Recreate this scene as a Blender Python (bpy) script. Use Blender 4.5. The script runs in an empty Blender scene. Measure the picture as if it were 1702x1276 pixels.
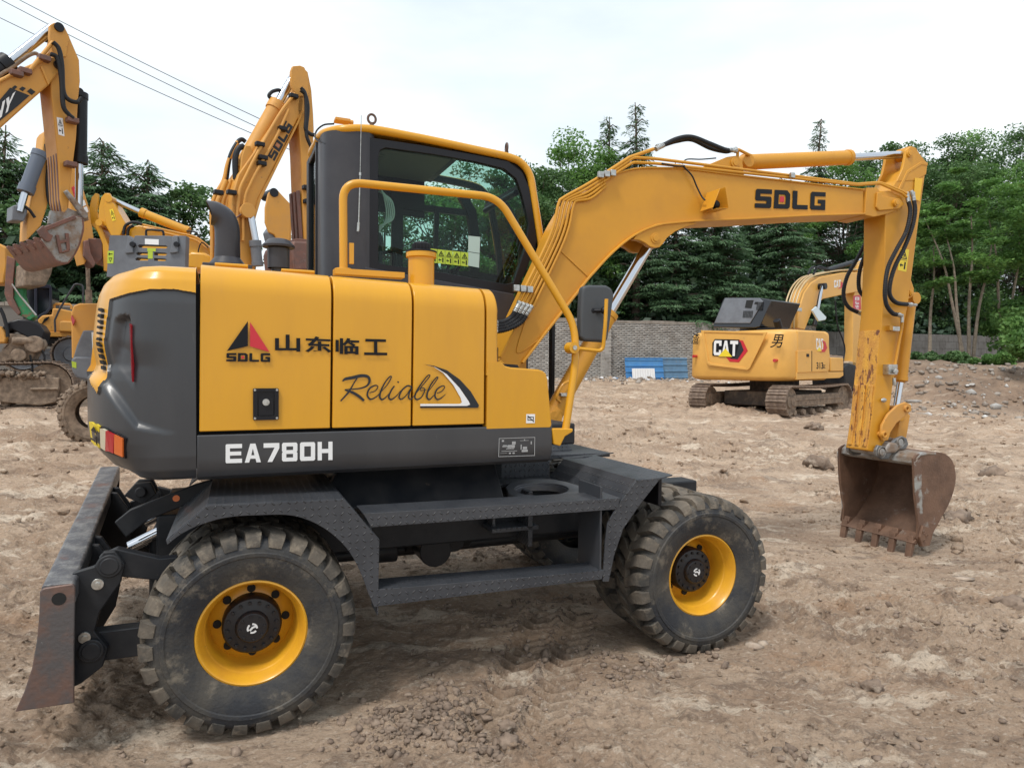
import bpy, bmesh, math, random
import numpy as np
from mathutils import Vector, Matrix
from mathutils.geometry import tessellate_polygon
random.seed(7); rng = np.random.default_rng(7)
R = math.radians
scene = bpy.context.scene
COL = scene.collection

# ------------------------------------------------------------------ camera, sky, sun, exposure
CF, CP, CH = 1130.0, 0.0265, 1.67          # focal length in photo pixels, downward pitch, eye height
cam = bpy.data.cameras.new('camera'); cam.sensor_width = 36; cam.lens = CF / 1702 * 36
cam.clip_start = .05; cam.clip_end = 900
co = bpy.data.objects.new('camera', cam); COL.objects.link(co)
co.location = (0, 0, CH); co.rotation_euler = (math.pi / 2 - CP, 0, 0)
scene.camera = co
SUN_EL, SUN_AZ = 60, 215                   # azimuth clockwise from +Y: sun high behind the camera's left shoulder
world = bpy.data.worlds.new('World'); scene.world = world; world.use_nodes = True
wn, wl = world.node_tree.nodes, world.node_tree.links
wn.clear()
sky = wn.new('ShaderNodeTexSky'); sky.sky_type = 'NISHITA'; sky.sun_disc = False
sky.sun_elevation = R(SUN_EL); sky.sun_rotation = R(SUN_AZ); sky.air_density = 1.2; sky.dust_density = 2.5
tc = wn.new('ShaderNodeTexCoord'); mp = wn.new('ShaderNodeMapping'); mp.inputs['Scale'].default_value = (1, 1, 3.2)
nz = wn.new('ShaderNodeTexNoise'); nz.inputs['Scale'].default_value = 1.5; nz.inputs['Detail'].default_value = 6; nz.inputs['Roughness'].default_value = .5
cr = wn.new('ShaderNodeValToRGB'); cr.color_ramp.elements[0].position = .36; cr.color_ramp.elements[1].position = .6
cr.color_ramp.elements[0].color = (.80, .80, .80, 1); cr.color_ramp.elements[1].color = (.98, .98, .98, 1)
c2 = wn.new('ShaderNodeValToRGB'); c2.color_ramp.elements[0].position = .3; c2.color_ramp.elements[1].position = .7
c2.color_ramp.elements[0].color = (6.6, 7.7, 8.6, 1); c2.color_ramp.elements[1].color = (9.3, 9.7, 9.9, 1)
mx = wn.new('ShaderNodeMix'); mx.data_type = 'RGBA'
bg = wn.new('ShaderNodeBackground'); bg.inputs['Strength'].default_value = .108
wo = wn.new('ShaderNodeOutputWorld')
wl.new(tc.outputs['Generated'], mp.inputs['Vector']); wl.new(mp.outputs[0], nz.inputs['Vector'])
wl.new(nz.outputs['Fac'], cr.inputs['Fac']); wl.new(nz.outputs['Fac'], c2.inputs['Fac'])
wl.new(cr.outputs['Color'], mx.inputs['Factor']); wl.new(sky.outputs['Color'], mx.inputs['A']); wl.new(c2.outputs['Color'], mx.inputs['B'])
wl.new(mx.outputs['Result'], bg.inputs['Color']); wl.new(bg.outputs[0], wo.inputs['Surface'])
sun = bpy.data.lights.new('sun', 'SUN'); sun.energy = 2.0; sun.angle = R(12); sun.color = (1, .96, .9)
so = bpy.data.objects.new('sun', sun); COL.objects.link(so)
az = R(SUN_AZ); d = Vector((math.sin(az) * math.cos(R(SUN_EL)), math.cos(az) * math.cos(R(SUN_EL)), math.sin(R(SUN_EL))))
so.rotation_euler = d.to_track_quat('Z', 'Y').to_euler(); so.location = d * 40
vs = scene.view_settings; vs.view_transform = 'Standard'; vs.look = 'None'; vs.gamma = 1; vs.exposure = .24
scene.cycles.max_bounces = 6; scene.cycles.transparent_max_bounces = 12

# ------------------------------------------------------------------ materials
def nodes(m):
    m.use_nodes = True; n = m.node_tree.nodes; return n, m.node_tree.links, n['Principled BSDF']
def sset(b, **k):
    for a, v in k.items(): b.inputs[a.replace('_', ' ')].default_value = v
def mat(name, c, rough=.5, metal=0, c2=None, scale=6, thr=(.4, .65), bump=0, bscale=60, c3=None, s3=20, t3=(.6, .7), coat=0, stretch=(1, 1, 1), rvar=0, detail=6, spec=.5):
    m = bpy.data.materials.new(name); n, l, b = nodes(m)
    sset(b, Base_Color=(*c, 1), Roughness=rough, Metallic=metal, Coat_Weight=coat, Coat_Roughness=.15); b.inputs['Specular IOR Level'].default_value = spec
    tc = n.new('ShaderNodeTexCoord'); mpn = n.new('ShaderNodeMapping'); mpn.inputs['Scale'].default_value = stretch
    l.new(tc.outputs['Object'], mpn.inputs['Vector'])
    last = None
    if c2:
        t = n.new('ShaderNodeTexNoise'); t.inputs['Scale'].default_value = scale; t.inputs['Detail'].default_value = detail; t.inputs['Roughness'].default_value = .65
        r = n.new('ShaderNodeValToRGB'); r.color_ramp.elements[0].position, r.color_ramp.elements[1].position = thr
        r.color_ramp.elements[0].color = (*c, 1); r.color_ramp.elements[1].color = (*c2, 1)
        l.new(mpn.outputs[0], t.inputs['Vector']); l.new(t.outputs['Fac'], r.inputs['Fac']); last = r.outputs['Color']
        l.new(last, b.inputs['Base Color'])
        if rvar:
            q = n.new('ShaderNodeMapRange'); q.inputs['From Min'].default_value = thr[0]; q.inputs['From Max'].default_value = thr[1]
            q.inputs['To Min'].default_value = rough; q.inputs['To Max'].default_value = rough + rvar
            l.new(t.outputs['Fac'], q.inputs['Value']); l.new(q.outputs[0], b.inputs['Roughness'])
    if c3:
        t = n.new('ShaderNodeTexNoise'); t.inputs['Scale'].default_value = s3; t.inputs['Detail'].default_value = 8; t.inputs['Roughness'].default_value = .7
        r = n.new('ShaderNodeMapRange'); r.inputs['From Min'].default_value, r.inputs['From Max'].default_value = t3
        x = n.new('ShaderNodeMix'); x.data_type = 'RGBA'
        if last: l.new(last, x.inputs['A'])
        else: x.inputs['A'].default_value = (*c, 1)
        x.inputs['B'].default_value = (*c3, 1)
        l.new(mpn.outputs[0], t.inputs['Vector']); l.new(t.outputs['Fac'], r.inputs['Value']); l.new(r.outputs[0], x.inputs['Factor'])
        l.new(x.outputs['Result'], b.inputs['Base Color'])
    if bump:
        t = n.new('ShaderNodeTexNoise'); t.inputs['Scale'].default_value = bscale; t.inputs['Detail'].default_value = 6
        u = n.new('ShaderNodeBump'); u.inputs['Strength'].default_value = min(1, bump); u.inputs['Distance'].default_value = .01 * max(1, bump)
        l.new(tc.outputs['Object'], t.inputs['Vector']); l.new(t.outputs['Fac'], u.inputs['Height']); l.new(u.outputs[0], b.inputs['Normal'])
    return m
YEL = mat('yellow_paint', (.66, .322, .018), .30, c2=(.60, .29, .024), scale=2.2, thr=(.42, .72), c3=(.58, .29, .06), s3=9, t3=(.62, .85), coat=.2, rvar=.12, bump=.02, bscale=300, spec=.35, stretch=(1.6, 1, .35))
YELB = mat('yellow_boom_paint', (.63, .295, .022), .42, c2=(.55, .255, .03), scale=1.7, thr=(.4, .7), c3=(.45, .22, .07), s3=14, t3=(.66, .82), coat=.08, rvar=.15, spec=.35)
YELO = mat('weathered_yellow_paint', (.62, .29, .04), .5, c2=(.56, .28, .07), scale=2.5, thr=(.4, .65), c3=(.22, .11, .05), s3=11, t3=(.62, .72), rvar=.2)
YELR = mat('chipped_rusty_yellow_paint', (.72, .37, .05), .5, c2=(.56, .26, .05), scale=7, thr=(.4, .6), c3=(.17, .06, .028), s3=16, t3=(.55, .59), stretch=(1.6, 1.6, .55), bump=.5, bscale=60)
CATY = mat('far_yellow_paint', (.74, .40, .09), .45, c2=(.66, .35, .08), scale=1.5, thr=(.4, .7), c3=(.42, .25, .10), s3=8, t3=(.62, .8))
GREY = mat('dark_grey_paint', (.036, .038, .043), .36, c2=(.05, .05, .053), scale=3, thr=(.4, .7), c3=(.12, .115, .105), s3=26, t3=(.66, .86), coat=.2, rvar=.1, stretch=(1, 1, .25))
GREY2 = mat('cab_grey_paint', (.034, .033, .040), .42, c2=(.045, .044, .050), scale=3, coat=.1, spec=.35)
LGREY = mat('mid_grey_plastic', (.15, .16, .18), .5, c2=(.11, .115, .13), scale=4, c3=(.3, .28, .25), s3=20, t3=(.66, .85))
BLACK = mat('black_painted_steel', (.013, .015, .019), .36, c2=(.028, .028, .030), scale=5, c3=(.14, .11, .085), s3=16, t3=(.66, .85), rvar=.25, spec=.3)
BLK = mat('black_plastic', (.009, .009, .012), .4, spec=.3)
GAP = mat('gap_shade', (.008, .008, .008), .8)  # near-black that paints in the shade of seams, slots and holes
RUBT = mat('dusty_tread_rubber', (.05, .047, .043), .75, c2=(.15, .125, .098), scale=6, thr=(.35, .62), c3=(.30, .25, .19), s3=14, t3=(.54, .76), bump=.35, bscale=70, spec=.3)
RUB = mat('dusty_tyre_rubber', (.030, .032, .037), .60, c2=(.095, .084, .068), scale=3.0, thr=(.42, .70), c3=(.25, .21, .16), s3=7, t3=(.54, .76), bump=.35, bscale=70, spec=.3)
HOSE = mat('hose_rubber', (.014, .015, .018), .5, spec=.3, c3=(.14, .12, .1), s3=30, t3=(.6, .8))
CHR = mat('chrome_rod', (.56, .58, .62), .14, 1)
ZINC = mat('zinc_fitting', (.55, .55, .53), .35, .9, c2=(.35, .34, .31), scale=40)
RUST = mat('rusty_bucket_steel', (.20, .115, .075), .6, .25, c2=(.13, .075, .05), scale=5, thr=(.38, .62), c3=(.30, .27, .24), s3=7, t3=(.6, .7), bump=.4, bscale=50, rvar=.12)
RUSTG = mat('worn_grey_rust_steel', (.32, .32, .31), .5, .2, c2=(.24, .17, .12), scale=7, thr=(.42, .6), c3=(.10, .055, .035), s3=15, t3=(.56, .7), bump=.3, bscale=60)
BLADEM = mat('worn_blade_steel', (.10, .10, .11), .42, .35, c2=(.22, .215, .21), scale=14, thr=(.45, .62), c3=(.17, .09, .07), s3=5, t3=(.58, .7), bump=.3, bscale=70)
RUSTB = mat('red_brown_rust', (.21, .10, .075), .55, .3, c2=(.15, .085, .07), scale=7, thr=(.4, .6), c3=(.26, .22, .2), s3=22, t3=(.6, .75), bump=.35, bscale=60)
MUD = mat('dried_mud_on_steel', (.27, .20, .145), .9, c2=(.15, .11, .08), scale=9, thr=(.4, .6), bump=.8, bscale=25)
SHOE = mat('muddy_track_steel', (.25, .185, .14), .8, .1, c2=(.13, .09, .07), scale=9, thr=(.4, .62), c3=(.42, .32, .23), s3=14, t3=(.6, .75), bump=.5, bscale=30)
WHITE = mat('white_vinyl', (.8, .8, .8), .5)
INK = mat('black_vinyl', (.008, .009, .012), .4, spec=.2)
INKG = mat('charcoal_vinyl', (.03, .033, .038), .5, spec=.2)
RED = mat('red_vinyl', (.55, .02, .035), .4)
WARN = mat('yellow_sticker', (.82, .62, .03), .45)
WGRN = mat('yellow_green_sticker', (.42, .54, .04), .5)
PAPER = mat('pale_paper_sticker', (.40, .52, .48), .6)
AMBER = mat('amber_lens', (.75, .16, .03), .2, coat=.6)
REDL = mat('red_lens', (.5, .02, .03), .2, coat=.6)
CREAM = mat('cream_lens', (.7, .64, .48), .25, coat=.5)
GREENP = mat('green_paint', (.02, .22, .075), .4, c3=(.20, .10, .06), s3=5, t3=(.52, .6))
LINER = mat('cab_lining', (.22, .22, .20), .8)
SEAT = mat('seat_fabric', (.03, .032, .036), .85)
BLUE = mat('blue_coated_sheet', (.05, .22, .52), .4, c2=(.09, .27, .52), scale=3, c3=(.3, .33, .36), s3=5, t3=(.62, .75))
BLUE2 = mat('faded_blue_sheet', (.13, .25, .38), .5, c2=(.09, .18, .30), scale=3, c3=(.3, .28, .25), s3=6, t3=(.58, .75))
def checker():
    m = mat('checker_plate_paint', (.040, .044, .052), .30, c2=(.055, .058, .066), scale=4, c3=(.25, .24, .22), s3=55, t3=(.66, .76), rvar=.15)
    n, l = m.node_tree.nodes, m.node_tree.links; b = n['Principled BSDF']
    tc = n.new('ShaderNodeTexCoord'); sx = n.new('ShaderNodeSeparateXYZ'); l.new(tc.outputs['Object'], sx.inputs[0])
    def M(op, a, bb=None):
        q = n.new('ShaderNodeMath'); q.operation = op
        for i, v in enumerate((a, bb)):
            if v is None: continue
            if isinstance(v, (int, float)): q.inputs[i].default_value = v
            else: l.new(v, q.inputs[i])
        return q.outputs[0]
    S = .034
    X = sx.outputs['X']; Y = M('ADD', sx.outputs['Y'], sx.outputs['Z'])
    px = M('DIVIDE', X, S); py = M('DIVIDE', Y, S)
    ix = M('FLOOR', px); iy = M('FLOOR', py)
    fx = M('SUBTRACT', M('SUBTRACT', px, ix), .5); fy = M('SUBTRACT', M('SUBTRACT', py, iy), .5)
    par = M('SUBTRACT', M('MULTIPLY', M('PINGPONG', M('ADD', ix, iy), 1), 2), 1)
    a = M('MULTIPLY', M('ADD', fx, M('MULTIPLY', fy, par)), .707)       # along one diagonal
    c = M('MULTIPLY', M('SUBTRACT', fx, M('MULTIPLY', fy, par)), .707)
    r = M('ADD', M('POWER', M('DIVIDE', a, .105), 2), M('POWER', M('DIVIDE', c, .34), 2))
    hgt = M('MAXIMUM', M('SUBTRACT', 1, r), 0)
    bp = n.new('ShaderNodeBump'); bp.inputs['Strength'].default_value = 1; bp.inputs['Distance'].default_value = .012
    xm = n.new('ShaderNodeMix'); xm.data_type = 'RGBA'; src_ = b.inputs['Base Color'].links[0].from_socket; l.new(src_, xm.inputs['A']); xm.inputs['B'].default_value = (.13, .13, .135, 1); l.new(M('MULTIPLY', M('MINIMUM', M('MULTIPLY', hgt, 1.6), 1), .5), xm.inputs['Factor']); l.new(xm.outputs['Result'], b.inputs['Base Color'])
    l.new(hgt, bp.inputs['Height']); l.new(bp.outputs[0], b.inputs['Normal'])
    return m
PLATE = checker()
def glass(name, tint, gl=.06):
    m = bpy.data.materials.new(name); n, l, b = nodes(m); n.remove(b)
    t = n.new('ShaderNodeBsdfTransparent'); t.inputs[0].default_value = (*tint, 1)
    g = n.new('ShaderNodeBsdfGlossy'); g.inputs['Roughness'].default_value = .02
    f = n.new('ShaderNodeFresnel'); f.inputs[0].default_value = 1.5
    x = n.new('ShaderNodeMixShader'); q_ = n.new('ShaderNodeMath'); q_.operation = 'MULTIPLY'; q_.inputs[1].default_value = .55; gm = n.new('ShaderNodeNewGeometry'); sb = n.new('ShaderNodeMath'); sb.operation = 'SUBTRACT'; sb.inputs[0].default_value = 1; l.new(gm.outputs['Backfacing'], sb.inputs[1]); m2_ = n.new('ShaderNodeMath'); m2_.operation = 'MULTIPLY'; l.new(f.outputs[0], m2_.inputs[0]); l.new(sb.outputs[0], m2_.inputs[1]); l.new(m2_.outputs[0], q_.inputs[0]); l.new(q_.outputs[0], x.inputs[0]); l.new(t.outputs[0], x.inputs[1]); l.new(g.outputs[0], x.inputs[2])
    l.new(x.outputs[0], n['Material Output'].inputs['Surface']); return m
GLASS = glass('tinted_cab_glass', (.74, .86, .82))
GLASSD = glass('dark_cab_glass', (.10, .13, .16))

# ------------------------------------------------------------------ survey frames: local axes of a machine, pixel ray -> point on one of its planes
def rot(yaw, pit=0):
    c, s = math.cos(yaw), math.sin(yaw); Rz = np.array([[c, -s, 0], [s, c, 0], [0, 0, 1.]])
    c, s = math.cos(pit), math.sin(pit); return Rz @ np.array([[c, 0, s], [0, 1, 0], [-s, 0, c]])
CAMP = np.array([0, 0, CH])
def ray(u, v):
    return np.array([0, math.cos(CP), -math.sin(CP)]) + (u - 851) / CF * np.array([1., 0, 0]) - (v - 638) / CF * np.array([0, math.sin(CP), math.cos(CP)])
class Fr:
    def __init__(s, o, yaw, pit=0): s.o = np.array(o, float); s.M = rot(yaw, pit)
    def at(s, u, v, y=None, x=None, z=None):
        ax, val = (1, y) if y is not None else ((0, x) if x is not None else (2, z))
        o = s.M.T @ (CAMP - s.o); d = s.M.T @ ray(u, v); t = (val - o[ax]) / d[ax]; return o + d * t
    def p(s, pts, y): return [(q[0], q[2]) for q in (s.at(u, v, y=y) for u, v in pts)]
    def P(s, pts, y): return [tuple(s.at(u, v, y=y)) for u, v in pts]
    def mw(s):
        m = Matrix([list(r) for r in s.M]).to_4x4(); m.translation = Vector(s.o); return m
def fpx(u, v, Y, yaw):
    r = ray(u, v); k = Y / r[1]; return Fr(CAMP + r * k, R(yaw))

# ------------------------------------------------------------------ mesh builder
def catmull(pts, n=8):
    P = [Vector(p) for p in pts]; P = [P[0] * 2 - P[1]] + P + [P[-1] * 2 - P[-2]]; out = []
    for i in range(1, len(P) - 2):
        a, b, c, d = P[i - 1], P[i], P[i + 1], P[i + 2]
        for k in range(n):
            t = k / n; out.append(.5 * ((2 * b) + (c - a) * t + (2 * a - 5 * b + 4 * c - d) * t * t + (3 * b - a - 3 * c + d) * t ** 3))
    out.append(P[-2]); return out
def roundpath(pts, r=.06, n=5):
    P = [Vector(p) for p in pts]; out = [P[0]]
    for i in range(1, len(P) - 1):
        a = (P[i - 1] - P[i]); b = (P[i + 1] - P[i]); ra = min(r, a.length * .45, b.length * .45)
        A = P[i] + a.normalized() * ra; B = P[i] + b.normalized() * ra
        for k in range(n + 1):
            t = k / n; out.append(A * (1 - t) ** 2 + P[i] * 2 * t * (1 - t) + B * t * t)
    out.append(P[-1]); return out
class MB:
    def __init__(s): s.v = []; s.f = []; s.m = []
    def add(s, v, f, mi=0):
        k = len(s.v); s.v += [tuple(q) for q in v]; s.f += [tuple(i + k for i in q) for q in f]; s.m += [mi] * len(f); return s
    def box(s, x0, x1, y0, y1, z0, z1, mi=0):
        return s.add([(x, y, z) for x in (x0, x1) for y in (y0, y1) for z in (z0, z1)], [(0, 1, 3, 2), (4, 6, 7, 5), (0, 4, 5, 1), (2, 3, 7, 6), (0, 2, 6, 4), (1, 5, 7, 3)], mi)
    def hexa(s, a, b, mi=0):     # two quads
        return s.add(list(a) + list(b), [(0, 1, 2, 3), (7, 6, 5, 4)] + [(i, 4 + i, 4 + (i + 1) % 4, (i + 1) % 4) for i in range(4)], mi)
    def prism(s, p, y0, y1, holes=None, mi=0, f=None):
        if f is None: f = lambda x, z, y: (x, y, z)
        loops = [list(p)] + [list(h) for h in (holes or [])]; flat = [q for l in loops for q in l]; N = len(flat)
        v = [f(x, z, y0) for x, z in flat] + [f(x, z, y1) for x, z in flat]; fs = []
        if holes:
            for t in tessellate_polygon([[Vector((x, z, 0)) for x, z in l] for l in loops]): fs += [tuple(t), tuple(N + i for i in t[::-1])]
        else: fs += [tuple(range(N)), tuple(range(2 * N - 1, N - 1, -1))]
        k = 0
        for l in loops:
            n = len(l)
            for i in range(n): j = (i + 1) % n; fs.append((k + i, N + k + i, N + k + j, k + j))
            k += n
        return s.add(v, fs, mi)
    def tube(s, pts, r, n=10, mi=0, cap=True, rs=None):
        P = [Vector(p) for p in pts]; N = len(P); v = []; up = None
        for i in range(N):
            t = (P[min(i + 1, N - 1)] - P[max(i - 1, 0)]).normalized()
            if up is None: up = t.orthogonal().normalized()
            up = (up - t * up.dot(t)).normalized(); w = t.cross(up); rr = rs[i] if rs else r
            v += [P[i] + (up * math.cos(a) + w * math.sin(a)) * rr for a in (2 * math.pi * k / n for k in range(n))]
        f = [(i * n + k, i * n + (k + 1) % n, (i + 1) * n + (k + 1) % n, (i + 1) * n + k) for i in range(N - 1) for k in range(n)]
        if cap: f += [tuple(range(n))[::-1], tuple(range((N - 1) * n, N * n))]
        return s.add(v, f, mi)
    def cyl(s, a, b, r, r2=None, n=20, mi=0): return s.tube([a, b], r, n, mi, rs=[r, r if r2 is None else r2])
    def lathe(s, prof, n=48, c=(0, 0, 0), mi=0, closed=False, axis='y'):
        v = []
        for k in range(n):
            a = 2 * math.pi * k / n
            for r, y in prof:
                if axis == 'y': v.append((c[0] + r * math.cos(a), c[1] + y, c[2] + r * math.sin(a)))
                else: v.append((c[0] + r * math.cos(a), c[1] + r * math.sin(a), c[2] + y))
        m = len(prof); f = []
        for k in range(n):
            for i in range(m if closed else m - 1):
                j = (i + 1) % m; q = (k + 1) % n; f.append((k * m + i, k * m + j, q * m + j, q * m + i))
        return s.add(v, f, mi)
    def ball(s, c, r, sc=(1, 1, 1), n=12, mi=0):
        m = n // 2; return s.lathe2(c, r, sc, n, m, mi)
    def lathe2(s, c, r, sc, n, m, mi):
        v = []; f = []
        for i in range(m + 1):
            t = math.pi * i / m
            for k in range(n): a = 2 * math.pi * k / n; v.append((c[0] + r * sc[0] * math.sin(t) * math.cos(a), c[1] + r * sc[1] * math.sin(t) * math.sin(a), c[2] + r * sc[2] * math.cos(t)))
        for i in range(m):
            for k in range(n): f.append((i * n + k, i * n + (k + 1) % n, (i + 1) * n + (k + 1) % n, (i + 1) * n + k))
        return s.add(v, f, mi)
def offset(line, t):      # closed strip polygon of thickness t about an open polyline
    L = [np.array(p, float) for p in line]; n = len(L); A = []; B = []
    for i in range(n):
        d = L[min(i + 1, n - 1)] - L[max(i - 1, 0)]; d /= np.hypot(*d) + 1e-9; nn = np.array([-d[1], d[0]])
        A.append(tuple(L[i] + nn * t / 2)); B.append(tuple(L[i] - nn * t / 2))
    return A + B[::-1]
def rrect(x0, x1, z0, z1, r, n=4):
    o = []
    for cx, cz, a0 in ((x1 - r, z1 - r, 0), (x0 + r, z1 - r, 90), (x0 + r, z0 + r, 180), (x1 - r, z0 + r, 270)):
        for k in range(n + 1): a = R(a0 + 90 * k / n); o.append((cx + r * math.cos(a), cz + r * math.sin(a)))
    return o
def circ(cx, cz, r, n=24): return [(cx + r * math.cos(2 * math.pi * k / n), cz + r * math.sin(2 * math.pi * k / n)) for k in range(n)]
def smooth2(pts, n=5, closed=False):
    return [(q.x, q.y) for q in catmull([(a, b, 0) for a, b in pts], n)]
def finish(me, ang=35):
    bm = bmesh.new(); bm.from_mesh(me); bmesh.ops.recalc_face_normals(bm, faces=bm.faces); bm.to_mesh(me); bm.free()
    me.polygons.foreach_set('use_smooth', [True] * len(me.polygons)); me.set_sharp_from_angle(angle=R(ang)); me.update()
def build(name, mb, mats, parent=None, bevel=0, T=None, ang=35, seg=2, kind=None, label=None, cat=None, group=None, wn=False):
    me = bpy.data.meshes.new(name); V = mb.v
    if T is not None: V = (np.array(V) @ T.T).tolist()
    me.from_pydata(V, [], mb.f)
    for m in (mats if isinstance(mats, (list, tuple)) else [mats]): me.materials.append(m)
    if any(mb.m): me.polygons.foreach_set('material_index', mb.m)
    finish(me, ang)
    o = bpy.data.objects.new(name, me); COL.objects.link(o); o.parent = parent
    if bevel:
        b = o.modifiers.new('bevel', 'BEVEL'); b.width = bevel; b.segments = seg; b.limit_method = 'ANGLE'; b.angle_limit = R(38); b.harden_normals = False
    if wn or bevel > .002:
        w = o.modifiers.new('weighted_normal', 'WEIGHTED_NORMAL'); w.keep_sharp = True
    return tag(o, label, cat, group, kind)
def tag(o, label=None, cat=None, group=None, kind=None):
    if label: o['label'] = label
    if cat: o['category'] = cat
    if group: o['group'] = group
    if kind: o['kind'] = kind
    return o
def empty(name, mw, label, cat, group=None):
    o = bpy.data.objects.new(name, None); COL.objects.link(o); o.matrix_world = mw; o.empty_display_size = .3
    return tag(o, label, cat, group)
def np_mesh(name, V, Q, mats, parent=None, smooth=False, mi=None, k=4):
    me = bpy.data.meshes.new(name); n = len(Q)
    me.vertices.add(len(V)); me.vertices.foreach_set('co', np.ascontiguousarray(V, dtype=np.float32).ravel())
    me.loops.add(n * k); me.loops.foreach_set('vertex_index', np.ascontiguousarray(Q, dtype=np.int32).ravel())
    me.polygons.add(n); me.polygons.foreach_set('loop_start', np.arange(0, n * k, k, dtype=np.int32))
    for m in (mats if isinstance(mats, (list, tuple)) else [mats]): me.materials.append(m)
    if mi is not None: me.polygons.foreach_set('material_index', np.asarray(mi, dtype=np.int32))
    if smooth: me.polygons.foreach_set('use_smooth', np.ones(n, dtype=bool))
    me.update(calc_edges=True)
    o = bpy.data.objects.new(name, me); COL.objects.link(o); o.parent = parent; return o
def dup(o, parent=None):
    c = o.copy(); COL.objects.link(c); c.parent = parent
    for ch in list(o.children): dup(ch, c)
    return c

# ------------------------------------------------------------------ lettering
def ch(p, c):  # chamfer-free passthrough
    return p
LET = {
 'S': ([(.1,0),(.93,0),(1,.08),(1,.55),(.93,.62),(.3,.62),(.3,.76),(1,.76),(1,1),(.08,1),(0,.92),(0,.45),(.08,.38),(.7,.38),(.7,.24),(0,.24),(0,.0)], []),
 'D': ([(0,0),(.9,0),(1,.1),(1,.8),(.8,1),(0,1)], [[(.28,.24),(.28,.76),(.66,.76),(.72,.68),(.72,.24)]]),
 'L': ([(0,.1),(.1,0),(1,0),(1,.24),(.3,.24),(.3,1),(0,1)], []),
 'G': ([(.1,0),(1,0),(1,.58),(.5,.58),(.5,.36),(.72,.36),(.72,.24),(.28,.24),(.28,.76),(1,.76),(1,1),(.1,1),(0,.9),(0,.1)], []),
 'E': ([(.05,0),(1,0),(1,.22),(.26,.22),(.26,.40),(.95,.40),(.95,.60),(.26,.60),(.26,.78),(1,.78),(1,1),(.05,1),(0,.95),(0,.05)], []),
 'A': ([(0,0),(.27,0),(.34,.2),(.66,.2),(.73,0),(1,0),(.66,1),(.34,1)], [[(.40,.38),(.5,.74),(.60,.38)]]),
 '7': ([(.25,0),(.55,0),(1,.72),(1,1),(0,1),(0,.76),(.70,.76)], []),
 '8': ([(.07,0),(.93,0),(1,.08),(1,.44),(.95,.5),(1,.56),(1,.92),(.93,1),(.07,1),(0,.92),(0,.56),(.05,.5),(0,.44),(0,.08)], [[(.28,.2),(.28,.4),(.72,.4),(.72,.2)], [(.28,.6),(.28,.8),(.72,.8),(.72,.6)]]),
 '0': ([(.07,0),(.93,0),(1,.08),(1,.92),(.93,1),(.07,1),(0,.92),(0,.08)], [[(.28,.22),(.28,.78),(.72,.78),(.72,.22)]]),
 'H': ([(0,0),(.28,0),(.28,.39),(.72,.39),(.72,0),(1,0),(1,1),(.72,1),(.72,.61),(.28,.61),(.28,1),(0,1)], []),
 'C': ([(.12,0),(1,0),(1,.36),(.70,.36),(.70,.2),(.3,.2),(.3,.8),(.70,.8),(.70,.64),(1,.64),(1,1),(.12,1),(0,.88),(0,.12)], []),
 'T': ([(.35,0),(.65,0),(.65,.78),(1,.78),(1,1),(0,1),(0,.78),(.35,.78)], []),
 'N': ([(0,0),(.28,0),(.28,.55),(.72,0),(1,0),(1,1),(.72,1),(.72,.45),(.28,1),(0,1)], []),
 'Y': ([(.36,0),(.64,0),(.64,.42),(1,1),(.7,1),(.5,.64),(.3,1),(0,1),(.36,.42)], []),
}
def word(mb, txt, f, gap=.18, d=.0012, mi=0, slant=0):
    """f(s,t) maps the word's unit box to (x,y,z); thin raised vinyl letters"""
    n = len(txt); w = 1 / (n + gap * (n - 1))
    for i, c in enumerate(txt):
        o, h = LET[c]; x0 = i * w * (1 + gap)
        loc = lambda x, z, y: f(x0 + x * w + slant * z, z, y)
        mb.prism(o, 0, d, h, mi, loc)
def plane_map(fr, corners, y, side=-1, off=.002):
    """corners px: bottom-left, bottom-right, top-left, top-right on the plane y (local)"""
    a, b, c, d_ = [fr.at(u, v, y=y) for u, v in corners]
    def f(s, t, e):
        q = (a * (1 - s) + b * s) * (1 - t) + (c * (1 - s) + d_ * s) * t; return (q[0], y + side * (off + e), q[2])
    return f
_tx = {}
def glyph(txt, bold=.0, shear=0):
    k = (txt, bold, shear)
    if k not in _tx:
        c = bpy.data.curves.new('t', 'FONT'); c.body = txt; c.offset = bold; c.shear = shear; c.resolution_u = 4
        o = bpy.data.objects.new('t', c); COL.objects.link(o)
        dg = bpy.context.evaluated_depsgraph_get(); me = o.evaluated_get(dg).to_mesh()
        V = np.array([v.co[:2] for v in me.vertices]); F = [tuple(p.vertices) for p in me.polygons]
        lo, hi = V.min(0), V.max(0); V = (V - lo) / (hi - lo)
        bpy.data.objects.remove(o); bpy.data.curves.remove(c); _tx[k] = (V, F)
    return _tx[k]
def text(mb, txt, f, bold=0, shear=0, mi=0):
    V, F = glyph(txt, bold, shear); mb.add([f(a, b, .0006) for a, b in V], F, mi)
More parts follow.
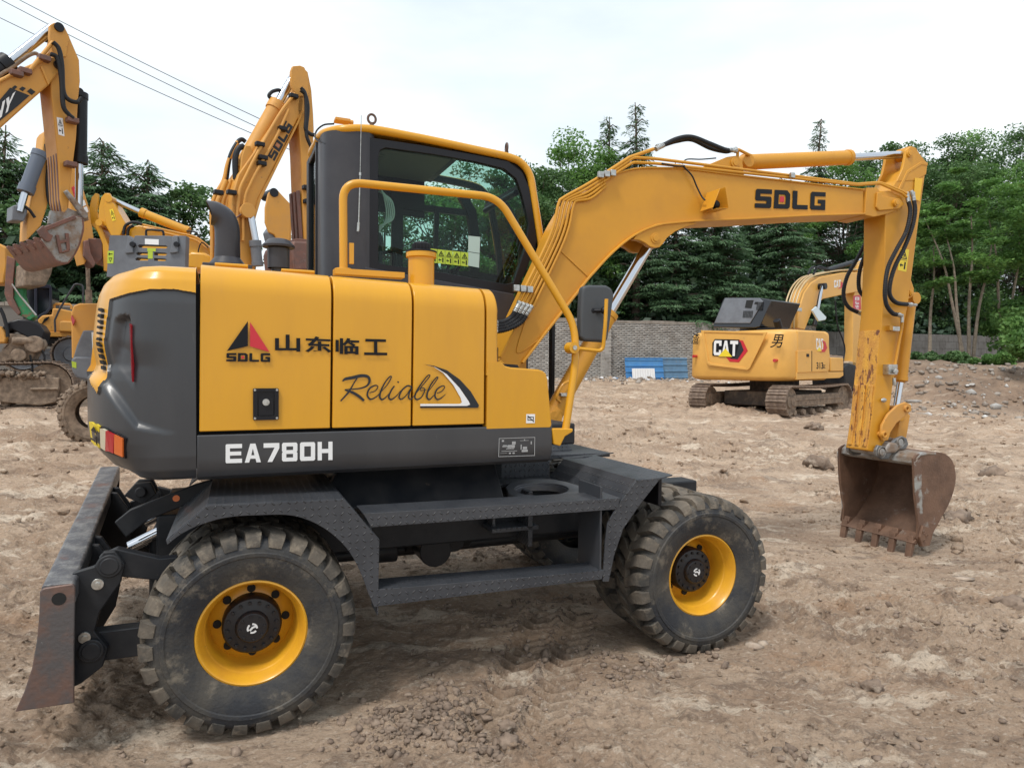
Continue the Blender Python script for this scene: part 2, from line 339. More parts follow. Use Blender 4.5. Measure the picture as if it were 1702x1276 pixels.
def warn_sticker(mb, f, mi=(0, 1)):
    """yellow label: triangle pictogram above, arrow and figure below (materials: paper, ink)"""
    mb.prism([(0, 0), (1, 0), (1, 1), (0, 1)], 0, .0008, None, mi[0], f)
    g = lambda s, t, e: f(s, t, e + .0012)
    mb.prism([(.5, .93), (.12, .55), (.88, .55)], 0, .0008, [[(.5, .84), (.27, .59), (.73, .59)]], mi[1], g)
    mb.prism([(.45, .62), (.55, .62), (.56, .76), (.44, .76)], 0, .0008, None, mi[1], g)
    mb.prism([(.12, .26), (.3, .36), (.3, .29), (.52, .29), (.52, .23), (.3, .23), (.3, .16)], 0, .0008, None, mi[1], g)
    mb.prism([(.64, .1), (.8, .1), (.8, .42), (.64, .42)], 0, .0008, None, mi[1], g)
    mb.prism([(.1, .49), (.9, .49), (.9, .505), (.1, .505)], 0, .0008, None, mi[1], g)
# ================================================================== THE WHEELED EXCAVATOR
YAW, YU, MPI = .3815, .028, .0085
FM = Fr((-1.18, 3.05, 0), YAW, MPI); FU = Fr((-1.18, 3.05, 0), YAW + YU, MPI)
TU = FM.M.T @ FU.M
def proj(fr, V):
    P = (np.asarray(V, float) @ fr.M.T) + fr.o - CAMP
    fw = np.array([0, math.cos(CP), -math.sin(CP)]); up = np.array([0, math.sin(CP), math.cos(CP)])
    z = P @ fw; return 851 + CF * P[..., 0] / z, 638 - CF * (P @ up) / z
def inpoly(u, v, poly):
    r = np.zeros(u.shape, bool); n = len(poly)
    for i in range(n):
        (x1, y1), (x2, y2) = poly[i], poly[(i + 1) % n]
        c = ((y1 > v) != (y2 > v)) & (u < (x2 - x1) * (v - y1) / ((y2 - y1) or 1e-9) + x1); r ^= c
    return r
def segdist(u, v, poly, closed=True):
    d = np.full(u.shape, 1e9); n = len(poly)
    for i in range(n if closed else n - 1):
        a = np.array(poly[i]); b = np.array(poly[(i + 1) % n]); L = ((b - a) ** 2).sum() + 1e-9
        t = np.clip(((u - a[0]) * (b[0] - a[0]) + (v - a[1]) * (b[1] - a[1])) / L, 0, 1)
        d = np.minimum(d, np.hypot(u - a[0] - t * (b[0] - a[0]), v - a[1] - t * (b[1] - a[1])))
    return d
sm = lambda x: np.clip(x, 0, 1) ** 2 * (3 - 2 * np.clip(x, 0, 1))
EX = empty('wheeled_excavator', FM.mw(), 'large yellow wheeled excavator with dark grey skirt and EA780H lettering, filling the foreground', 'excavator')
def B(name, mb, mats, bevel=0, up=True, parent=None, **k): return build(name, mb, mats, parent or EX, bevel, TU if up else None, **k)
CAMX = float((FU.M.T @ (CAMP - FU.o))[0])

# ---- counterweight shell
def counterweight():
    ctrl = [(-.232, .1), (-.33, .1), (-.42, .107), (-.52, .14), (-.605, .215), (-.665, .325), (-.703, .46), (-.732, .65), (-.752, .85), (-.76, 1.05)]
    c = np.array(smooth2(ctrl, 12)); L = np.r_[0, np.cumsum(np.hypot(*np.diff(c, axis=0).T))]
    NS, NZ = 200, 150
    t = np.linspace(0, L[-1], NS); x = np.interp(t, L, c[:, 0]); y = np.interp(t, L, c[:, 1])
    dx = np.gradient(x); dy = np.gradient(y); nn = np.hypot(dx, dy); nx, ny = dy / nn, -dx / nn      # outward
    nx, ny = np.where(nx > .0, -nx, nx), np.where(ny > 0, -ny, ny)
    rows = np.array([(1.148, .10, .30), (1.153, .06, .24), (1.165, .03, .17), (1.20, .008, .10), (1.26, 0, .05), (1.32, 0, .012), (1.38, 0, 0), (1.60, 0, 0), (1.64, 0, .004), (1.67, 0, .02), (1.95, 0, .05),
                     (2.0, .006, .06), (2.05, .02, .08), (2.09, .045, .115), (2.113, .085, .17), (2.125, .15, .26), (2.13, .30, .42)])
    rt = np.r_[0, np.cumsum(np.hypot(np.diff(rows[:, 0]), np.diff(rows[:, 2])))]
    def zrow(q): return np.interp(q, rt, rows[:, 0]), np.interp(q, rt, rows[:, 1]), np.interp(q, rt, rows[:, 2])
    w = sm((t - .12) / .35)
    def grid(Q):       # Q (NS,NZ) row parameter
        z, es, ec = zrow(Q); e = es * (1 - w)[:, None] + ec * w[:, None]
        return np.stack([x[:, None] - nx[:, None] * e, y[:, None] - ny[:, None] * e, z], -1)
    q0 = np.tile(np.linspace(0, rt[-1], 600), (NS, 1)); G = grid(q0); U, V = proj(FU, G)
    bx = [100, 168, 185, 215, 250, 290, 325, 340]; bv = [510, 506, 498, 488, 481, 481, 487, 490]
    k = np.argmax(V < np.interp(U, bx, bv), axis=1); qb = q0[0][k]
    kf = np.argmax(U[:, 300] < 176) or NS
    KB = 110
    Q = np.concatenate([np.linspace(0, 1, KB)[None] * qb[:, None], qb[:, None] + (rt[-1] - qb)[:, None] * np.linspace(0, 1, NZ - KB + 1)[None, 1:]], 1)
    G = grid(Q); U, V = proj(FU, G); facing = (np.arange(NS) < 150)[:, None]
    N = np.stack([nx, ny, 0 * nx], -1)[:, None, :] * np.ones((1, Q.shape[1], 1))
    rec = [(193, 527), (205, 521), (217, 524), (220.6, 545), (218.6, 652), (212, 645), (180.5, 613), (181, 590), (189, 532)]
    ins = inpoly(U, V, rec) & facing; dd = segdist(U, V, rec)
    bot = segdist(U, V, [(180.5, 613), (212, 645), (218.6, 652)], False)
    dep = np.where(ins, .034 * sm(dd / 9) * np.clip(bot / 38, 0, 1), 0)
    curve_u = [120, 145, 165, 195, 226, 273, 345]; lo = [628, 626, 641, 679, 713, 720, 720]; hi = [618, 616, 622, 663, 703, 718, 719]
    f = sm((np.interp(U, curve_u, lo) - V) / (np.interp(U, curve_u, lo) - np.interp(U, curve_u, hi) + 2)) * sm((300 - U) / 120) * facing * sm((V - 560) / 60)
    dep = dep + .032 * f
    top = (Q >= qb[:, None] - 1e-6)
    strip = [(100, 440), (190, 440), (186, 500), (178, 560), (166, 656), (155, 640), (147, 618), (100, 600)]
    st = inpoly(U, V, strip) & (np.arange(NS) > 60)[:, None]
    yel = top | st
    dep = dep - .010 * yel * (1 - .0)
    G = G - N * dep[..., None]
    # mirrored far half
    G2 = G[::-1].copy(); G2[..., 1] = 2.1 - G2[..., 1]; A = np.concatenate([G, G2[1:]], 0); Y = np.concatenate([yel, yel[::-1][1:]], 0)
    ns, nz = A.shape[:2]; idx = np.arange(ns * nz).reshape(ns, nz)
    F = np.stack([idx[:-1, :-1], idx[1:, :-1], idx[1:, 1:], idx[:-1, 1:]], -1).reshape(-1, 4)
    ym = (Y[:-1, :-1] & Y[1:, 1:] & Y[1:, :-1] & Y[:-1, 1:]).ravel()
    Vt = (A.reshape(-1, 3) @ TU.T)
    o = np_mesh('counterweight', Vt, F[~ym], GREY, EX, True); o2 = np_mesh('counterweight_cover', Vt, F[ym], YEL, EX, True)
    for q in (o, o2):
        m = bmesh.new(); m.from_mesh(q.data); bmesh.ops.delete(m, geom=[v for v in m.verts if not v.link_faces], context='VERTS')
        m.to_mesh(q.data); m.free(); q.data.polygons.foreach_set('use_smooth', [True] * len(q.data.polygons)); q.data.set_sharp_from_angle(angle=R(40))
    mb = MB(); mb.prism([(G[0, -1, 0], .25), (G[60, -1, 0], G[60, -1, 1]), (G[110, -1, 0], G[110, -1, 1]), (G[-1, -1, 0], 1.05), (G[110, -1, 0], 2.1 - G[110, -1, 1]), (G[60, -1, 0], 2.1 - G[60, -1, 1]), (G[0, -1, 0], 1.85)], 2.122, 2.13, f=lambda a, b, c: (a, b, c))
    B('counterweight_top', mb, YEL)
    mb = MB(); mb.box(-.42, -.24, .45, 1.65, 1.16, 1.2); B('counterweight_base', mb, BLACK)
    Uf, Vf = U[:150].copy(), V[:150]; cml = FU.M.T @ (CAMP - FU.o); fc_ = ((cml[None, None, :2] - G[:150, :, :2]) * np.stack([nx, ny], -1)[:150, None, :]).sum(-1) > .25; Uf[~fc_] = 1e9
    def surf(u, v, off=.012):
        i = np.argmin((Uf - u) ** 2 + (Vf - v) ** 2); a, b = np.unravel_index(i, Uf.shape); return G[a, b] + N[a, b] * off
    return surf
surf = counterweight()
def spatch(name, corners, mats, n=4, off=.012, th=.01, mi=0, mb=None, hold=False):   # corners px: tl tr br bl
    mb = mb or MB(); c = [np.array(q, float) for q in corners]
    o = []; i_ = []
    for k in range(n + 1):
        t = k / n; a = c[0] * (1 - t) + c[1] * t; b = c[3] * (1 - t) + c[2] * t
        o.append((surf(*a, off + th), surf(*b, off + th))); i_.append((surf(*a, off - .02), surf(*b, off - .02)))
    for k in range(n): mb.hexa([o[k][0], o[k + 1][0], o[k + 1][1], o[k][1]], [i_[k][0], i_[k + 1][0], i_[k + 1][1], i_[k][1]], mi)
    if hold: return mb
    return B(name, mb, mats, ang=50)
lampb = spatch('tail_lamp_housing', [(170, 708), (211, 728), (211, 762), (171, 748)], BLK, off=.0, th=.008)
spatch('tail_lamp', [(172.5, 711), (181, 715), (181, 748), (173, 743)], CREAM, n=2, off=.008, th=.008)
spatch('tail_lamp', [(181.5, 715.5), (194, 722), (194, 753), (181.5, 748.5)], REDL, n=2, off=.008, th=.009)
spatch('tail_lamp', [(194.5, 722), (208.5, 729), (208.5, 758), (194.5, 753.5)], AMBER, n=2, off=.008, th=.008)
spatch('reflector_strip', [(213, 538), (219.5, 538), (219, 636), (214.5, 622)], REDL, n=1, off=.012, th=.006)
def sq(c): return lambda s, t, e: tuple((lambda a: a)(np.array(surf(*( (np.array(c[3]) * (1 - s) + np.array(c[2]) * s) * (1 - t) + (np.array(c[0]) * (1 - s) + np.array(c[1]) * s) * t), .0095 + e))))
mb = MB(); spatch('', [(151, 699), (168, 708), (169, 744), (153, 735)], None, n=4, off=.004, th=.004, mb=mb, hold=True)
fz = sq([(151, 699), (168, 708), (169, 744), (153, 735)])
mb.prism([(.5, .9), (.2, .6), (.8, .6)], 0, .001, None, 1, fz); mb.prism([(.15, .2), (.6, .2), (.6, .3), (.15, .3)], 0, .001, None, 1, fz); mb.prism([(.7, .1), (.82, .1), (.82, .5), (.7, .5)], 0, .001, None, 1, fz)
B('warning_sticker', mb, [WARN, INK])
mb = MB()
for k in range(11):
    t = k / 10; spatch('', [(173 - 8 * t, 512 + 96 * t), (178.5 - 9 * t, 514 + 96 * t), (178 - 9 * t, 519 + 96 * t), (172.5 - 8 * t, 517 + 96 * t)], None, n=1, off=.011, th=.002, mb=mb, hold=True)
B('vent_slots', mb, GAP)

# ---- hood panels on the near side
def hoodprof(zb, zt, y0=.1, r=.135, yb=.98):
    pr = [(y0, zb)] + [(y0 + .01, zt - r - .05)]
    for k in range(9):
        a = R(180 - 90 * k / 8); pr.append((y0 + .012 + r + r * math.cos(a), zt - r + r * math.sin(a)))
    pr += [(yb, zt + .012), (yb, zt - .05), (y0 + .30, zt - .06), (y0 + .16, zt - r - .1), (y0 + .06, zt - r - .2), (y0 + .05, zb)]
    return pr
seams_t = [FU.at(330.5, 480, y=.1)[0], FU.at(553.5, 470, y=.1)[0], FU.at(688, 490, y=.1)[0], FU.at(809, 500, y=.1)[0]]
seams_b = [FU.at(329, 716, y=.1)[0], FU.at(550.5, 716, y=.1)[0], FU.at(684.5, 714, y=.1)[0], FU.at(806, 712, y=.1)[0]]
ZYB = 1.372
def hoodpanel(i, name='hood_door'):
    mb = MB(); g = .0055; zt0 = 2.135
    xa_t, xb_t, xa_b, xb_b = seams_t[i] + g, seams_t[i + 1] - g, seams_b[i] + g, seams_b[i + 1] - g
    def f(y, z, s):
        k = (z - ZYB) / (2.0 - ZYB); xa = xa_b + (xa_t - xa_b) * k; xb = xb_b + (xb_t - xb_b) * k; x = xa + (xb - xa) * s
        return (x, y, z - (x * .027 if z > 1.8 else x * .008 * 0))
    mb.prism(hoodprof(ZYB, zt0), 0, 1, f=f); return B(name, mb, YEL, bevel=.004, ang=25)
for i in range(3): hoodpanel(i)
# front cover with its low step
pts = [(811.5, 487), (819, 491), (825.5, 500), (829, 520), (830.5, 560), (832, 598), (836, 606), (846, 610), (900, 615), (907, 619), (910, 628), (917.5, 706), (917.8, 711.5), (808.8, 712.5)]
xe = FU.at(830.5, 560, y=.1)[0]; zL = FU.at(832, 600, y=.1)[1 + 1]; mb = MB(); hpz = hoodprof(1.63, 2.135, r=.135); n = len(hpz); v = []
secs = [(0, 0), (.72, 0), (.86, .006), (.94, .016), (.985, .032), (1, .055)]
cyq, czq = .55, 1.75
for s_, ins in secs:
    for y_, z_ in hpz:
        k = (z_ - ZYB) / .63; xa = seams_b[3] + .0055 + (seams_t[3] - seams_b[3]) * k; x_ = xa + (xe - xa) * s_
        y2 = y_ + (ins if y_ < .3 else 0) * (1 if z_ < 2.0 else .6); z2 = z_ - (x_ * .027 if z_ > 1.8 else 0) - (ins if z_ > 1.9 else 0); v.append((x_, y2, z2))
f = [(a * n + b, a * n + (b + 1) % n, (a + 1) * n + (b + 1) % n, (a + 1) * n + b) for a in range(len(secs) - 1) for b in range(n)] + [tuple(range(n)), tuple(range((len(secs) - 1) * n, len(secs) * n))[::-1]]
mb.add(v, f); B('front_cover', mb, YEL, ang=50, wn=True)
lp = [(808.8, 712.5), (810.6, 602), (831.0, 601), (832, 602.5), (834, 602), (840, 608), (850, 610.5), (896, 614), (903, 616.5), (908, 621), (910.5, 630), (917.3, 704), (916.6, 710), (913, 712.3)]
lf = FU.p(lp, .1); cxq, czq = 1.3, 1.5; mb = MB(); v = []; n = len(lf); LA = [np.array(q) for q in lf]
nrm = []
for i in range(n):
    d_ = LA[(i + 1) % n] - LA[i - 1]; d_ /= np.hypot(*d_); nn = np.array([d_[1], -d_[0]]); nn = -nn if ((LA[i] + nn * .01 - [1.35, 1.5]) ** 2).sum() > ((LA[i] - [1.35, 1.5]) ** 2).sum() and i not in (3, 4, 5, 6) else nn
    if i in (4, 5, 6, 7): nn = np.array([0, -1.])
    nrm.append(nn * (0 if i in (0, 1, 2, 3) else 1))
for y_, ins in ((.0993, .010), (.1005, .005), (.104, .0015), (.112, 0), (.62, 0)):
    for q, m_ in zip(LA, nrm): p_ = q + m_ * ins; v.append((p_[0], y_, p_[1]))
f = [(a * n + b, a * n + (b + 1) % n, (a + 1) * n + (b + 1) % n, (a + 1) * n + b) for a in range(4) for b in range(n)] + [tuple(range(n)), tuple(range(4 * n, 5 * n))[::-1]]
mb.add(v, f); B('step_cover', mb, YEL, ang=9)
mb = MB(); mb.prism(FU.p([(832, 600), (838, 603), (880, 606), (884, 614), (838, 611)], .14), .3, .75); B('cover_mat', mb, INKG)
# dark structure behind the seams
mb = MB(); mb.box(seams_b[0] - .02, seams_b[3] + .1, .165, .9, 1.30, 1.78); mb.box(seams_b[0] - .03, seams_b[0] + .03, .15, .95, 1.2, 2.04)
for s in range(1, 4): mb.box(seams_t[s] - .02, seams_t[s] + .02, .16, .95, 1.4, 1.9)
mb.box(-.2, 1.2, .45, 1.0, 1.5, 2.02)
B('engine_bay_frame', mb, GAP)
# ---- skirt
xs0 = FU.at(327, 760, y=.1)[0]; xs1 = FU.at(918, 740, y=.1)[0]
mb = MB(); pr = [(.1, 1.356), (.098, 1.25), (.102, 1.20), (.118, 1.165), (.15, 1.146), (.30, 1.14), (1.9, 1.14), (1.9, 1.20), (.4, 1.20), (.4, 1.356)]
mb.prism(pr, 0, 1, f=lambda y, z, s: (xs0 + (xs1 - xs0) * s, y, z)); B('side_skirt', mb, GREY, bevel=.006, ang=25)
mb = MB(); mb.box(-.25, 1.9, .45, 1.95, 1.2, 1.33); mb.box(-.1, 1.4, .95, 1.95, 1.33, 1.9); B('upper_frame', mb, BLACK, bevel=.01)
# ---- lettering
D1 = plane_map(FU, [(375, 769.5), (552.5, 764), (375, 738), (552.5, 733.5)], .1)
mb = MB(); word(mb, 'EA780H', D1, gap=.17); B('model_lettering', mb, WHITE, bevel=.0)
def sdlg(corn, y, fr=FU, up=True, parent=None, mats=None):
    f = plane_map(fr, corn, y); mb = MB(); word(mb, 'SDLG', f, gap=.16)
    w = 1 / (4 + .48); x0 = w * 1.16; a, b = x0 + w * .36, x0 + w * .62
    mb.prism([(a, .36), (b, .36), (b, .66), (a, .66)], 0, .0016, None, 1, f)
    return mb
B('maker_lettering', sdlg([(376, 600.5), (449, 601.5), (376.5, 586.5), (449, 587)], .1), [INK, RED])
mb = MB(); tri = FU.p([(412, 533.5), (412, 575), (377, 583.5)], .1); mb.prism(tri, .097, .0985)
tri = FU.p([(415.5, 535), (448, 585), (415.5, 575.5)], .1); mb.prism(tri, .097, .0985, None, 1); B('triangle_emblem', mb, [INK, RED])
mb = MB()
for t, c in (('山', [(457, 584.5), (499, 584.5), (457, 556), (499, 556)]), ('东', [(507, 586), (551, 587), (507, 558), (551, 560)]),
             ('临', [(557.5, 588), (597, 589.5), (557.5, 561), (597, 562.5)]), ('工', [(605, 590), (643.5, 590.5), (605, 563), (643.5, 564)])):
    text(mb, t, plane_map(FU, c, .1), bold=.028)
B('chinese_lettering', mb, INK)
# 'Reliable' : brush strokes, each on its own film
def stroke(mb, pts, w, y, lay, fr=FU, n=7, close=False, mi=0):
    P = [fr.at(u, v, y=y) for u, v in pts]; P2 = smooth2([(q[0], q[2]) for q in P], n); W = np.interp(np.linspace(0, 1, len(P2)), np.linspace(0, 1, len(w)), w)
    A = []; Bp = []
    L = [np.array(q) for q in P2]; m = len(L)
    for i in range(m):
        d_ = L[min(i + 1, m - 1)] - L[max(i - 1, 0)]; d_ /= np.hypot(*d_) + 1e-9; nn = np.array([-d_[1], d_[0]]) * W[i] / 2; A.append(L[i] + nn); Bp.append(L[i] - nn)
    yy = y - .0016 - .0004 * lay; v = []; f = []
    for i in range(m): v += [(A[i][0], yy, A[i][1]), (Bp[i][0], yy, Bp[i][1])]
    for i in range(m - 1): f.append((2 * i, 2 * i + 1, 2 * i + 3, 2 * i + 2))
    mb.add(v, f, mi)
Z = lambda L: [(550 + a / 6.546, 580 + b / 6.546) for a, b in L]
mb = MB(); q = .009
for k, (pp, ww) in enumerate([
    ([(125, 350), (160, 325), (240, 310), (330, 290), (400, 300), (420, 345), (390, 400), (300, 430), (150, 440)], [.006, .014, .016, .016, .014, .012, .009, .007, .004]),
    ([(285, 315), (250, 370), (190, 470), (105, 565)], [.006, .006, .009, .007]),
    ([(150, 445), (230, 470), (300, 510), (360, 560)], [.005, .013, .014, .011]),
    ([(420, 475), (480, 455), (510, 410), (480, 395), (420, 430), (395, 500), (430, 545), (490, 520), (540, 470)], [.004, .005, .005, .007, .008, .009, .008, .006, .003]),
    ([(540, 470), (610, 390), (655, 310), (640, 300), (590, 360), (545, 450), (530, 520), (560, 548), (610, 510), (650, 460)], [.003, .005, .006, .006, .007, .009, .010, .008, .005, .003]),
    ([(690, 400), (655, 450), (628, 520), (655, 548), (710, 510), (760, 450)], [.007, .008, .009, .008, .005, .003]),
    ([(722, 352), (738, 365)], [.007, .007]),
    ([(875, 410), (830, 400), (770, 450), (740, 520), (765, 545), (820, 500), (880, 410), (850, 480), (845, 530), (870, 545), (905, 505)], [.008, .008, .008, .008, .007, .005, .006, .008, .008, .006, .003]),
    ([(905, 505), (990, 400), (1070, 300), (1055, 285), (1000, 350), (935, 450), (910, 520), (935, 548), (985, 520), (1020, 440), (985, 420), (975, 450), (1040, 440)], [.003, .005, .006, .006, .007, .009, .009, .008, .006, .006, .004, .004, .003]),
    ([(1050, 470), (1110, 390), (1160, 315), (1145, 310), (1095, 370), (1055, 450), (1042, 520), (1070, 548), (1120, 500)], [.003, .005, .006, .006, .007, .009, .010, .008, .004]),
    ([(1150, 480), (1200, 460), (1235, 415), (1210, 400), (1150, 440), (1128, 505), (1155, 548), (1200, 530), (1245, 490)], [.004, .005, .005, .006, .008, .009, .008, .006, .003])]):
    stroke(mb, Z(pp), ww, .1, k)
B('script_lettering', mb, INKG, ang=80)
mb = MB()
out = Z([(1010, 165), (1120, 182), (1260, 230), (1400, 330), (1520, 460), (1610, 610), (1600, 638), (970, 640), (970, 622), (1480, 620), (1515, 605), (1500, 565), (1400, 420), (1260, 270), (1130, 195)])
mb.prism(FU.p(out, .1), .0975, .099)
out = Z([(1040, 172), (1130, 197), (1258, 273), (1398, 423), (1497, 567), (1512, 603), (1478, 617), (972, 619), (972, 596), (1400, 596), (1424, 580), (1410, 530), (1330, 390), (1220, 260), (1120, 195)])
mb.prism(FU.p(out, .1), .0975, .099, None, 1); B('swoosh_emblem', mb, [INKG, WHITE])
# stickers on the skirt and cover
mb = MB(); f = plane_map(FU, [(874, 703), (888.5, 703), (874.5, 688), (889, 688)], .1)
mb.prism([(0, 0), (1, 0), (1, 1), (0, 1)], 0, .0008, None, 0, f); g = lambda s, t, e: f(s, t, e + .0012)
mb.prism([(.15, .3), (.85, .3), (.85, .72), (.15, .72)], 0, .0006, [[(.23, .38), (.23, .64), (.77, .64), (.77, .38)]], 1, g)
mb.prism([(.1, .8), (.16, .86), (.92, .2), (.86, .14)], .001, .0016, None, 1, g); B('battery_sticker', mb, [WHITE, INK])
mb = MB(); f = plane_map(FU, [(828, 759), (888.5, 757), (829, 728), (889, 726)], .1); g = lambda s, t, e: f(s, t, e + .0004)
mb.prism([(0, 0), (1, 0), (1, 1), (0, 1)], 0, .0008, [[(.015, .03), (.015, .97), (.985, .97), (.985, .03)]], 0, g)
for a, b, c, d_ in [(.08, .28, .5, .31), (.30, .42, .34, .52), (.20, .40, .42, .44), (.24, .46, .44, .62), (.10, .52, .26, .58), (.12, .6, .22, .63), (.36, .64, .46, .8), (.58, .82, .82, .84), (.69, .84, .72, .9),
                    (.60, .36, .63, .62), (.63, .22, .80, .34), (.66, .36, .78, .50), (.88, .62, .91, .78), (.08, .8, .14, .9), (.28, .14, .34, .22), (.38, .14, .44, .22), (.05, .18, .24, .195)]:
    mb.prism([(a, b), (c, b), (c, d_), (a, d_)], 0, .0006, None, 0, g)
B('lifting_diagram', mb, mat('grey_print', (.35, .35, .35), .5))
# ---- latch
a = FU.p([(420.5, 698), (463, 698), (463, 645), (420.5, 645)], .1); x0, x1, z0, z1 = a[0][0], a[1][0], a[0][1], a[2][1]
mb = MB(); mb.prism(rrect(x0, x1, z0, z1, .006), .090, .0995, [rrect(x0 + .018, x1 - .018, z0 + .018, z1 - .014, .004)]); L = B('door_latch', mb, BLK, bevel=.0015)
mb = MB(); mb.box(x0 + .016, x1 - .016, .0985, .0995, z0 + .016, z1 - .012); mb.box(x0 + .024, x1 - .024, .0925, .0975, z0 + .022, z1 - .05); build('latch_paddle', mb, BLK, L, .003, TU)
mb = MB(); xc, zc = (x0 + x1) / 2, z0 + (z1 - z0) * .56; mb.cyl((xc, .0925, zc), (xc, .084, zc), .0165, .0155)
for xx in (x0 + .008, x1 - .008):
    for zz in (z0 + .008, z1 - .008): mb.cyl((xx, .0905, zz), (xx, .0875, zz), .0065, .005, 10)
build('lock_cylinder', mb, ZINC, L, 0, TU)
# ---- hood top fittings: hinges, filler neck, exhaust, air intake
for (u0, u1, v) in ((357, 412, 440), (467, 522, 450)):
    a, b = FU.at(u0, v, y=.35), FU.at(u1, v, y=.35); mb = MB(); mb.box(a[0], b[0], .33, .39, a[2] - .03, a[2] + .002); mb.cyl((a[0], .33, a[2]), (b[0], .33, a[2]), .009, n=10); B('hood_hinge', mb, YEL, bevel=.003)
a = FU.at(700, 470, y=.42); zt = FU.at(700, 420, y=.42)[2]; mb = MB(); r = .072
mb.lathe([(r, 2.02 - a[2]), (r, zt - a[2] - .03), (r + .012, zt - a[2] - .03), (r + .012, zt - a[2]), (0, zt - a[2])], 28, (a[0], .42, a[2]), axis='z'); F_ = B('filler_neck', mb, YEL, bevel=.003)
mb = MB(); mb.lathe([(r + .014, 0), (r + .014, .008), (.045, .012), (.048, .018), (.048, .048), (.035, .056), (0, .058)], 24, (a[0], .42, zt), axis='z')
for k in range(16): t = 2 * math.pi * k / 16; mb.box(a[0] + .047 * math.cos(t) - .004, a[0] + .047 * math.cos(t) + .004, .42 + .047 * math.sin(t) - .004, .42 + .047 * math.sin(t) + .004, zt + .016, zt + .046)
build('filler_cap', mb, BLK, F_, .001, TU)
def exy(u, v, y): q = FU.at(u, v, y=y); return Vector((q[0], y, q[2]))
p = [exy(378, 470, 1.0), exy(378, 400, 1.0), exy(377, 378, 1.0), exy(371, 364, 1.0), exy(359, 356, 1.0), exy(351, 354, 1.0)]
p = catmull(p, 6); mb = MB()
for r_ in (.068, .063):
    k0_ = len(mb.v); mb.tube(p, r_, 24, cap=False); zc_ = p[-1].z
    for q_ in range(len(mb.v) - 24, len(mb.v)): a_ = mb.v[q_]; mb.v[q_] = (a_[0] - .55 * (a_[2] - zc_), a_[1], a_[2])
o = B('exhaust_stack', mb, GREY2, ang=60)
mb = MB(); q0 = exy(378, 440, 1.0); mb.lathe([(.10, 0), (.10, .02), (.07, .06), (.069, .12)], 24, (q0[0], 1.0, q0[2] - .02), axis='z'); mb.box(q0[0] - .13, q0[0] + .13, .88, 1.12, 2.1, q0[2] - .01); B('exhaust_base', mb, GREY2, bevel=.004)
q0 = exy(463, 412, .95); mb = MB(); mb.lathe([(.04, -.2), (.04, 0), (.09, .0), (.092, .012), (.06, .045), (.045, .05), (0, .052)], 28, (q0[0], .95, q0[2]), axis='z'); mb.lathe([(.062, -.12), (.062, -.005)], 24, (q0[0], .95, q0[2]), axis='z'); B('air_intake', mb, GREY2, ang=50)

# ---- cab
YN, YF = 1.25, 2.08
S = lambda u, v: (lambda q: (q[0], q[2]))(FU.at(u, v, y=YN))
outer = [S(612, 228), S(700, 241), S(790, 257), S(845, 268), S(868, 286), S(880, 312), S(893, 400), S(874, 452), S(853, 492), S(760, 474), S(612, 447)]
gl = [S(629, 262), S(632, 250), S(641, 246), S(720, 257), S(790, 269), S(838, 281), S(858, 297), S(868, 325), S(879, 370), S(873, 412), S(853, 470), S(840, 472), S(720, 450), S(640, 440), S(629, 436)]
mb = MB(); mb.prism(outer, YN, YN + .045, [gl]); CF_ = B('side_frame', mb, BLK, bevel=.004)
mb = MB(); mb.prism([(a, b) for a, b in gl], YN + .015, YN + .021); B('side_window', mb, GLASS)
mb = MB()
k0 = S(612, 330)[0]; zt = S(612, 226)[1]; xr = S(538, 330)[0]
pil = [(k0 + .005, YN - .004), (k0 - .10, YN + .004), (k0 - .19, YN + .03), (xr + .03, YN + .085), (xr + .006, YN + .16), (xr, YN + .24), (xr, YN + .30)]
pil = smooth2(pil, 4); pin = [(x + .04, y + .035) for x, y in pil[::-1]]
mb.prism(pil + pin, 1.9, zt + .02, f=lambda a, b, c: (a, b, c)); B('rear_corner_pillar', mb, GREY2, ang=50)
ztop = zt + .02
mb = MB(); mb.box(xr - .01, xr + .04, YN + .3, YN + .34, 1.9, ztop); mb.box(xr - .01, xr + .04, YF - .12, YF, 1.9, ztop); mb.box(xr - .008, xr + .04, YN + .3, YF, ztop - .05, ztop); mb.box(xr - .008, xr + .04, YN + .3, YF, 1.9, 2.2); B('rear_frame', mb, BLK, bevel=.006)
mb = MB(); mb.box(xr + .01, xr + .016, YN + .3, YF - .06, 2.2, ztop - .05); B('rear_window', mb, GLASS)
# roof follows the plan outline; yellow rim runs along roof and front posts
def offs(pts, dz=0): return pts
xf = S(868, 286)[0]
roofz = ztop
rim = [S(575, 206), S(620, 214.5), S(700, 229), S(790, 248), S(845, 260), S(868, 271), S(882, 292), S(888, 325), S(899, 395), S(905, 440)]
mb = MB()
for yy in (YN + .012, YF - .012): mb.tube(roundpath([(a, yy, b) for a, b in smooth2(rim[1:], 5)], .01, 1), .028, 10)
corner = [(rim[0][0] - .0, YN + .03, roofz + .012), (xr + .06, YN + .11, roofz + .012), (xr + .015, YN + .22, roofz + .012), (xr + .01, YN + .4, roofz + .012), (xr + .01, YF - .15, roofz + .012), (xr + .08, YF - .03, roofz + .012), (rim[0][0] + .1, YF - .012, roofz + .012)]
mb.tube(catmull([(rim[2][0], YN + .012, rim[2][1]), (rim[1][0], YN + .012, rim[1][1])] + corner, 6), .028, 10)
RIM = B('roof_rim', mb, YEL, ang=60)
def roofpoly(inset, z): return None
mb = MB(); rp = [(rim[2][0], YN + .02), (rim[1][0], YN + .02), (rim[0][0], YN + .03), (xr + .06, YN + .11), (xr + .015, YN + .22), (xr + .015, YF - .2), (xr + .08, YF - .03), (rim[2][0], YF - .02)]
mb.prism(rp, roofz + .005, roofz + .03, f=lambda a, b, c: (a, b, c)); 
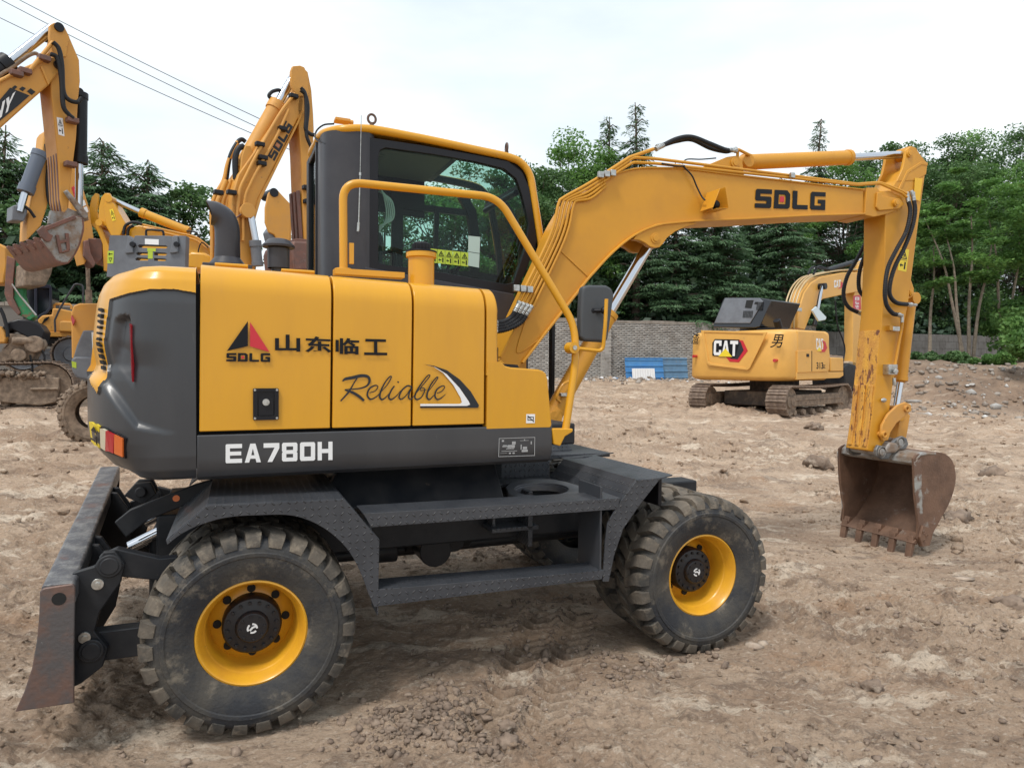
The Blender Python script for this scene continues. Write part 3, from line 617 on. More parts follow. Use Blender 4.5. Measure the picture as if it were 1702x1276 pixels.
zz = [rim[2][1], S(845, 262)[1]]
xa, xb = rim[2][0], S(760, 250)[0]
mb.hexa([(xa, YN + .02, roofz + .03), (xb, YN + .02, roofz + .012), (xb, YF - .02, roofz + .012), (xa, YF - .02, roofz + .03)], [(xa, YN + .02, roofz + .005), (xb, YN + .02, roofz - .015), (xb, YF - .02, roofz - .015), (xa, YF - .02, roofz + .005)])
B('roof_panel', mb, YEL, bevel=.008)
mb = MB(); mb.hexa([(xr + .05, YN + .06, roofz - .04), (xb, YN + .06, roofz - .06), (xb, YF - .05, roofz - .06), (xr + .05, YF - .05, roofz - .04)], [(xr + .05, YN + .06, roofz - .028), (xb, YN + .06, roofz - .046), (xb, YF - .05, roofz - .046), (xr + .05, YF - .05, roofz - .028)])
mb.box(xr + .25, xr + .45, 1.5, 1.75, roofz - .065, roofz - .04); B('cab_lining', mb, LINER, bevel=.004)
# windscreen: curved strip from roof front down to the posts
wsl = [(xb, roofz - .01), (S(845, 262)[0], S(845, 264)[1]), (S(868, 275)[0], S(868, 277)[1]), (S(880, 296)[0], S(880, 296)[1]), (S(886, 325)[0], S(886, 325)[1]), (S(897, 395)[0], S(897, 395)[1]), (S(903, 440)[0], 2.2), (S(903, 470)[0], 1.95)]
mb = MB(); mb.prism(offset(smooth2(wsl, 4), .006), YN + .05, YF - .05); B('windscreen', mb, GLASS, ang=60)
mb = MB()
for yy in (YN + .03, YF - .06): mb.prism(offset(smooth2(wsl[:7], 4), .05), yy, yy + .035)
mb.prism(offset([(xb - .02, roofz - .02), (xb + .05, roofz - .03)], .05), YN + .04, YF - .04)
k = 3; mb.box(wsl[3][0] - .05, wsl[3][0] - .01, YN + .05, YF - .05, wsl[3][1] - .07, wsl[3][1] - .03)
mb.cyl((wsl[3][0] - .06, YN + .1, wsl[3][1] - .09), (wsl[3][0] - .06, YF - .1, wsl[3][1] - .09), .022)
B('windscreen_frame', mb, BLK, ang=50)
# far side wall with its sliding windows
W = lambda u, v: (lambda q: (q[0], q[2]))(FU.at(u, v, y=YF - .03))
def strip(mb, pts, w, y0, y1): mb.prism(offset([W(*p) for p in pts], w), y0, y1)
mb = MB(); mb.prism([(xr, roofz - .30), (xb, roofz - .34), (xb, roofz - .03), (xr, roofz - .0)], YF - .02, YF - .012)
strip(mb, [(661, 300), (660, 460)], .09, YF - .034, YF - .0); strip(mb, [(664, 341), (776, 354)], .05, YF - .038, YF - .008); strip(mb, [(726, 346), (723, 458)], .035, YF - .042, YF - .01)
strip(mb, [(768, 325), (783, 352), (790, 400), (788, 460)], .08, YF - .046, YF - .0); strip(mb, [(560, 452), (790, 462), (850, 470)], .10, YF - .03, YF - .002); strip(mb, [(592, 300), (588, 460)], .05, YF - .034, YF - .002)
strip(mb, [(835, 330), (860, 372), (868, 420), (862, 470)], .05, YF - .036, YF - .002)
B('door_frame', mb, BLK)
mb = MB(); mb.prism([(xr + .02, 1.9), (S(893, 380)[0] - .05, 1.9), (S(893, 380)[0] - .05, roofz - .3), (xb, roofz - .08), (xr + .02, roofz - .05)], YF - .004, YF + .001); B('door_window', mb, GLASS)
mb = MB(); mb.box(xr, 1.95, YN + .01, YF, 1.45, 2.02); mb.prism([(k0 - .02, 1.95), (k0 - .02, S(612, 447)[1] + .01), (S(853, 492)[0], S(853, 492)[1] + .015), (S(853, 492)[0] + .08, 1.95)], YN - .012, YN + .04); B('cab_base', mb, GREY2, bevel=.006)
mb = MB(); mb.prism(rrect(.78, .92, 2.02, 2.62, .05), 1.45, 1.88); mb.prism(rrect(.80, 1.25, 2.02, 2.15, .04), 1.42, 1.9); mb.prism(rrect(.80, .90, 2.64, 2.82, .03), 1.53, 1.8); B('operator_seat', mb, SEAT, bevel=.03, seg=3)
mb = MB(); mb.cyl((1.62, 1.66, 2.0), (1.5, 1.66, 2.42), .03); mb.tube([(1.5 + .14 * math.cos(t) * .4, 1.66 + .16 * math.sin(t), 2.43 + .14 * math.cos(t) * .9) for t in [2 * math.pi * k / 24 for k in range(25)]], .012, 8); mb.box(1.45, 1.7, 1.30, 1.42, 2.0, 2.28); mb.box(1.30, 1.36, 1.32, 1.36, 2.0, 2.36); B('control_console', mb, BLK, bevel=.01)
mb = MB(); mb.tube(catmull([(1.02, 2.0, 2.05), (1.02, 2.0, 2.5), (1.06, 2.0, 2.56), (1.12, 2.0, 2.56), (1.14, 2.0, 2.5), (1.14, 2.0, 2.05)], 5), .014, 8); B('grab_handle', mb, BLK)
mb = MB()
for k in range(5):
    pp = [(.86, YN + .07 + .006 * k, 2.90 - .01 * k), (.90 + .012 * k, YN + .08, 2.80), (.91 + .012 * k, YN + .08, 2.68), (.86, YN + .07, 2.58 + .01 * k)]; mb.tube(catmull(pp, 6), .005, 6)
B('coiled_cord', mb, mat('pale_cord', (.4, .42, .4), .5))
# window stickers
mb = MB()
for k in range(5):
    a, b = 714 + k * 13, 726.3 + k * 13; o = (a - 714) * .11
    f = plane_map(FU, [(a, 436 + o), (b, 437.4 + o), (a, 413 + o), (b, 414.4 + o)], YN, -1, .001); warn_sticker(mb, f)
B('window_warning_labels', mb, [WGRN, INK])
mb = MB()
for c in ([(778, 417 + 1), (797, 421), (778.5, 392), (798, 394)], [(777, 441.5), (796, 445), (778, 419), (797, 422)]): mb.prism([(0, 0), (1, 0), (1, 1), (0, 1)], 0, .0008, None, 0, plane_map(FU, c, YN, -1, .001))
B('paper_label', mb, PAPER)
# roof fittings
for (u, v) in ((618, 208), (842, 255)):
    q = FU.at(u, v, y=YN + .05); mb = MB(); mb.cyl((q[0], YN + .05, q[2] - .02), (q[0], YN + .05, q[2] + .015), .014)
    aa = R(60) if u < 700 else R(0); mb.tube([(q[0] + .026 * math.cos(t) * (1 if u < 700 else .12), YN + .05 + .024 * math.cos(t) * (0 if u < 700 else 1), q[2] + .04 + .03 * math.sin(t)) for t in [2 * math.pi * k / 20 for k in range(21)]], .0085, 8); B('lifting_eye', mb, mat('brown_steel%d' % u, (.12, .075, .06), .6, .3))
q = FU.at(556, 202, y=YN + .2); mb = MB(); mb.box(q[0], q[0] + .1, YN + .16, YN + .24, q[2], q[2] + .02); mb.cyl((q[0] + .1, YN + .2, q[2] + .01), (q[0] + .125, YN + .2, q[2] + .01), .016, n=12); B('lamp_bracket', mb, YELO, bevel=.003)
c = [exy(555, 206, YN + .2), exy(538, 208, YN + .25), exy(526, 218, YN + .28), exy(525, 231, YN + .25), exy(541, 239, YN + .1)]; mb = MB(); mb.tube(catmull(c, 8), .006, 6); B('lamp_cable', mb, BLK)
mb = MB(); a, b, c = exy(596, 372, 1.21), exy(598.5, 290, 1.21), exy(600.5, 192, 1.21); mb.tube([a, b], .0045, 6); mb.tube([b, c], .0025, 6); mb.cyl(exy(595, 385, 1.21), exy(596, 370, 1.21), .009); mb.cyl(exy(598.4, 292, 1.21), exy(598.6, 287, 1.21), .008); B('antenna', mb, ZINC)

# ---- handrail and mirror
def hp(u, v, y): return exy(u, v, y)
rail = [hp(571, 447, .40), hp(571, 312, .40), hp(598, 302.5, .40), hp(828, 328, .27), hp(955, 540, .17), hp(957, 600, .15), hp(946, 690, .12), hp(940, 714, .12)]
rail = [rail[0], hp(572, 345, .40), hp(574, 303, .40)] + rail[3:]
mb = MB(); mb.tube(roundpath([rail[0], hp(570, 302, .40)] + [rail[3], rail[4], rail[5], rail[7]], .10, 8), .0215, 14)
mb.cyl(hp(571, 450, .40), hp(571, 446, .40), .04); mb.box(*(lambda q: (q[0] - .05, q[0] + .32, .36, .44, q[2] - .03, q[2]))(hp(571, 448, .40)))
q = hp(584, 420, .40); mb.box(q[0] - .012, q[0] + .012, .39, .41, q[2] - .06, q[2] + .05)
B('handrail', mb, YEL, bevel=.001, ang=50)
a = FU.p([(917, 712), (951, 712), (951, 717), (938, 725), (930, 741), (920, 738)], .1); mb = MB(); mb.prism(a, .09, .15); B('handrail_bracket', mb, YEL, bevel=.005)
mc = hp(950, 578, .13); m = MB(); m.cyl(mc - Vector((0, .035, 0)), mc + Vector((0, .03, 0)), .032); m.tube(roundpath([mc, hp(1002, 584, .12), hp(1006, 540, .10), hp(1008, 497, .10)], .04, 6), .011, 12); MA = B('mirror_arm', m, YEL, ang=50)
m = MB(); m.cyl(mc - Vector((0, .042, 0)), mc - Vector((0, .03, 0)), .013); m2 = build('bolt', m, ZINC, MA, 0, TU)
cx = [(965, 477), (975, 474.5), (1003, 475), (1012, 480), (1016, 490), (1012, 520), (1006, 565), (1000, 569), (966, 567), (960, 561), (961, 520), (963, 487)]
a = FU.p(cx, .20); mb = MB(); mb.prism(a, .165, .225); B('mirror', mb, mat('mirror_shell', (.055, .06, .066), .55, bump=.05, bscale=200), bevel=.022, seg=5, ang=60)
a = FU.p([(969, 482), (1008, 484), (1001, 562), (966, 561)], .24); mb = MB(); mb.prism(a, .226, .229); B('mirror_glass', mb, CHR)
q = hp(1004, 516, .13); mb = MB(); mb.ball(q, .022); mb.cyl(q, q + Vector((-.045, .05, 0)), .012); mb.ball(q + Vector((-.05, .045, 0)), .026, (1, .5, 1)); B('mirror_joint', mb, BLK, ang=60)
# ---- boom (near plate at y .95, far plate at 1.23)
BY0, BY1 = .95, 1.23
PB = lambda L: FU.p(L, BY0)
up_ = [(832, 594), (868, 525), (917, 420), (928.6, 388), (948, 351), (968, 324), (1005, 300), (1030, 287), (1067, 279), (1136, 279.5), (1240, 292.5), (1340, 304), (1437, 315)]
lo_ = [(1437, 355.5), (1350, 358), (1240, 364), (1165, 367), (1128, 370), (1091, 375), (1054, 391), (1017, 420), (978, 462), (941, 509), (905, 555), (868, 603)]
U2 = smooth2(PB(up_[2:10]), 4); L2 = smooth2(PB(lo_[3:9]), 4)
upp = PB(up_[:2]) + U2 + PB(up_[10:]); lop = PB(lo_[:3]) + L2 + PB(lo_[9:])
foot = PB([(850, 640), (836, 640), (820, 615)])
mb = MB(); mb.prism(upp + lop + foot, BY0 + .012, BY1 - .012); BOOM = B('boom', mb, YELB, bevel=.003)
mb = MB()
mb.prism(offset(upp, .012), BY0 - .002, BY1 + .002)
mb.prism(offset(lop, .014), BY0 - .016, BY1 + .016)
wl_ = PB([(928, 412), (978, 459)]); mb.prism(offset(wl_, .010), BY0 + .006, BY0 + .012)
wl_ = PB([(862, 583), (866, 576), (902, 560)]); mb.prism(offset(smooth2(PB([(875, 530), (860, 580), (868, 584), (900, 562)]), 4), .008), BY0 + .006, BY0 + .012)
build('boom_flanges', mb, YELB, BOOM, .003, TU)
mb = MB(); mb.prism(PB([(1440, 312), (1457, 312), (1462, 318), (1478, 317), (1497, 326), (1502, 338), (1494, 349), (1474, 356), (1452, 361), (1437, 358)]), BY0 - .004, BY1 + .004)
mb.prism(PB([(1455, 321), (1461, 320), (1463, 326), (1492, 331), (1500, 340), (1491, 348), (1458, 351), (1453, 345)]), BY0 - .022, BY0 - .004)
build('boom_nose', mb, YELB, BOOM, .006, TU)
def pin(c, r=.03, y=BY0 - .03, l=.03, parent=None, m=YELB):
    q = FU.at(*c, y=y); mb = MB(); mb.cyl((q[0], y, q[2]), (q[0], y + l, q[2]), r, r, 20); mb.cyl((q[0], y - .006, q[2]), (q[0], y, q[2]), r * .62, r * .62, 14); return build('pin', mb, m, parent, .002, TU)
pin((1491, 337), .032, BY0 - .045, .03, BOOM)
# boom cylinder lug under the bend
lug = PB([(1052, 398), (1062, 399), (1072, 404), (1080, 410), (1088, 412), (1096, 411), (1102, 405), (1108, 396), (1122, 385), (1140, 377), (1160, 371), (1128, 368), (1091, 372), (1062, 386)])
mb = MB(); mb.prism(lug, BY0 - .003, BY0 + .045); mb.prism(lug, BY1 - .045, BY1 + .003); build('cylinder_lug', mb, YELB, BOOM, .004, TU); pin((1090, 396), .04, BY0 - .009, .01, BOOM)
# arm cylinder lug and the long cylinder on top
lug = PB([(1160, 281), (1213, 259), (1228, 257), (1238, 263), (1242, 293), (1190, 287)])
mb = MB(); mb.prism(lug, BY0 + .03, BY0 + .06); mb.prism(lug, BY1 - .06, BY1 - .03); build('arm_cylinder_lug', mb, YELB, BOOM, .004, TU); pin((1222.5, 270.5), .04, BY0 + .018, .012, BOOM)
YC = (BY0 + BY1) / 2
def E3(u, v, y=YC): q = FU.at(u, v, y=y); return Vector((q[0], y, q[2]))
def pcyl(name, a, b, c, rb, rr, m=YELB, parent=None, clev=.055):
    """hydraulic cylinder: barrel a-b, rod b-c"""
    d = (b - a).normalized(); mb = MB(); mb.cyl(a, b, rb, n=28); mb.cyl(b - d * .035, b + d * .004, rb * 1.10, n=28); mb.cyl(b + d * .004, b + d * .02, rb * .8, rb * .6, n=24); mb.cyl(a - d * .02, a + d * .05, rb * 1.06, n=28)
    mb.cyl(a + Vector((0, -.07, 0)) - d * .02, a + Vector((0, .07, 0)) - d * .02, clev)
    o = build(name, mb, m, parent or EX, .002, TU); mb = MB(); mb.cyl(b, c, rr, n=20); build('rod', mb, CHR, o, 0, TU)
    mb = MB(); mb.cyl(c + Vector((0, -.06, 0)), c + Vector((0, .06, 0)), rr * 1.7, n=20); build('rod_eye', mb, m, o, .003, TU); return o
pcyl('arm_cylinder', E3(1238, 270), E3(1411, 262), E3(1503, 257), .062, .034)
pcyl('boom_cylinder', E3(918, 690), E3(1012, 520), E3(1085, 396), .068, .040)
mb = MB(); mb.tube(catmull([E3(931, 668, YC - .075), E3(925, 660, YC - .085), E3(935, 640, YC - .09), E3(945, 634, YC - .085)], 5), .010, 8); B('oil_pipe', mb, YELB)
mb = MB(); mb.box(*(lambda q: (q[0] - .03, q[0] + .03, YC - .10, YC - .06, q[2] - .012, q[2] + .012))(E3(928, 655))); B('pipe_clamp', mb, ZINC, bevel=.003)
# boom foot bracket
mb = MB(); br = [FU.at(u, v, y=1.25) for u, v in ((880, 600), (913, 545), (914, 640), (880, 640))]; mb.prism([(1.50, 1.3), (1.50, 1.66), (1.58, 1.72), (1.66, 1.66), (1.86, 1.42), (1.9, 1.2), (1.5, 1.2)], BY0 - .06, BY0 - .02); mb.prism([(1.50, 1.3), (1.50, 1.70), (1.60, 1.80), (1.75, 1.86), (1.93, 1.98), (1.93, 1.3), (1.5, 1.2)], BY1 + .02, BY1 + .06); B('boom_bracket', mb, YELB, bevel=.005)
mb = MB(); q = FU.at(915, 560, y=1.3); mb.box(q[0] - .0, q[0] + .03, 1.28, 1.33, 1.3, 2.25); B('cab_post', mb, BLK, bevel=.004)
# ---- pipes running up the boom
mb = MB(); cl = [(842, 524), (869, 470), (890, 428), (932, 340), (968, 322)]
base = [(846, 522), (917, 385), (932, 335), (962, 316), (1003, 292)]
for k in range(5):
    y = BY0 - .012 + k * .002; o = k * 6.2
    pts = [(851 + o * 1.05, 522 + o * .25), (913 + o, 395 + o * .2), (928 + o * .98, 340 + o * .15), (936 + o * .9, 329 + o * .2), (968 + o * .55, 311 + o * .75), (1002 + o * .2, 291 + o * .75)]
    mb.tube(catmull([E3(u, v, y - .0) for u, v in pts], 6), .0105, 10)
B('boom_pipes', mb, YELB, ang=60)
mb = MB(); q = [E3(1000, 292, BY0 - .01), E3(1046, 262, BY0), E3(1086, 248, BY0 + .02)]; mb.tube(q, .013, 10)
for o in (0, 6):
    q = [E3(1002, 296 + o, BY0 - .01), E3(1040, 271 + o, BY0), E3(1052, 262 + o * 1.3, BY0), E3(1090, 264 + o * 1.3, BY0), E3(1300, 290 + o * .7, BY0), E3(1425, 306 + o * .3, BY0), E3(1462, 303 + o * .3, BY0), E3(1478, 309 + o * .5, BY0 - .02), E3(1500, 318 + o * .6, BY0 - .03), E3(1507, 322 + o, BY0 - .04)]
    mb.tube(roundpath(q, .03, 4), .0115, 10)
B('long_pipe', mb, YELB, ang=60)
mb = MB()
for (u, v) in ((860, 479), (1000, 291), (1318, 292)):
    q = E3(u, v, BY0 - .03)
    for k in range(3 if u < 1100 else 1): mb.box(q[0] - .03 + k * .05, q[0] + .012 + k * .05, BY0 - .045, BY0 - .018, q[2] - .022 + (-.002 if u < 900 else .012) * k, q[2] + .022 + (-.002 if u < 900 else .012) * k)
B('pipe_clamp', mb, ZINC, bevel=.004)
def hose(pts, y, r=.017, ends=True, name='hose', n=26, corr=True, fr=FU, parent=None, T=TU, ym=None):
    P = [Vector((*(lambda q: (q[0], (yy), q[2]))(fr.at(u, v, y=yy)),)) for (u, v), yy in zip(pts, y if isinstance(y, (list, tuple)) else [y] * len(pts))]
    c = catmull(P, n); mb = MB(); rs = [r * (1 + (.10 if i % 2 else -.06)) for i in range(len(c))] if corr else None
    mb.tube(c, r, 12, rs=rs); o = build(name, mb, HOSE, parent or EX, 0, T, ang=25 if corr else 60)
    if ends:
        mb = MB()
        for a, b in ((c[0], c[3]), (c[-1], c[-4])):
            d_ = (a - b).normalized(); mb.cyl(a - d_ * .03, a + d_ * .03, r * 1.05, n=14); mb.cyl(a + d_ * .03, a + d_ * .05, r * 1.25, n=6)
        build('fitting', mb, ZINC, o, .001, T)
    return o
for o in (0, 7): hose([(1098 + o * .3, 244 - o * .3), (1125, 231 + o * .5), (1150, 228 + o * .6), (1180, 239 + o), (1205, 249 + o * .4), (1216, 250)], BY0 + .03 + o * .01, .0165)
mb = MB(); mb.tube([E3(1222, 250, BY0 + .03), E3(1228, 249, BY0 + .04), E3(1246, 258, BY0 + .06)], .012, 8); mb.cyl(E3(1226, 262, BY0 + .05), E3(1226, 247, BY0 + .05), .012); B('pipe_elbow', mb, YELB)
for k in range(4):
    y = BY0 - .03; hose([(859 + k * 6.2, 512 + k * 2), (850 + k * 5, 527 + k * 3), (836 + k * 2, 535 + k * 4), (820, 536 + k * 5)], [y, y, y - .02, y - .05], .017, n=12)
# ---- work lamp guard on the boom with its cable
lg = FU.p([(1151, 341), (1162, 311), (1187, 309), (1210, 324), (1190, 355), (1170, 358)], BY0)
a, b, c, d_, e, f_ = [E3(u, v, y) for u, v, y in ((1150, 346, BY0 - .16), (1163, 318, BY0 - .16), (1187, 309, BY0 - .13), (1191, 355, BY0 - .10), (1170, 358, BY0 - .13), (1210, 324, BY0 - .0))]
x0 = E3(1158, 335)[0]; q0 = E3(1170, 335, BY0); cx, cz = q0[0] + .02, q0[2]
mb = MB(); R_ = R(20)
def gb(x, y, z): return (cx + x * math.cos(R_) + z * math.sin(R_) * .3, BY0 - y, cz + z * math.cos(R_) - x * math.sin(R_) * .1)
def slab(p0, p1, p2, p3, t):
    n = (Vector(p1) - Vector(p0)).cross(Vector(p3) - Vector(p0)).normalized() * t; mb.hexa([p0, p1, p2, p3], [tuple(Vector(p) + n) for p in (p0, p1, p2, p3)])
slab(gb(-.02, .0, -.09), gb(.10, .0, -.07), gb(.10, .15, -.07), gb(-.02, .15, -.09), .004)
slab(gb(-.05, .005, -.09), gb(-.05, .15, -.09), gb(.0, .15, .07), gb(.0, .005, .07), .004)
slab(gb(.10, .005, -.07), gb(.10, .15, -.07), gb(.05, .15, .09), gb(.05, .005, .09), -.004)
LG = B('lamp_guard', mb, YELB, bevel=.0015)
mb = MB(); mb.ball(gb(.03, .08, -.04), .035); build('work_lamp', mb, BLK, LG, 0, TU)
hose([(1136, 277), (1150, 292), (1158, 310), (1166, 326), (1172, 333)], [BY0 - .01, BY0 - .02, BY0 - .02, BY0 - .04, BY0 - .07], .006, False, 'lamp_cable', 8, False)
hose([(1100, 272), (1125, 276), (1138, 276)], BY0 - .015, .006, False, 'lamp_cable', 8, False)
hose([(1134, 272), (1142, 265), (1165, 265), (1190, 263)], BY0 + .05, .005, False, 'lamp_cable', 8, False)
# ---- decals on the boom
B('boom_lettering', sdlg([(1254, 345.5), (1371, 349.5), (1256, 314), (1372, 320)], BY0 + .010), [INK, RED])
# ---- arm
AY0, AY1 = .97, 1.19
PA = lambda L: FU.p(L, AY0)
armp = PA([(1472, 330), (1490, 300), (1530, 283), (1538, 287), (1526, 373), (1519, 430), (1510, 500), (1499, 560), (1484, 640), (1476, 700), (1470, 738), (1456, 752), (1441, 748), (1449, 700), (1457, 620), (1467, 514), (1471, 420)])
mb = MB(); mb.prism(armp, AY0, AY1); ARM = B('arm', mb, YELB, bevel=.006)
mb = MB()
hp_ = PA([(1490, 302), (1500, 280), (1504, 262), (1506, 250), (1514, 243), (1522, 246), (1528, 256), (1541, 272), (1539, 290), (1521, 300)])
mb.prism(hp_, AY0 - .004, AY0 + .024); mb.prism(hp_, AY1 - .024, AY1 + .004)
sp = PA([(1493, 318), (1508, 286), (1530, 272), (1541, 273)]); mb.prism(offset(sp, .03), AY0 - .008, AY1 + .008)
ear = PA([(1510, 455), (1517, 462), (1523, 480), (1520, 493), (1511, 498), (1501, 497), (1500, 470)]); mb.prism(ear, AY0 + .02, AY0 + .05); mb.prism(ear, AY1 - .05, AY1 - .02)
build('arm_head', mb, YELB, ARM, .005, TU)
pin((1513, 255), .034, AY0 - .018, .014, ARM); pin((1516, 487), .03, AY0 + .006, .014, ARM)
# rusty wear front: thin plate with ribs on the inner face
il = [FU.at(u, v, y=AY0) for u, v in ((1464, 548), (1457, 620), (1449, 700), (1442, 745))]
mb = MB()
xs_ = [(q[0], q[2]) for q in il]
mb.prism([(a - .006, b) for a, b in xs_] + [(a + .001, b) for a, b in xs_[::-1]], AY0 + .004, AY1 - .004); build('worn_face', mb, YELR, ARM, 0, TU)
mb = MB(); xr_ = [(q[0], q[2]) for q in [FU.at(u, v, y=AY0) for u, v in ((1454.5, 640), (1449, 700), (1443, 742))]]
for yy in (AY0 + .01, AY0 + .085, AY0 + .16): mb.prism([(a - .022, b) for a, b in xr_] + [(a - .004, b) for a, b in xr_[::-1]], yy, yy + .045)
build('wear_rib', mb, YELR, ARM, .006, TU)
mb = MB(); warn_sticker(mb, plane_map(FU, [(1492, 449), (1506, 452), (1497, 413), (1511, 415)], AY0, -1, .001)); build('warning_sticker', mb, [WARN, INK], ARM, 0, TU); mb = MB(); mb.prism([(0, 0), (1, 0), (1, 1), (0, 1)], 0, .0008, None, 0, plane_map(FU, [(1517, 331), (1527, 335), (1519, 296), (1532, 297)], AY0, -1, .009)); build('orange_sticker', mb, mat('orange_yellow_sticker', (.80, .45, .02), .5), ARM, 0, TU)
# bucket cylinder on the far edge of the arm and its linkage
pcyl('bucket_cylinder', E3(1512, 500), E3(1497, 632), E3(1488, 690), .055, .03)
lk = FU.p([(1462, 724), (1466, 733), (1474, 731), (1478, 718), (1488, 703), (1506, 688), (1513, 682), (1512, 672), (1503, 668), (1490, 673), (1474, 688), (1464, 706)], AY0 - .03)
mb = MB()
for y0 in (AY0 - .045, AY1 + .02): mb.prism(lk, y0, y0 + .025)
LK = B('side_link', mb, YELO, bevel=.006)
for (u, v) in ((1471, 722), (1508, 679)):
    q = FU.at(u, v, y=AY0 - .06); mb = MB(); mb.lathe([(.030, 0), (.030, .03), (.016, .03), (.016, 0)], 20, (q[0], AY0 - .065, q[2]), closed=True); mb.cyl((q[0], AY0 - .04, q[2]), (q[0], AY1 + .05, q[2]), .022); build('pin', mb, YELO, LK, .002, TU)
mb = MB(); mb.prism(FU.p([(1483, 735), (1497, 735), (1505, 690), (1497, 680), (1488, 690)], YC), YC - .05, YC + .05); B('bucket_link', mb, YELO, bevel=.008)
# hoses at the elbow, elbow fittings and the arm pipe
ym = AY0 - .06
hose([(1509, 331), (1513, 352), (1506, 385), (1490, 415), (1476, 445), (1471, 480), (1473, 505), (1483, 520), (1492, 523)], [ym, ym - .03, ym - .04, ym - .04, ym - .04, ym - .04, ym - .03, ym - .02, ym], .0175, n=22)
hose([(1518, 329), (1521, 350), (1516, 378), (1503, 412), (1488, 442), (1480, 468), (1479, 490), (1490, 503), (1510, 506)], [ym, ym - .02, ym - .03, ym - .03, ym - .03, ym - .03, ym - .02, ym - .01, ym + .02], .0175, n=22)
hose([(1443, 395), (1425, 430), (1408, 460), (1402, 490), (1410, 510), (1430, 521)], [1.3, 1.33, 1.35, 1.35, 1.34, 1.3], .0175, n=22)
hose([(1441, 415), (1429, 450), (1428, 480), (1438, 495)], [1.25, 1.28, 1.28, 1.25], .0175, n=18)
mb = MB(); mb.cyl(E3(1507, 320, ym + .01), E3(1509, 330, ym), .018, n=8); mb.cyl(E3(1514, 317, ym + .01), E3(1518, 328, ym), .018, n=8); mb.cyl(E3(1493, 522, ym), E3(1499, 525, ym), .017, n=8); mb.cyl(E3(1499, 522, ym), E3(1499, 536, ym), .014, n=8); mb.cyl(E3(1510, 506, ym + .02), E3(1523, 507, ym + .03), .014, n=8)
mb.box(*(lambda q: (q[0] - .04, q[0] + .05, ym + .02, ym + .05, q[2] - .02, q[2] + .02))(E3(1493, 546, ym)))
mb.box(*(lambda q: (q[0] - .05, q[0] + .06, ym + .0, ym + .06, q[2] - .045, q[2] + .045))(E3(1484, 614, ym))); mb.cyl(E3(1489, 617, ym - .03), E3(1489, 617, ym), .022, n=6); mb.cyl(E3(1486, 628, ym), E3(1486, 640, ym), .015, n=8)
B('pipe_fittings', mb, ZINC, bevel=.002)
mb = MB(); mb.tube([E3(1499, 536, ym + .02), E3(1497, 553, ym + .03), E3(1488, 606, ym + .03)], .012, 8); mb.box(*(lambda q: (q[0] - .05, q[0] - .01, ym + .02, AY0, q[2] - .02, q[2] + .02))(E3(1489, 545, ym))); B('arm_pipe', mb, YELB)
mb = MB(); q = E3(1469, 665, AY0 - .02); mb.ball(q, .035, (1, .3, .6)); B('grease_block', mb, ZINC)
# ---- bucket
KY0, KY1 = .72, 1.50
PK = lambda L: FU.p(L, KY0)
side = PK([(1518, 762), (1526, 755), (1545, 751), (1566, 752), (1580, 761), (1587, 776), (1589, 795), (1585, 817), (1577, 838), (1566, 858), (1550, 888), (1540, 902), (1530, 908), (1524, 895), (1526, 870), (1520, 820)])
sd = smooth2(side[:11], 3) + side[11:]
mb = MB(); mb.prism(sd, KY0, KY0 + .018); mb.prism(sd, KY1 - .018, KY1); BK = B('bucket', mb, RUST, bevel=.004)
back = PK([(1530, 757), (1545, 753), (1566, 754), (1580, 763), (1586, 777), (1588, 795), (1584, 817), (1576, 838), (1565, 858), (1549, 886), (1536, 899)])
mb = MB(); mb.prism(offset(smooth2(back, 3), .02), KY0 + .002, KY1 - .002); build('bucket_shell', mb, RUST, BK, .002, TU)
tp = PK([(1519, 765), (1531, 757), (1546, 753)]); q = FU.at(1530, 765, y=KY0)
mb = MB(); mb.prism(offset([(q[0] - .05, q[2] - .03), (q[0] - .045, q[2] + .02), (q[0], q[2] + .05), (q[0] + .10, q[2] + .055), (q[0] + .2, q[2] + .05)], .024), KY0 - .004, KY1 + .004); mb.prism(circ(q[0] + .0, q[2] - .0, .052, 18), KY0 + .02, KY1 - .02); build('top_beam', mb, RUSTG, BK, .008, TU, ang=50)
e1 = PK([(1518, 768), (1530, 762), (1531, 820), (1534, 880), (1530, 903), (1523, 895), (1526, 870), (1520, 820)]); mb = MB(); mb.prism(e1, KY0 - .008, KY0); mb.prism(e1, KY1, KY1 + .008); build('side_cutter', mb, mat('scuffed_edge_steel', (.17, .10, .07), .5, .3, c2=(.36, .36, .34), scale=6, thr=(.52, .6), bump=.2), BK, .002, TU)
lip = FU.at(1530, 899, y=KY0); lx, lz = lip[0], lip[2]
mb = MB(); mb.prism([(lx - .085, lz - .012), (lx + .03, lz + .06), (lx + .05, lz + .05), (lx - .03, lz - .03)], KY0 + .01, KY1 - .01); build('cutting_edge', mb, RUST, BK, .004, TU)
tz = FU.at(1514, 949, y=KY0)
for k in range(5):
    y = KY0 + .02 + k * (KY1 - KY0 - .10) / 4; mb = MB()
    mb.hexa([(lx - .03, y, lz + .075), (lx + .035, y, lz + .055), (lx + .045, y, lz + .02), (lx - .06, y, lz - .03)], [(lx - .03, y + .06, lz + .075), (lx + .035, y + .06, lz + .055), (lx + .045, y + .06, lz + .02), (lx - .06, y + .06, lz - .03)])
    mb.hexa([(lx - .065, y, lz + .045), (lx - .02, y, lz + .02), (tz[0] + .01, y + .005, tz[2] - .005), (tz[0] - .012, y + .005, tz[2] - .005)], [(lx - .065, y + .06, lz + .045), (lx - .02, y + .06, lz + .02), (tz[0] + .01, y + .055, tz[2] - .005), (tz[0] - .012, y + .055, tz[2] - .005)])
    build('tooth', mb, RUST, BK, .006, TU)
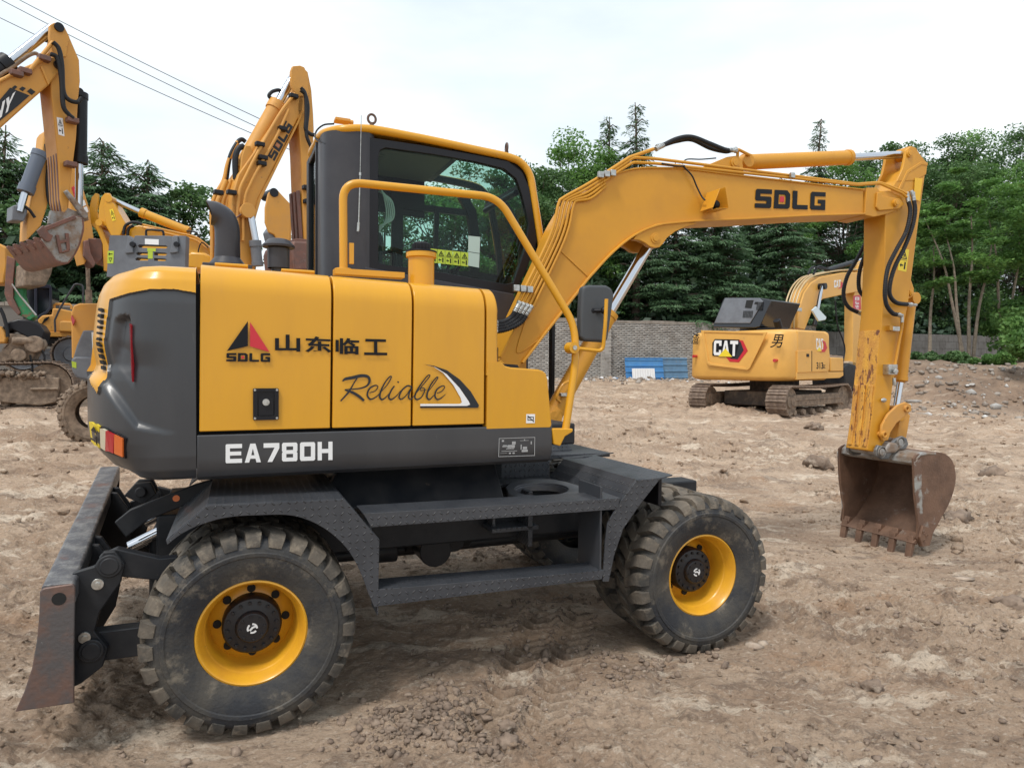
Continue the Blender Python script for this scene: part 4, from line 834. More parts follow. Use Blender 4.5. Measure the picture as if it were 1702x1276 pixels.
q = PK([(1529, 872), (1541, 876), (1545, 888), (1540, 905), (1528, 907), (1524, 891)]); mb = MB(); mb.prism(q, KY0 - .03, KY0 - .008)
for (u, v) in ((1535, 884), (1540, 890), (1536, 898)): c = FU.at(u, v, y=KY0 - .03); mb.lathe([(.014, 0), (.014, -.006), (.008, -.006), (.008, 0)], 12, (c[0], KY0 - .03, c[2]), closed=True)
build('side_tooth', mb, RUST, BK, .003, TU)
er = FU.p([(1453, 747), (1457, 739), (1468, 742), (1478, 737), (1488, 728), (1497, 724), (1504, 728), (1507, 738), (1503, 745), (1490, 747), (1480, 752), (1474, 762), (1462, 763), (1454, 757)], AY0 - .03); mb = MB()
for y0 in (AY0 - .05, AY1 + .02): mb.prism(er, y0, y0 + .03)
EAR = build('bucket_ear', mb, mat('bare_grey_steel', (.14, .15, .16), .45, .5, c2=(.25, .24, .23), scale=12), BK, .006, TU)
for (u, v) in ((1466, 751), (1497, 735)):
    c = FU.at(u, v, y=AY0 - .06); mb = MB(); mb.cyl((c[0], AY0 - .065, c[2]), (c[0], AY1 + .06, c[2]), .032, n=20); mb.lathe([(.045, 0), (.045, .016), (.03, .016)], 20, (c[0], AY0 - .066, c[2])); build('pin', mb, RUSTG, BK, .003, TU)
mb = MB(); q = FU.at(1510, 758, y=KY0); mb.prism([(q[0] - .08, q[2] - .0), (q[0] + .02, q[2] + .1), (q[0] + .25, q[2] + .08), (q[0] + .1, q[2] - .0)], AY0 - .06, AY1 + .06); build('ear_base', mb, RUSTG, BK, .02, TU, seg=3)

# ================================================================== chassis (frame M)
def Bm(name, mb, mats, bevel=0, **k): return build(name, mb, mats, EX, bevel, None, **k)
PM = lambda L, y=-.05: FM.p(L, y)
arch = smooth2(PM([(278, 905), (300, 888), (330, 873), (375, 860), (425, 856), (489, 857), (538, 877), (575.6, 910), (598, 948), (612, 985), (622, 1008)]), 4)
outer_ = PM([(628.5, 1008), (630, 897), (572, 830), (344, 840), (276.5, 899)])
fp = PM([(630, 897), (572, 830), (344, 840), (276.5, 899)])
fender_t = .75
mb = MB(); mb.prism(arch + outer_, -.05, -.042); FD = Bm('fender', mb, PLATE, .001)
mb = MB(); mb.prism(offset(fp[::-1] , .007), -.045, fender_t); mb.prism(offset([(fp[0][0], fp[0][1]), (fp[0][0] - .005, fp[0][1] - .36)], .006), -.045, .10); build('fender_top', mb, PLATE, FD, .001)
# far-side twin of the fender
mb = MB(); mb.prism(arch + outer_, 2.142, 2.15); mb.prism(offset(fp[::-1], .007), 1.40, 2.145); Bm('fender', mb, PLATE, .001)
# front fender
al = PM([(1058, 798), (1032, 833), (1020, 851), (1010, 869), (1006, 900), (1002, 966)]); ar = PM([(1012, 966), (1021, 922), (1036, 878), (1066, 835), (1099, 793.5)])
mb = MB(); mb.prism(al + ar, -.05, -.042); FD2 = Bm('fender', mb, PLATE, .001)
A_, B_ = PM([(1058, 798), (1099, 793.5)]); C_ = (B_[0] + .03, B_[1] + .0)
mb = MB(); P0 = PM([(1031, 835)])[0]
zt = A_[1]
mb.prism(offset([(P0[0], P0[1]), (A_[0], zt), (B_[0], zt), (B_[0] + .08, zt + .015)], .008), -.044, .86)
mb.hexa([(A_[0], .86, zt + .003), (B_[0] + .08, .86, zt + .018), (B_[0] + .28, .95, zt + .02), (A_[0] + .02, .95, zt + .003)], [(A_[0], .86, zt - .005), (B_[0] + .08, .86, zt + .01), (B_[0] + .28, .95, zt + .012), (A_[0] + .02, .95, zt - .005)])

build('fender_top', mb, PLATE, FD2, .001)
mb = MB(); mb.box(1.45, B_[0] + .25, .95, 1.6, zt - .01, zt + .02); mb.box(1.38, 1.9, .72, 1.6, zt - .14, zt - .115); mb.box(1.40, 1.90, .90, 1.6, zt - .115, zt - .01)
mb.hexa([(1.75, 1.15, zt + .02), (2.2, 1.15, zt + .02), (2.2, 1.6, zt + .02), (1.75, 1.6, zt + .02)], [(1.78, 1.2, zt + .13), (2.15, 1.2, zt + .11), (2.15, 1.6, zt + .11), (1.78, 1.6, zt + .13)])
mb.prism([(A_[0] - .2, zt), (B_[0] + .2, zt), (B_[0] + .2, zt - .012), (A_[0] - .2, zt - .012)], 1.6, 2.15); Bm('deck_plate', mb, PLATE, .003)
mb = MB(); mb.box(B_[0] + .03, B_[0] + .055, .02, .30, zt - .17, zt + .01); Bm('mud_flap', mb, BLK, .006)
# steps
def railpart(name, tl, tr, br, bl, depth, y=-.05):
    p = PM([tl, tr, br, bl], y); mb = MB(); mb.prism([p[0], p[1], (p[1][0], p[1][1] - .006), (p[0][0], p[0][1] - .006)], y, y + depth); mb.prism(p, y - .002, y + .006); return Bm(name, mb, PLATE, .0015)
railpart('step', (604, 853), (1031, 827), (1026, 846), (617, 876), .20)
railpart('step', (629, 979), (1004, 947), (1000, 962), (628, 1007), .17)
mb = MB(); pz = PM([(629, 979)])[0][1]
mb.box(PM([(1002, 900)])[0][0] - .012, PM([(1002, 900)])[0][0], -.04, .22, pz - .06, pz + .42); mb.box(.52, .53, -.04, .12, .62, .93); Bm('step_bracket', mb, PLATE, .004)
# plate with the round filler opening beside the step
zc = .955; pc = [tuple(FM.at(u, v, z=zc)[:2]) for u, v in ((893, 813),)]; cxx, cyy = pc[0]
op = [(cxx - .24 , cyy + .14)] ; outl = [tuple(FM.at(u, v, z=zc)[:2]) for u, v in ((840, 809), (852, 799), (880, 795), (916, 796), (940, 800), (1028, 826), (1002, 832), (940, 834), (882, 831), (846, 820))]
hole = [tuple(FM.at(u, v, z=zc)[:2]) for u, v in [(900 + 45 * math.cos(t), 812.5 + 10.5 * math.sin(t)) for t in [2 * math.pi * k / 28 for k in range(28)]]]
mb = MB(); mb.prism(outl, zc - .012, zc + .0, [hole], f=lambda a, b, c: (a, b, c)); mb.prism(outl, zc - .05, zc - .012, [hole], f=lambda a, b, c: (cxx + (a - cxx) * .97, cyy + (b - cyy) * .97, c)); Bm('filler_ring', mb, BLADEM if False else mat('grey_deck_paint', (.085, .09, .105), .4, c2=(.12, .12, .12), scale=8, bump=.05), .003)
# tank, frame rails, driveline
mb = MB(); mb.box(.42, 1.36, .50, 1.6, .86, 1.14); mb.box(1.36, 1.56, .9, 1.6, .86, 1.14); mb.hexa([(.30, .3, .93), (1.34, .3, .93), (1.34, .5, .93), (.30, .5, .93)], [(.45, .47, 1.12), (1.34, .47, 1.12), (1.34, .5, 1.12), (.45, .5, 1.12)]); mb.box(-.45, 2.9, .62, .80, .62, .9); mb.box(-.45, 2.9, 1.3, 1.48, .62, .9); mb.box(.5, 1.9, .55, 1.55, .80, .88); mb.cyl((.95, 1.05, 1.05), (.95, 1.05, 1.18), .52, n=40); Bm('chassis_frame', mb, BLACK, .01)
mb = MB()
for x in (0, 2.5):
    mb.cyl((x, .25, .465), (x, 1.85, .465), .075, n=20); mb.ball((x, 1.05, .47), .19); mb.cyl((x, .3, .465), (x, .42, .465), .14, n=20); mb.cyl((x, 1.68, .465), (x, 1.8, .465), .14, n=20)
mb.cyl((.2, 1.0, .50), (2.3, 1.0, .52), .04, n=14); mb.prism(rrect(.95, 1.28, .50, .84, .06), .85, 1.2); mb.cyl((.92, 1.02, .62), (1.35, 1.02, .62), .14, n=20); mb.cyl((1.05, .7, .56), (1.05, .95, .56), .1, n=16); mb.box(1.33, 1.45, .72, .98, .62, .8); mb.cyl((.72, .95, .52), (.86, .95, .52), .07); Bm('driveline', mb, BLACK, .006)
mb = MB()
for k in range(3): mb.tube(catmull([(.3, .8 + .05 * k, .78), (.6, .75 + .06 * k, .64 + .03 * k), (.95, .78, .72), (1.4, .82, .60 + .05 * k), (1.9, .8, .7)], 8), .014, 8)
Bm('underbody_hoses', mb, HOSE)
mb = MB()
for zz in (.42, .62): mb.box(1.30, 1.85, 2.0, 2.14, zz, zz + .025)
mb.box(1.30, 1.31, 2.0, 2.14, .42, .95); mb.box(1.84, 1.85, 2.0, 2.14, .42, .95); mb.box(.5, 1.9, 1.95, 2.14, .93, .95); Bm('far_step', mb, PLATE, .003)
mb = MB(); mb.box(1.32, 1.62, .45, .62, .70, .725); mb.box(1.34, 1.36, .5, .6, .725, .93); mb.box(1.55, 1.58, .45, .62, .6, .93); Bm('step_support', mb, PLATE, .003)
# ---- wheels
def tyre_mesh():
    mb = MB(); pr = [(.236, .0), (.243, -.014), (.262, -.022), (.285, -.032), (.32, -.043), (.345, -.047), (.352, -.047), (.357, -.052), (.372, -.053), (.377, -.047), (.392, -.045), (.408, -.038), (.424, -.02), (.432, .005), (.434, .06), (.434, .17), (.43, .215), (.41, .245), (.36, .262), (.30, .255), (.25, .235), (.236, .22)]
    mb.lathe(pr, 96); N = 27
    for side in (0, 1):
        for k in range(N):
            a0 = 2 * math.pi * (k + .5 * side) / N
            st = [(.464, .118, .115, .50), (.4655, .09, .10, .52), (.4655, .055, .055, .60), (.4645, .018, .012, .66), (.460, -.012, 0, .68), (.447, -.034, 0, .66), (.425, -.046, 0, .62), (.400, -.0485, 0, .60)]
            base = [(.425, .118), (.425, .09), (.425, .055), (.425, .02), (.42, .004), (.41, -.008), (.40, -.02), (.392, -.03)]
            v = []; h = math.pi / N
            for (r, y, da, w), (rb, yb) in zip(st, base):
                for sgn in (-1, 1):
                    for (rr, yy, ww) in ((r, y, w), (rb, yb, w * 1.25)):
                        a = a0 + da + sgn * h * ww * .95; y2 = yy if side == 0 else .215 - yy; v.append((rr * math.cos(a), y2, rr * math.sin(a)))
            f = []
            for i in range(len(st) - 1):
                p, q = 4 * i, 4 * (i + 1); f += [(p, q, q + 2, p + 2), (p + 1, q + 1, q, p), (p + 2, q + 2, q + 3, p + 3)]
            f += [(0, 1, 3, 2), (4 * len(st) - 4, 4 * len(st) - 3, 4 * len(st) - 1, 4 * len(st) - 2)]
            mb.add(v, f, 1)
            # shoulder sipe block
            if side == 0:
                a = a0; w = h * .2; v = []
    return mb
RIMM = mat('yellow_rim_paint', (.72, .36, .02), .38, c2=(.62, .29, .025), scale=6, thr=(.45, .7), c3=(.12, .07, .04), s3=13, t3=(.64, .76), coat=.2)
HUBM = mat('black_hub', (.012, .012, .015), .38, c3=(.07, .055, .045), s3=22, t3=(.62, .8))
def wheel_unit():
    mb = MB(); pr = [(.236, .012), (.241, .0), (.240, -.008), (.232, -.012), (.226, -.006), (.222, .006), (.214, .018), (.208, .05), (.204, .056), (.200, .062), (.198, .15), (.190, .19), (.186, .2)]
    mb.lathe(pr, 72); mb.lathe([(.19, .196), (.186, .190), (.12, .165), (.05, .165)], 48); mb.lathe([(.236, .012), (.236, .22), (.20, .22), (.188, .2)], 48)
    w = build('wheel', mb, RIMM, None, 0, ang=40)
    t = build('tyre', tyre_mesh(), [RUB, RUBT], w, 0, ang=28)
    mb = MB()
    for k in range(8):
        a = 2 * math.pi * (k + .4) / 8; c = (.152 * math.cos(a), .172, .152 * math.sin(a)); mb.cyl((c[0], .166, c[2]), (c[0], .176, c[2]), .019, n=16)
    build('hand_hole', mb, GAP, w)
    mb = MB(); mb.lathe([(.132, .17), (.132, .10), (.124, .088), (.075, .08), (.070, .062), (.064, .056), (0, .053)], 40)
    for k in range(16): a = 2 * math.pi * k / 16; mb.cyl((.108 * math.cos(a), .09, .108 * math.sin(a)), (.108 * math.cos(a), .076, .108 * math.sin(a)), .0085, n=6)
    for k in range(8): a = 2 * math.pi * (k + .5) / 8; mb.cyl((.054 * math.cos(a), .06, .054 * math.sin(a)), (.054 * math.cos(a), .049, .054 * math.sin(a)), .006, n=6)
    build('hub', mb, HUBM, w, .001)
    mb = MB(); 
    for s_, e_ in ((.2, 1.9), (2.5, 4.0), (4.6, 5.9)): mb.prism(offset([(.02 * math.cos(t), .02 * math.sin(t)) for t in np.linspace(s_, e_, 8)], .008), .0515, .053)
    mb.prism(offset([(-.008, -.012), (.0, .004), (.012, .012)], .009), .0515, .053); build('hub_emblem', mb, WHITE, w)
    return w
W0 = wheel_unit()
def place_wheel(w, x, y, z, ang, flip=False, steer=0):
    w.parent = EX; w.matrix_local = Matrix.Translation((x, y, z)) @ Matrix.Rotation((math.pi if flip else 0) + steer, 4, 'Z') @ Matrix.Rotation(ang, 4, 'Y')
place_wheel(W0, 0, 0, .463, .3)
for (x, y, a, fl) in ((2.475, 0, 1.1, 0), (0, 2.1, .2, 1), (2.475, 2.1, 1.7, 1)):
    w = dup(W0, EX); place_wheel(w, x, y, .463, a, fl)
ty = [c for c in W0.children if c.name.startswith('tyre')][0]
for (x, y, a, fl) in ((0, .30, .5, 0), (2.475, .30, 1.33, 0), (0, 1.80, .4, 1), (2.475, 1.80, 1.9, 1)):
    t = ty.copy(); COL.objects.link(t); place_wheel(t, x, y, .463, a, fl)
# ---- dozer blade
near = FM.P([(66, 984), (70, 979), (75, 977), (121, 970), (125, 975), (123, 1075), (123, 1168), (25, 1183), (40, 1150), (53, 1110), (61, 1065), (65, 1020)], 0)
FA, FB = FM.at(165, 781, y=2.1), FM.at(195, 783, y=2.1); NA = FM.at(66, 984, y=0)
dz = (FA[2] - NA[2]) ; dxx = FA[0] - NA[0]
def blade(x, z, y): t = y / 2.1; return (x + dxx * t * (1), y, z + dz * t)
nb = [(q[0], q[2]) for q in near]
mb = MB(); mb.prism(nb, 0, .016, [circ(-.700 , nb[4][1] - .062, .021, 16)] if False else None, f=blade); mb.prism(nb, 2.084, 2.1, f=blade)
BL = Bm('dozer_blade', mb, mat('blade_end_steel', (.17, .105, .085), .5, .35, c2=(.11, .10, .10), scale=5, thr=(.42, .56), c3=(.42, .42, .42), s3=24, t3=(.66, .72), bump=.25), .004)
q = FM.at(98, 995, y=-.001); mb = MB(); mb.cyl((q[0], -.0015, q[2]), (q[0], .01, q[2]), .026, n=20); build('lifting_hole', mb, GAP, BL)
tx0, tx1, tz1 = nb[0][0] + .004, nb[4][0], nb[3][1]
mb = MB(); mb.prism(rrect(tx0, tx1, tz1 - .09, tz1 + .002, .015), .010, 2.09, f=blade); build('blade_top_beam', mb, BLADEM, BL, .002, ang=50)
curve = [(q[0], q[2]) for q in FM.P([(72, 1010), (68, 1065), (60, 1110), (47, 1150), (32, 1180)], 0)]
mb = MB(); mb.prism(offset(smooth2(curve, 4), .014), .014, 2.086, f=lambda x, z, y: blade(x + .004, z, y)); build('mouldboard', mb, RUSTB, BL, .001)
mb = MB(); bz = nb[6][1]
for y in (.55, 1.5):
    mb.prism([(tx1 - .05, tz1 - .02), (tx1 + .03, tz1 - .03), (tx1 + .09, tz1 - .13), (tx1 + .12, tz1 - .22), (tx1 + .10, tz1 - .34), (tx1 + .02, bz + .02), (tx1 - .07, bz)], y, y + .03, f=blade); mb.prism([(tx1 - .05, tz1 - .02), (tx1 + .03, tz1 - .03), (tx1 + .09, tz1 - .13), (tx1 + .12, tz1 - .22), (tx1 + .10, tz1 - .34), (tx1 + .02, bz + .02), (tx1 - .07, bz)], y + .12, y + .15, f=blade)
build('blade_lug', mb, BLACK, BL, .004)
mb = MB()
yA, yB = .10, 1.75
for y in (yA, yB):
    f_ = lambda x, z, yy: (x, yy, z)
    # rear lugs with round ears, upper and lower arms
    x0 = tx1 + .0
    mb.prism([(x0 - .03, .78), (x0 + .05, .80), (x0 + .085, .86), (x0 + .13, .86), (x0 + .165, .80), (x0 + .15, .72), (x0 + .07, .60), (x0 + .05, .52), (x0 + .10, .44), (x0 + .08, .36), (x0 + .0, .30), (x0 - .05, .28)], y, y + .035)
    mb.prism([(x0 + .06, .83), (x0 + .13, .86), (x0 + .30, .80), (x0 + .37, .80), (x0 + .37, .70), (x0 + .30, .70), (x0 + .12, .74)], y + .04, y + .10)
    mb.prism([(x0 + .02, .50), (x0 + .235, .50), (x0 + .235, .37), (x0 + .02, .37)], y + .04, y + .12)
    for zz, xx in ((.80, .11), (.44, .04)):
        mb.cyl((x0 + xx, y - .02, zz), (x0 + xx, y + .16, zz), .038, n=20); mb.lathe([(.05, 0), (.05, .012), (.02, .012), (.02, 0)], 20, (x0 + xx, y - .016, zz), closed=True)
AR = Bm('blade_arm', mb, BLACK, .005)
mb = MB()
for y in (yA,):
    for zz, xx in ((.725, .065), (.50, .015)): mb.cyl((x0 + xx, y - .012, zz), (x0 + xx, y, zz), .024, n=20); mb.cyl((x0 + xx, y - .018, zz), (x0 + xx, y - .012, zz), .012, n=6)
build('bolt', mb, ZINC, AR, .001)
for y in (.75, 1.35):
    a, b, c = Vector((.05, y, .92)), Vector((-.42, y, .80)), Vector((x0 + .10, y, .72)); pcylm = MB(); pcylm.cyl(a, b, .06, n=24); o = Bm('blade_cylinder', pcylm, BLACK, .004); mb = MB(); mb.cyl(b, c, .03); build('rod', mb, CHR, o)
mb = MB(); mb.prism([(x0 + .05, .88), (x0 + .12, .94), (x0 + .42, 1.05), (x0 + .50, 1.07), (x0 + .52, 1.0), (x0 + .2, .88), (x0 + .1, .80)], .62, .66); mb.prism([(x0 + .0, .90), (x0 + .06, .97), (x0 + .14, .97), (x0 + .17, .90), (x0 + .1, .84)], 1.28, 1.33); mb.prism([(x0 + .0, .90), (x0 + .06, .97), (x0 + .14, .97), (x0 + .17, .90), (x0 + .1, .84)], 1.40, 1.45); mb.cyl((x0 + .09, 1.25, .92), (x0 + .09, 1.48, .92), .03); Bm('blade_bracket', mb, BLACK, .005)
mb = MB(); mb.box(-.50, -.40, .75, 1.35, .42, .78); Bm('axle_crossmember', mb, BLACK, .02)
mb = MB(); mb.lathe([(0, 0), (.017, 0), (.017, .006), (0, .006)], 16, (x0 + .33, .613, .985)); Bm('amber_reflector', mb, AMBER)
# ================================================================== GROUND
def dwall(x, y): return ((27 - y) + .419 * (x - 2.37)) / 1.084
def gbase(x, y):
    d = dwall(x, y); g = np.interp(d, [-60, -3, 0, 2, 7.4, 12, 18, 20.5], [2.6, 1.4, 1.14, 1.05, .68, .38, .05, 0])
    g = g + np.clip(1.02 * sm((y - 17.2) / 4.2) * sm((x - 10.2) / 2.6) * sm((dwall(x, y) + .2) / 2.5), 0, 2)
    return g
def _h(ix, iy, s):
    n = (ix.astype(np.int64) * 374761393 + iy.astype(np.int64) * 668265263 + s * 2147483647) & 0xffffffff
    n = ((n ^ (n >> 13)) * 1274126177) & 0xffffffff; return ((n ^ (n >> 16)) & 0xffff) / 65535.0
def vn(x, y, s=0):
    ix, iy = np.floor(x), np.floor(y); fx, fy = x - ix, y - iy; fx = fx * fx * (3 - 2 * fx); fy = fy * fy * (3 - 2 * fy)
    a, b, c, d = _h(ix, iy, s), _h(ix + 1, iy, s), _h(ix, iy + 1, s), _h(ix + 1, iy + 1, s)
    return (a * (1 - fx) + b * fx) * (1 - fy) + (c * (1 - fx) + d * fx) * fy
def fb(x, y, o=4, s=0, g=.5):
    t = 0; a = 1; n = 0
    for k in range(o): t = t + a * vn(x, y, s + k); n += a; a *= g; x, y = x * 2.03 + 17.1, y * 2.03 - 9.7
    return t / n
def relief(x, y):
    a = R(-14); u = x * math.cos(a) + y * math.sin(a); v = -x * math.sin(a) + y * math.cos(a)
    near = np.clip((y + 2) / 4, .0, 1)
    rough = sm((fb(x * .45, y * .45, 3, 50) - .42) / .22)              # where the soil is churned
    h = .10 * (fb(x * .35, y * .35, 3, 1) - .5) + .055 * (fb(u * .5, v * 2.6, 4, 9) - .5)
    h = h + .05 * (fb(u * 2.2, v * 8, 4, 21, .62) - .5) * (1 - .5 * rough)
    cl = fb(x * 7, y * 7, 4, 31, .62); h = h + (rough * .75 + .25) * .15 * np.clip(cl - .46, 0, 1) + .075 * np.clip(fb(x * 16, y * 16, 3, 41, .6) - .5, 0, 1) * (.35 + rough)
    c2 = fb(x * 2.2, y * 2.2, 4, 77, .55); bk = sm((x - 10.5) / 2) * sm((y - 17) / 2); h = h + bk * .5 * (fb(x * 1.1, y * 1.1, 5, 61, .6) - .5) + .14 * np.clip(c2 - .56, 0, 1) * (1 + 2 * (dwall(x, y) < 15))
    for sc, am, sd in ((2.6, .022, 101), (6.5, .016, 111)):                # cracks and torn edges in the crust
        k = 1 - np.abs(2 * fb(x * sc, y * sc * 1.3, 3, sd, .55) - 1); h = h - am * np.clip((k - .86) / .14, 0, 1) ** 1.5 * (.4 + rough)
    st = fb(u * 1.3, v * 1.3, 3, 121); h = h + .022 * sm((st - .5) / .02) * (.3 + .7 * rough) + .018 * sm((fb(u * 3.1, v * 3.4, 3, 131) - .52) / .03)
    # tyre prints: chevrons pressed into the soil
    for (x0, y0, x1, y1, w, ph) in ((-.17, 2.75, .24, 4.7, .125, 0), (.08, 2.75, .49, 4.7, .125, .4), (3.2, 1.6, 5.6, 8.2, .26, 0), (-3.6, 5.4, 3.5, 9.6, .26, 0), (6.2, 3.0, 5.2, 12, .28, 0), (-6, 9.0, 4, 13.5, .3, 0)):
        L = math.hypot(x1 - x0, y1 - y0); dx, dy = (x1 - x0) / L, (y1 - y0) / L; s = (x - x0) * dx + (y - y0) * dy; t = -(x - x0) * dy + (y - y0) * dx
        m = sm((w - np.abs(t)) / .05) * sm(s / .3) * sm((L - s) / .5) * sm((fb(x * 1.3, y * 1.3, 3, 90) - .22) / .2)
        p = ((s - np.abs(t) * .9) / (.098 if w < .2 else .13) + ph + .25 * (fb(x * 5, y * 5, 2, 14) - .5)) % 1
        h = h * (1 - .93 * m) + m * ((-.030 if w > .2 else -.016) + (.040 if w > .2 else .050) * sm(np.minimum(p, 1 - p) * 5 - .75) + .012 * (fb(x * 18, y * 18, 2, 15) - .5))
        h = h + (.022 if w > .2 else .004) * np.exp(-((np.abs(t) - w - .05) / .05) ** 2) * sm(s / .3) * sm((L - s) / .5)
    # wheel and bucket contacts
    for c, r in [((0, .05, 0), .42), ((0, .42, 0), .45), ((2.475, .05, 0), .42), ((2.475, .42, 0), .45), ((0, 1.75, 0), .42), ((0, 2.1, 0), .42), ((2.475, 1.75, 0), .42), ((2.475, 2.1, 0), .42), ((5.3, .9, 0), .75), ((5.3, 1.4, 0), .75), ((5.0, .9, 0), .6)]:
        fx, fy = (FM.M @ np.array(c) + FM.o)[:2]
        m = np.exp(-((x - fx) ** 2 + (y - fy) ** 2) / r ** 2); h = h * (1 - m) - .008 * m
    far = np.clip(1 - (y - 30) / 20, 0, 1)
    return h * near * far
def gz(x, y):
    x = np.atleast_1d(np.asarray(x, float)); y = np.atleast_1d(np.asarray(y, float)); return gbase(x, y) + relief(x, y)
def axis(lo, a, b, hi, st, gr):
    m = list(np.arange(a, b, st)); s = st; v = m[-1]
    while v < hi: s *= gr; v += s; m.append(v)
    s = st; v = m[0]; o = []
    while v > lo: s *= gr; v -= s; o.append(v)
    return np.array(o[::-1] + m)
gx = axis(-160, -3.2, 5.2, 160, .019, 1.022); gx = np.unique(np.r_[gx[(gx < -.5) | (gx > .85)], np.arange(-.5, .85, .0115)]); gy = axis(-60, 1.9, 6.4, 260, .0125, 1.0125)
X, Y = np.meshgrid(gx, gy, indexing='ij'); Zg = gz(X.ravel(), Y.ravel()).reshape(X.shape)
ix = np.arange(X.size).reshape(X.shape); Fq = np.stack([ix[:-1, :-1], ix[1:, :-1], ix[1:, 1:], ix[:-1, 1:]], -1).reshape(-1, 4)
def dirt():
    m = bpy.data.materials.new('churned_dirt'); n, l, b = nodes(m); b.inputs['Roughness'].default_value = .93
    tc = n.new('ShaderNodeTexCoord')
    def noise(s, d=8, r=.6, st=(1, 1, 1), rz=0, dist=0):
        mp_ = n.new('ShaderNodeMapping'); mp_.inputs['Scale'].default_value = st; mp_.inputs['Rotation'].default_value = (0, 0, rz); t = n.new('ShaderNodeTexNoise')
        t.inputs['Scale'].default_value = s; t.inputs['Detail'].default_value = d; t.inputs['Roughness'].default_value = r; t.inputs['Distortion'].default_value = dist
        l.new(tc.outputs['Object'], mp_.inputs[0]); l.new(mp_.outputs[0], t.inputs['Vector']); return t.outputs['Fac']
    def ramp(f, a, b_):
        q = n.new('ShaderNodeMapRange'); q.inputs['From Min'].default_value = a; q.inputs['From Max'].default_value = b_; l.new(f, q.inputs['Value']); return q.outputs[0]
    def mix(f, A, Bc, s=1):
        x = n.new('ShaderNodeMix'); x.data_type = 'RGBA'
        if s != 1: k = n.new('ShaderNodeMath'); k.operation = 'MULTIPLY'; k.inputs[1].default_value = s; l.new(f, k.inputs[0]); f = k.outputs[0]
        l.new(f, x.inputs['Factor'])
        for i, v in (('A', A), ('B', Bc)):
            if isinstance(v, tuple): x.inputs[i].default_value = (*v, 1)
            else: l.new(v, x.inputs[i])
        return x.outputs['Result']
    c = mix(ramp(noise(.7, 10, .62, (1, 1.8, 1), R(14)), .38, .62), (.36, .245, .165), (.55, .405, .29))
    c = mix(ramp(noise(1.5, 10, .72, (1, 2.4, 1), R(20), .4), .54, .61), c, (.78, .65, .51), .75)          # dry pale crust
    c = mix(ramp(noise(.9, 8, .6, (1, 1.6, 1), R(-20)), .58, .70), c, (.40, .225, .12), .6)              # orange clay
    c = mix(ramp(noise(2.4, 10, .76, (1, 1.5, 1)), .535, .59), c, (.19, .13, .092), .6)                # damp soil
    c = mix(ramp(noise(13, 8, .75, (1, 1.6, 1), R(14)), .53, .66), c, (.15, .105, .075), .6)
    c = mix(ramp(noise(45, 5, .75), .54, .68), c, (.15, .11, .08), .5)
    c = mix(ramp(noise(30, 6, .75, (1, 1.8, 1), R(10)), .54, .68), c, (.80, .70, .58), .55)
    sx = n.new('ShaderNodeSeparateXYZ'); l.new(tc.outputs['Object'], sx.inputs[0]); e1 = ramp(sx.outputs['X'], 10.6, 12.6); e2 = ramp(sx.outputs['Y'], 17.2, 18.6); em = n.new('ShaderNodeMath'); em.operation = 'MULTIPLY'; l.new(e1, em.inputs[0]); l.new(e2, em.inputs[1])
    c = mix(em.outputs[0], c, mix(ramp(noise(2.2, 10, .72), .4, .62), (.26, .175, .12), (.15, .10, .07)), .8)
    l.new(c, b.inputs['Base Color'])
    bp = n.new('ShaderNodeBump'); bp.inputs['Strength'].default_value = 1; bp.inputs['Distance'].default_value = .03; l.new(noise(34, 10, .72), bp.inputs['Height'])
    b2 = n.new('ShaderNodeBump'); b2.inputs['Strength'].default_value = .8; b2.inputs['Distance'].default_value = .045; l.new(noise(8, 10, .7, (1, 1.3, 1), R(14), .2), b2.inputs['Height']); l.new(bp.outputs[0], b2.inputs['Normal']); l.new(b2.outputs[0], b.inputs['Normal'])
    return m
DIRT = dirt()
tag(np_mesh('ground', np.stack([X.ravel(), Y.ravel(), Zg.ravel()], -1), Fq, DIRT, None, True), kind='structure')
# ---- clods and gravel: thousands of small lumps nobody could count
def ico(sub=1):
    bm = bmesh.new(); bmesh.ops.create_icosphere(bm, subdivisions=sub, radius=1); V = np.array([v.co[:] for v in bm.verts]); F = np.array([[v.index for v in f.verts] for f in bm.faces]); bm.free(); return V, F
def scatter(name, pts, sizes, m, flat=.6, sub=1, sink=.3, kind='stuff'):
    V0, F0 = ico(sub); n = len(pts); nv = len(V0); out = np.empty((n, nv, 3)); pts = np.asarray(pts); zz = gz(pts[:, 0], pts[:, 1])
    for i in range(n):
        d = 1 + rng.normal(0, .30, nv); v = V0 * d[:, None] * np.array([rng.uniform(.7, 1.3), rng.uniform(.7, 1.3), rng.uniform(.4, 1) * flat / .6]); a = rng.uniform(0, 6.28); c, s = math.cos(a), math.sin(a)
        v = v @ np.array([[c, s, 0], [-s, c, 0], [0, 0, 1]]); out[i] = v * sizes[i] + np.array([pts[i][0], pts[i][1], zz[i] + sizes[i] * sink])
    F = (F0[None] + (np.arange(n) * nv)[:, None, None]).reshape(-1, 3)
    o = np_mesh(name, out.reshape(-1, 3), F, m, None, False, k=3); return tag(o, kind=kind)
def sample(n, x0, x1, y0, y1, thr=.5, s=50):
    x = rng.uniform(x0, x1, n * 4); y = y0 + (y1 - y0) * rng.uniform(0, 1, n * 4) ** 1.3; k = (fb(x * .45, y * .45, 3, s) + .25 * (fb(x * 2.4, y * 2.4, 3, 66) - .5) + rng.normal(0, .03, n * 4)) > thr
    return np.stack([x[k], y[k]], -1)[:n]
CLOD = mat('clod_soil', (.27, .20, .15), .95, c2=(.16, .115, .085), scale=7, thr=(.4, .6), c3=(.46, .38, .30), s3=5, t3=(.55, .7), bump=.6, bscale=90)
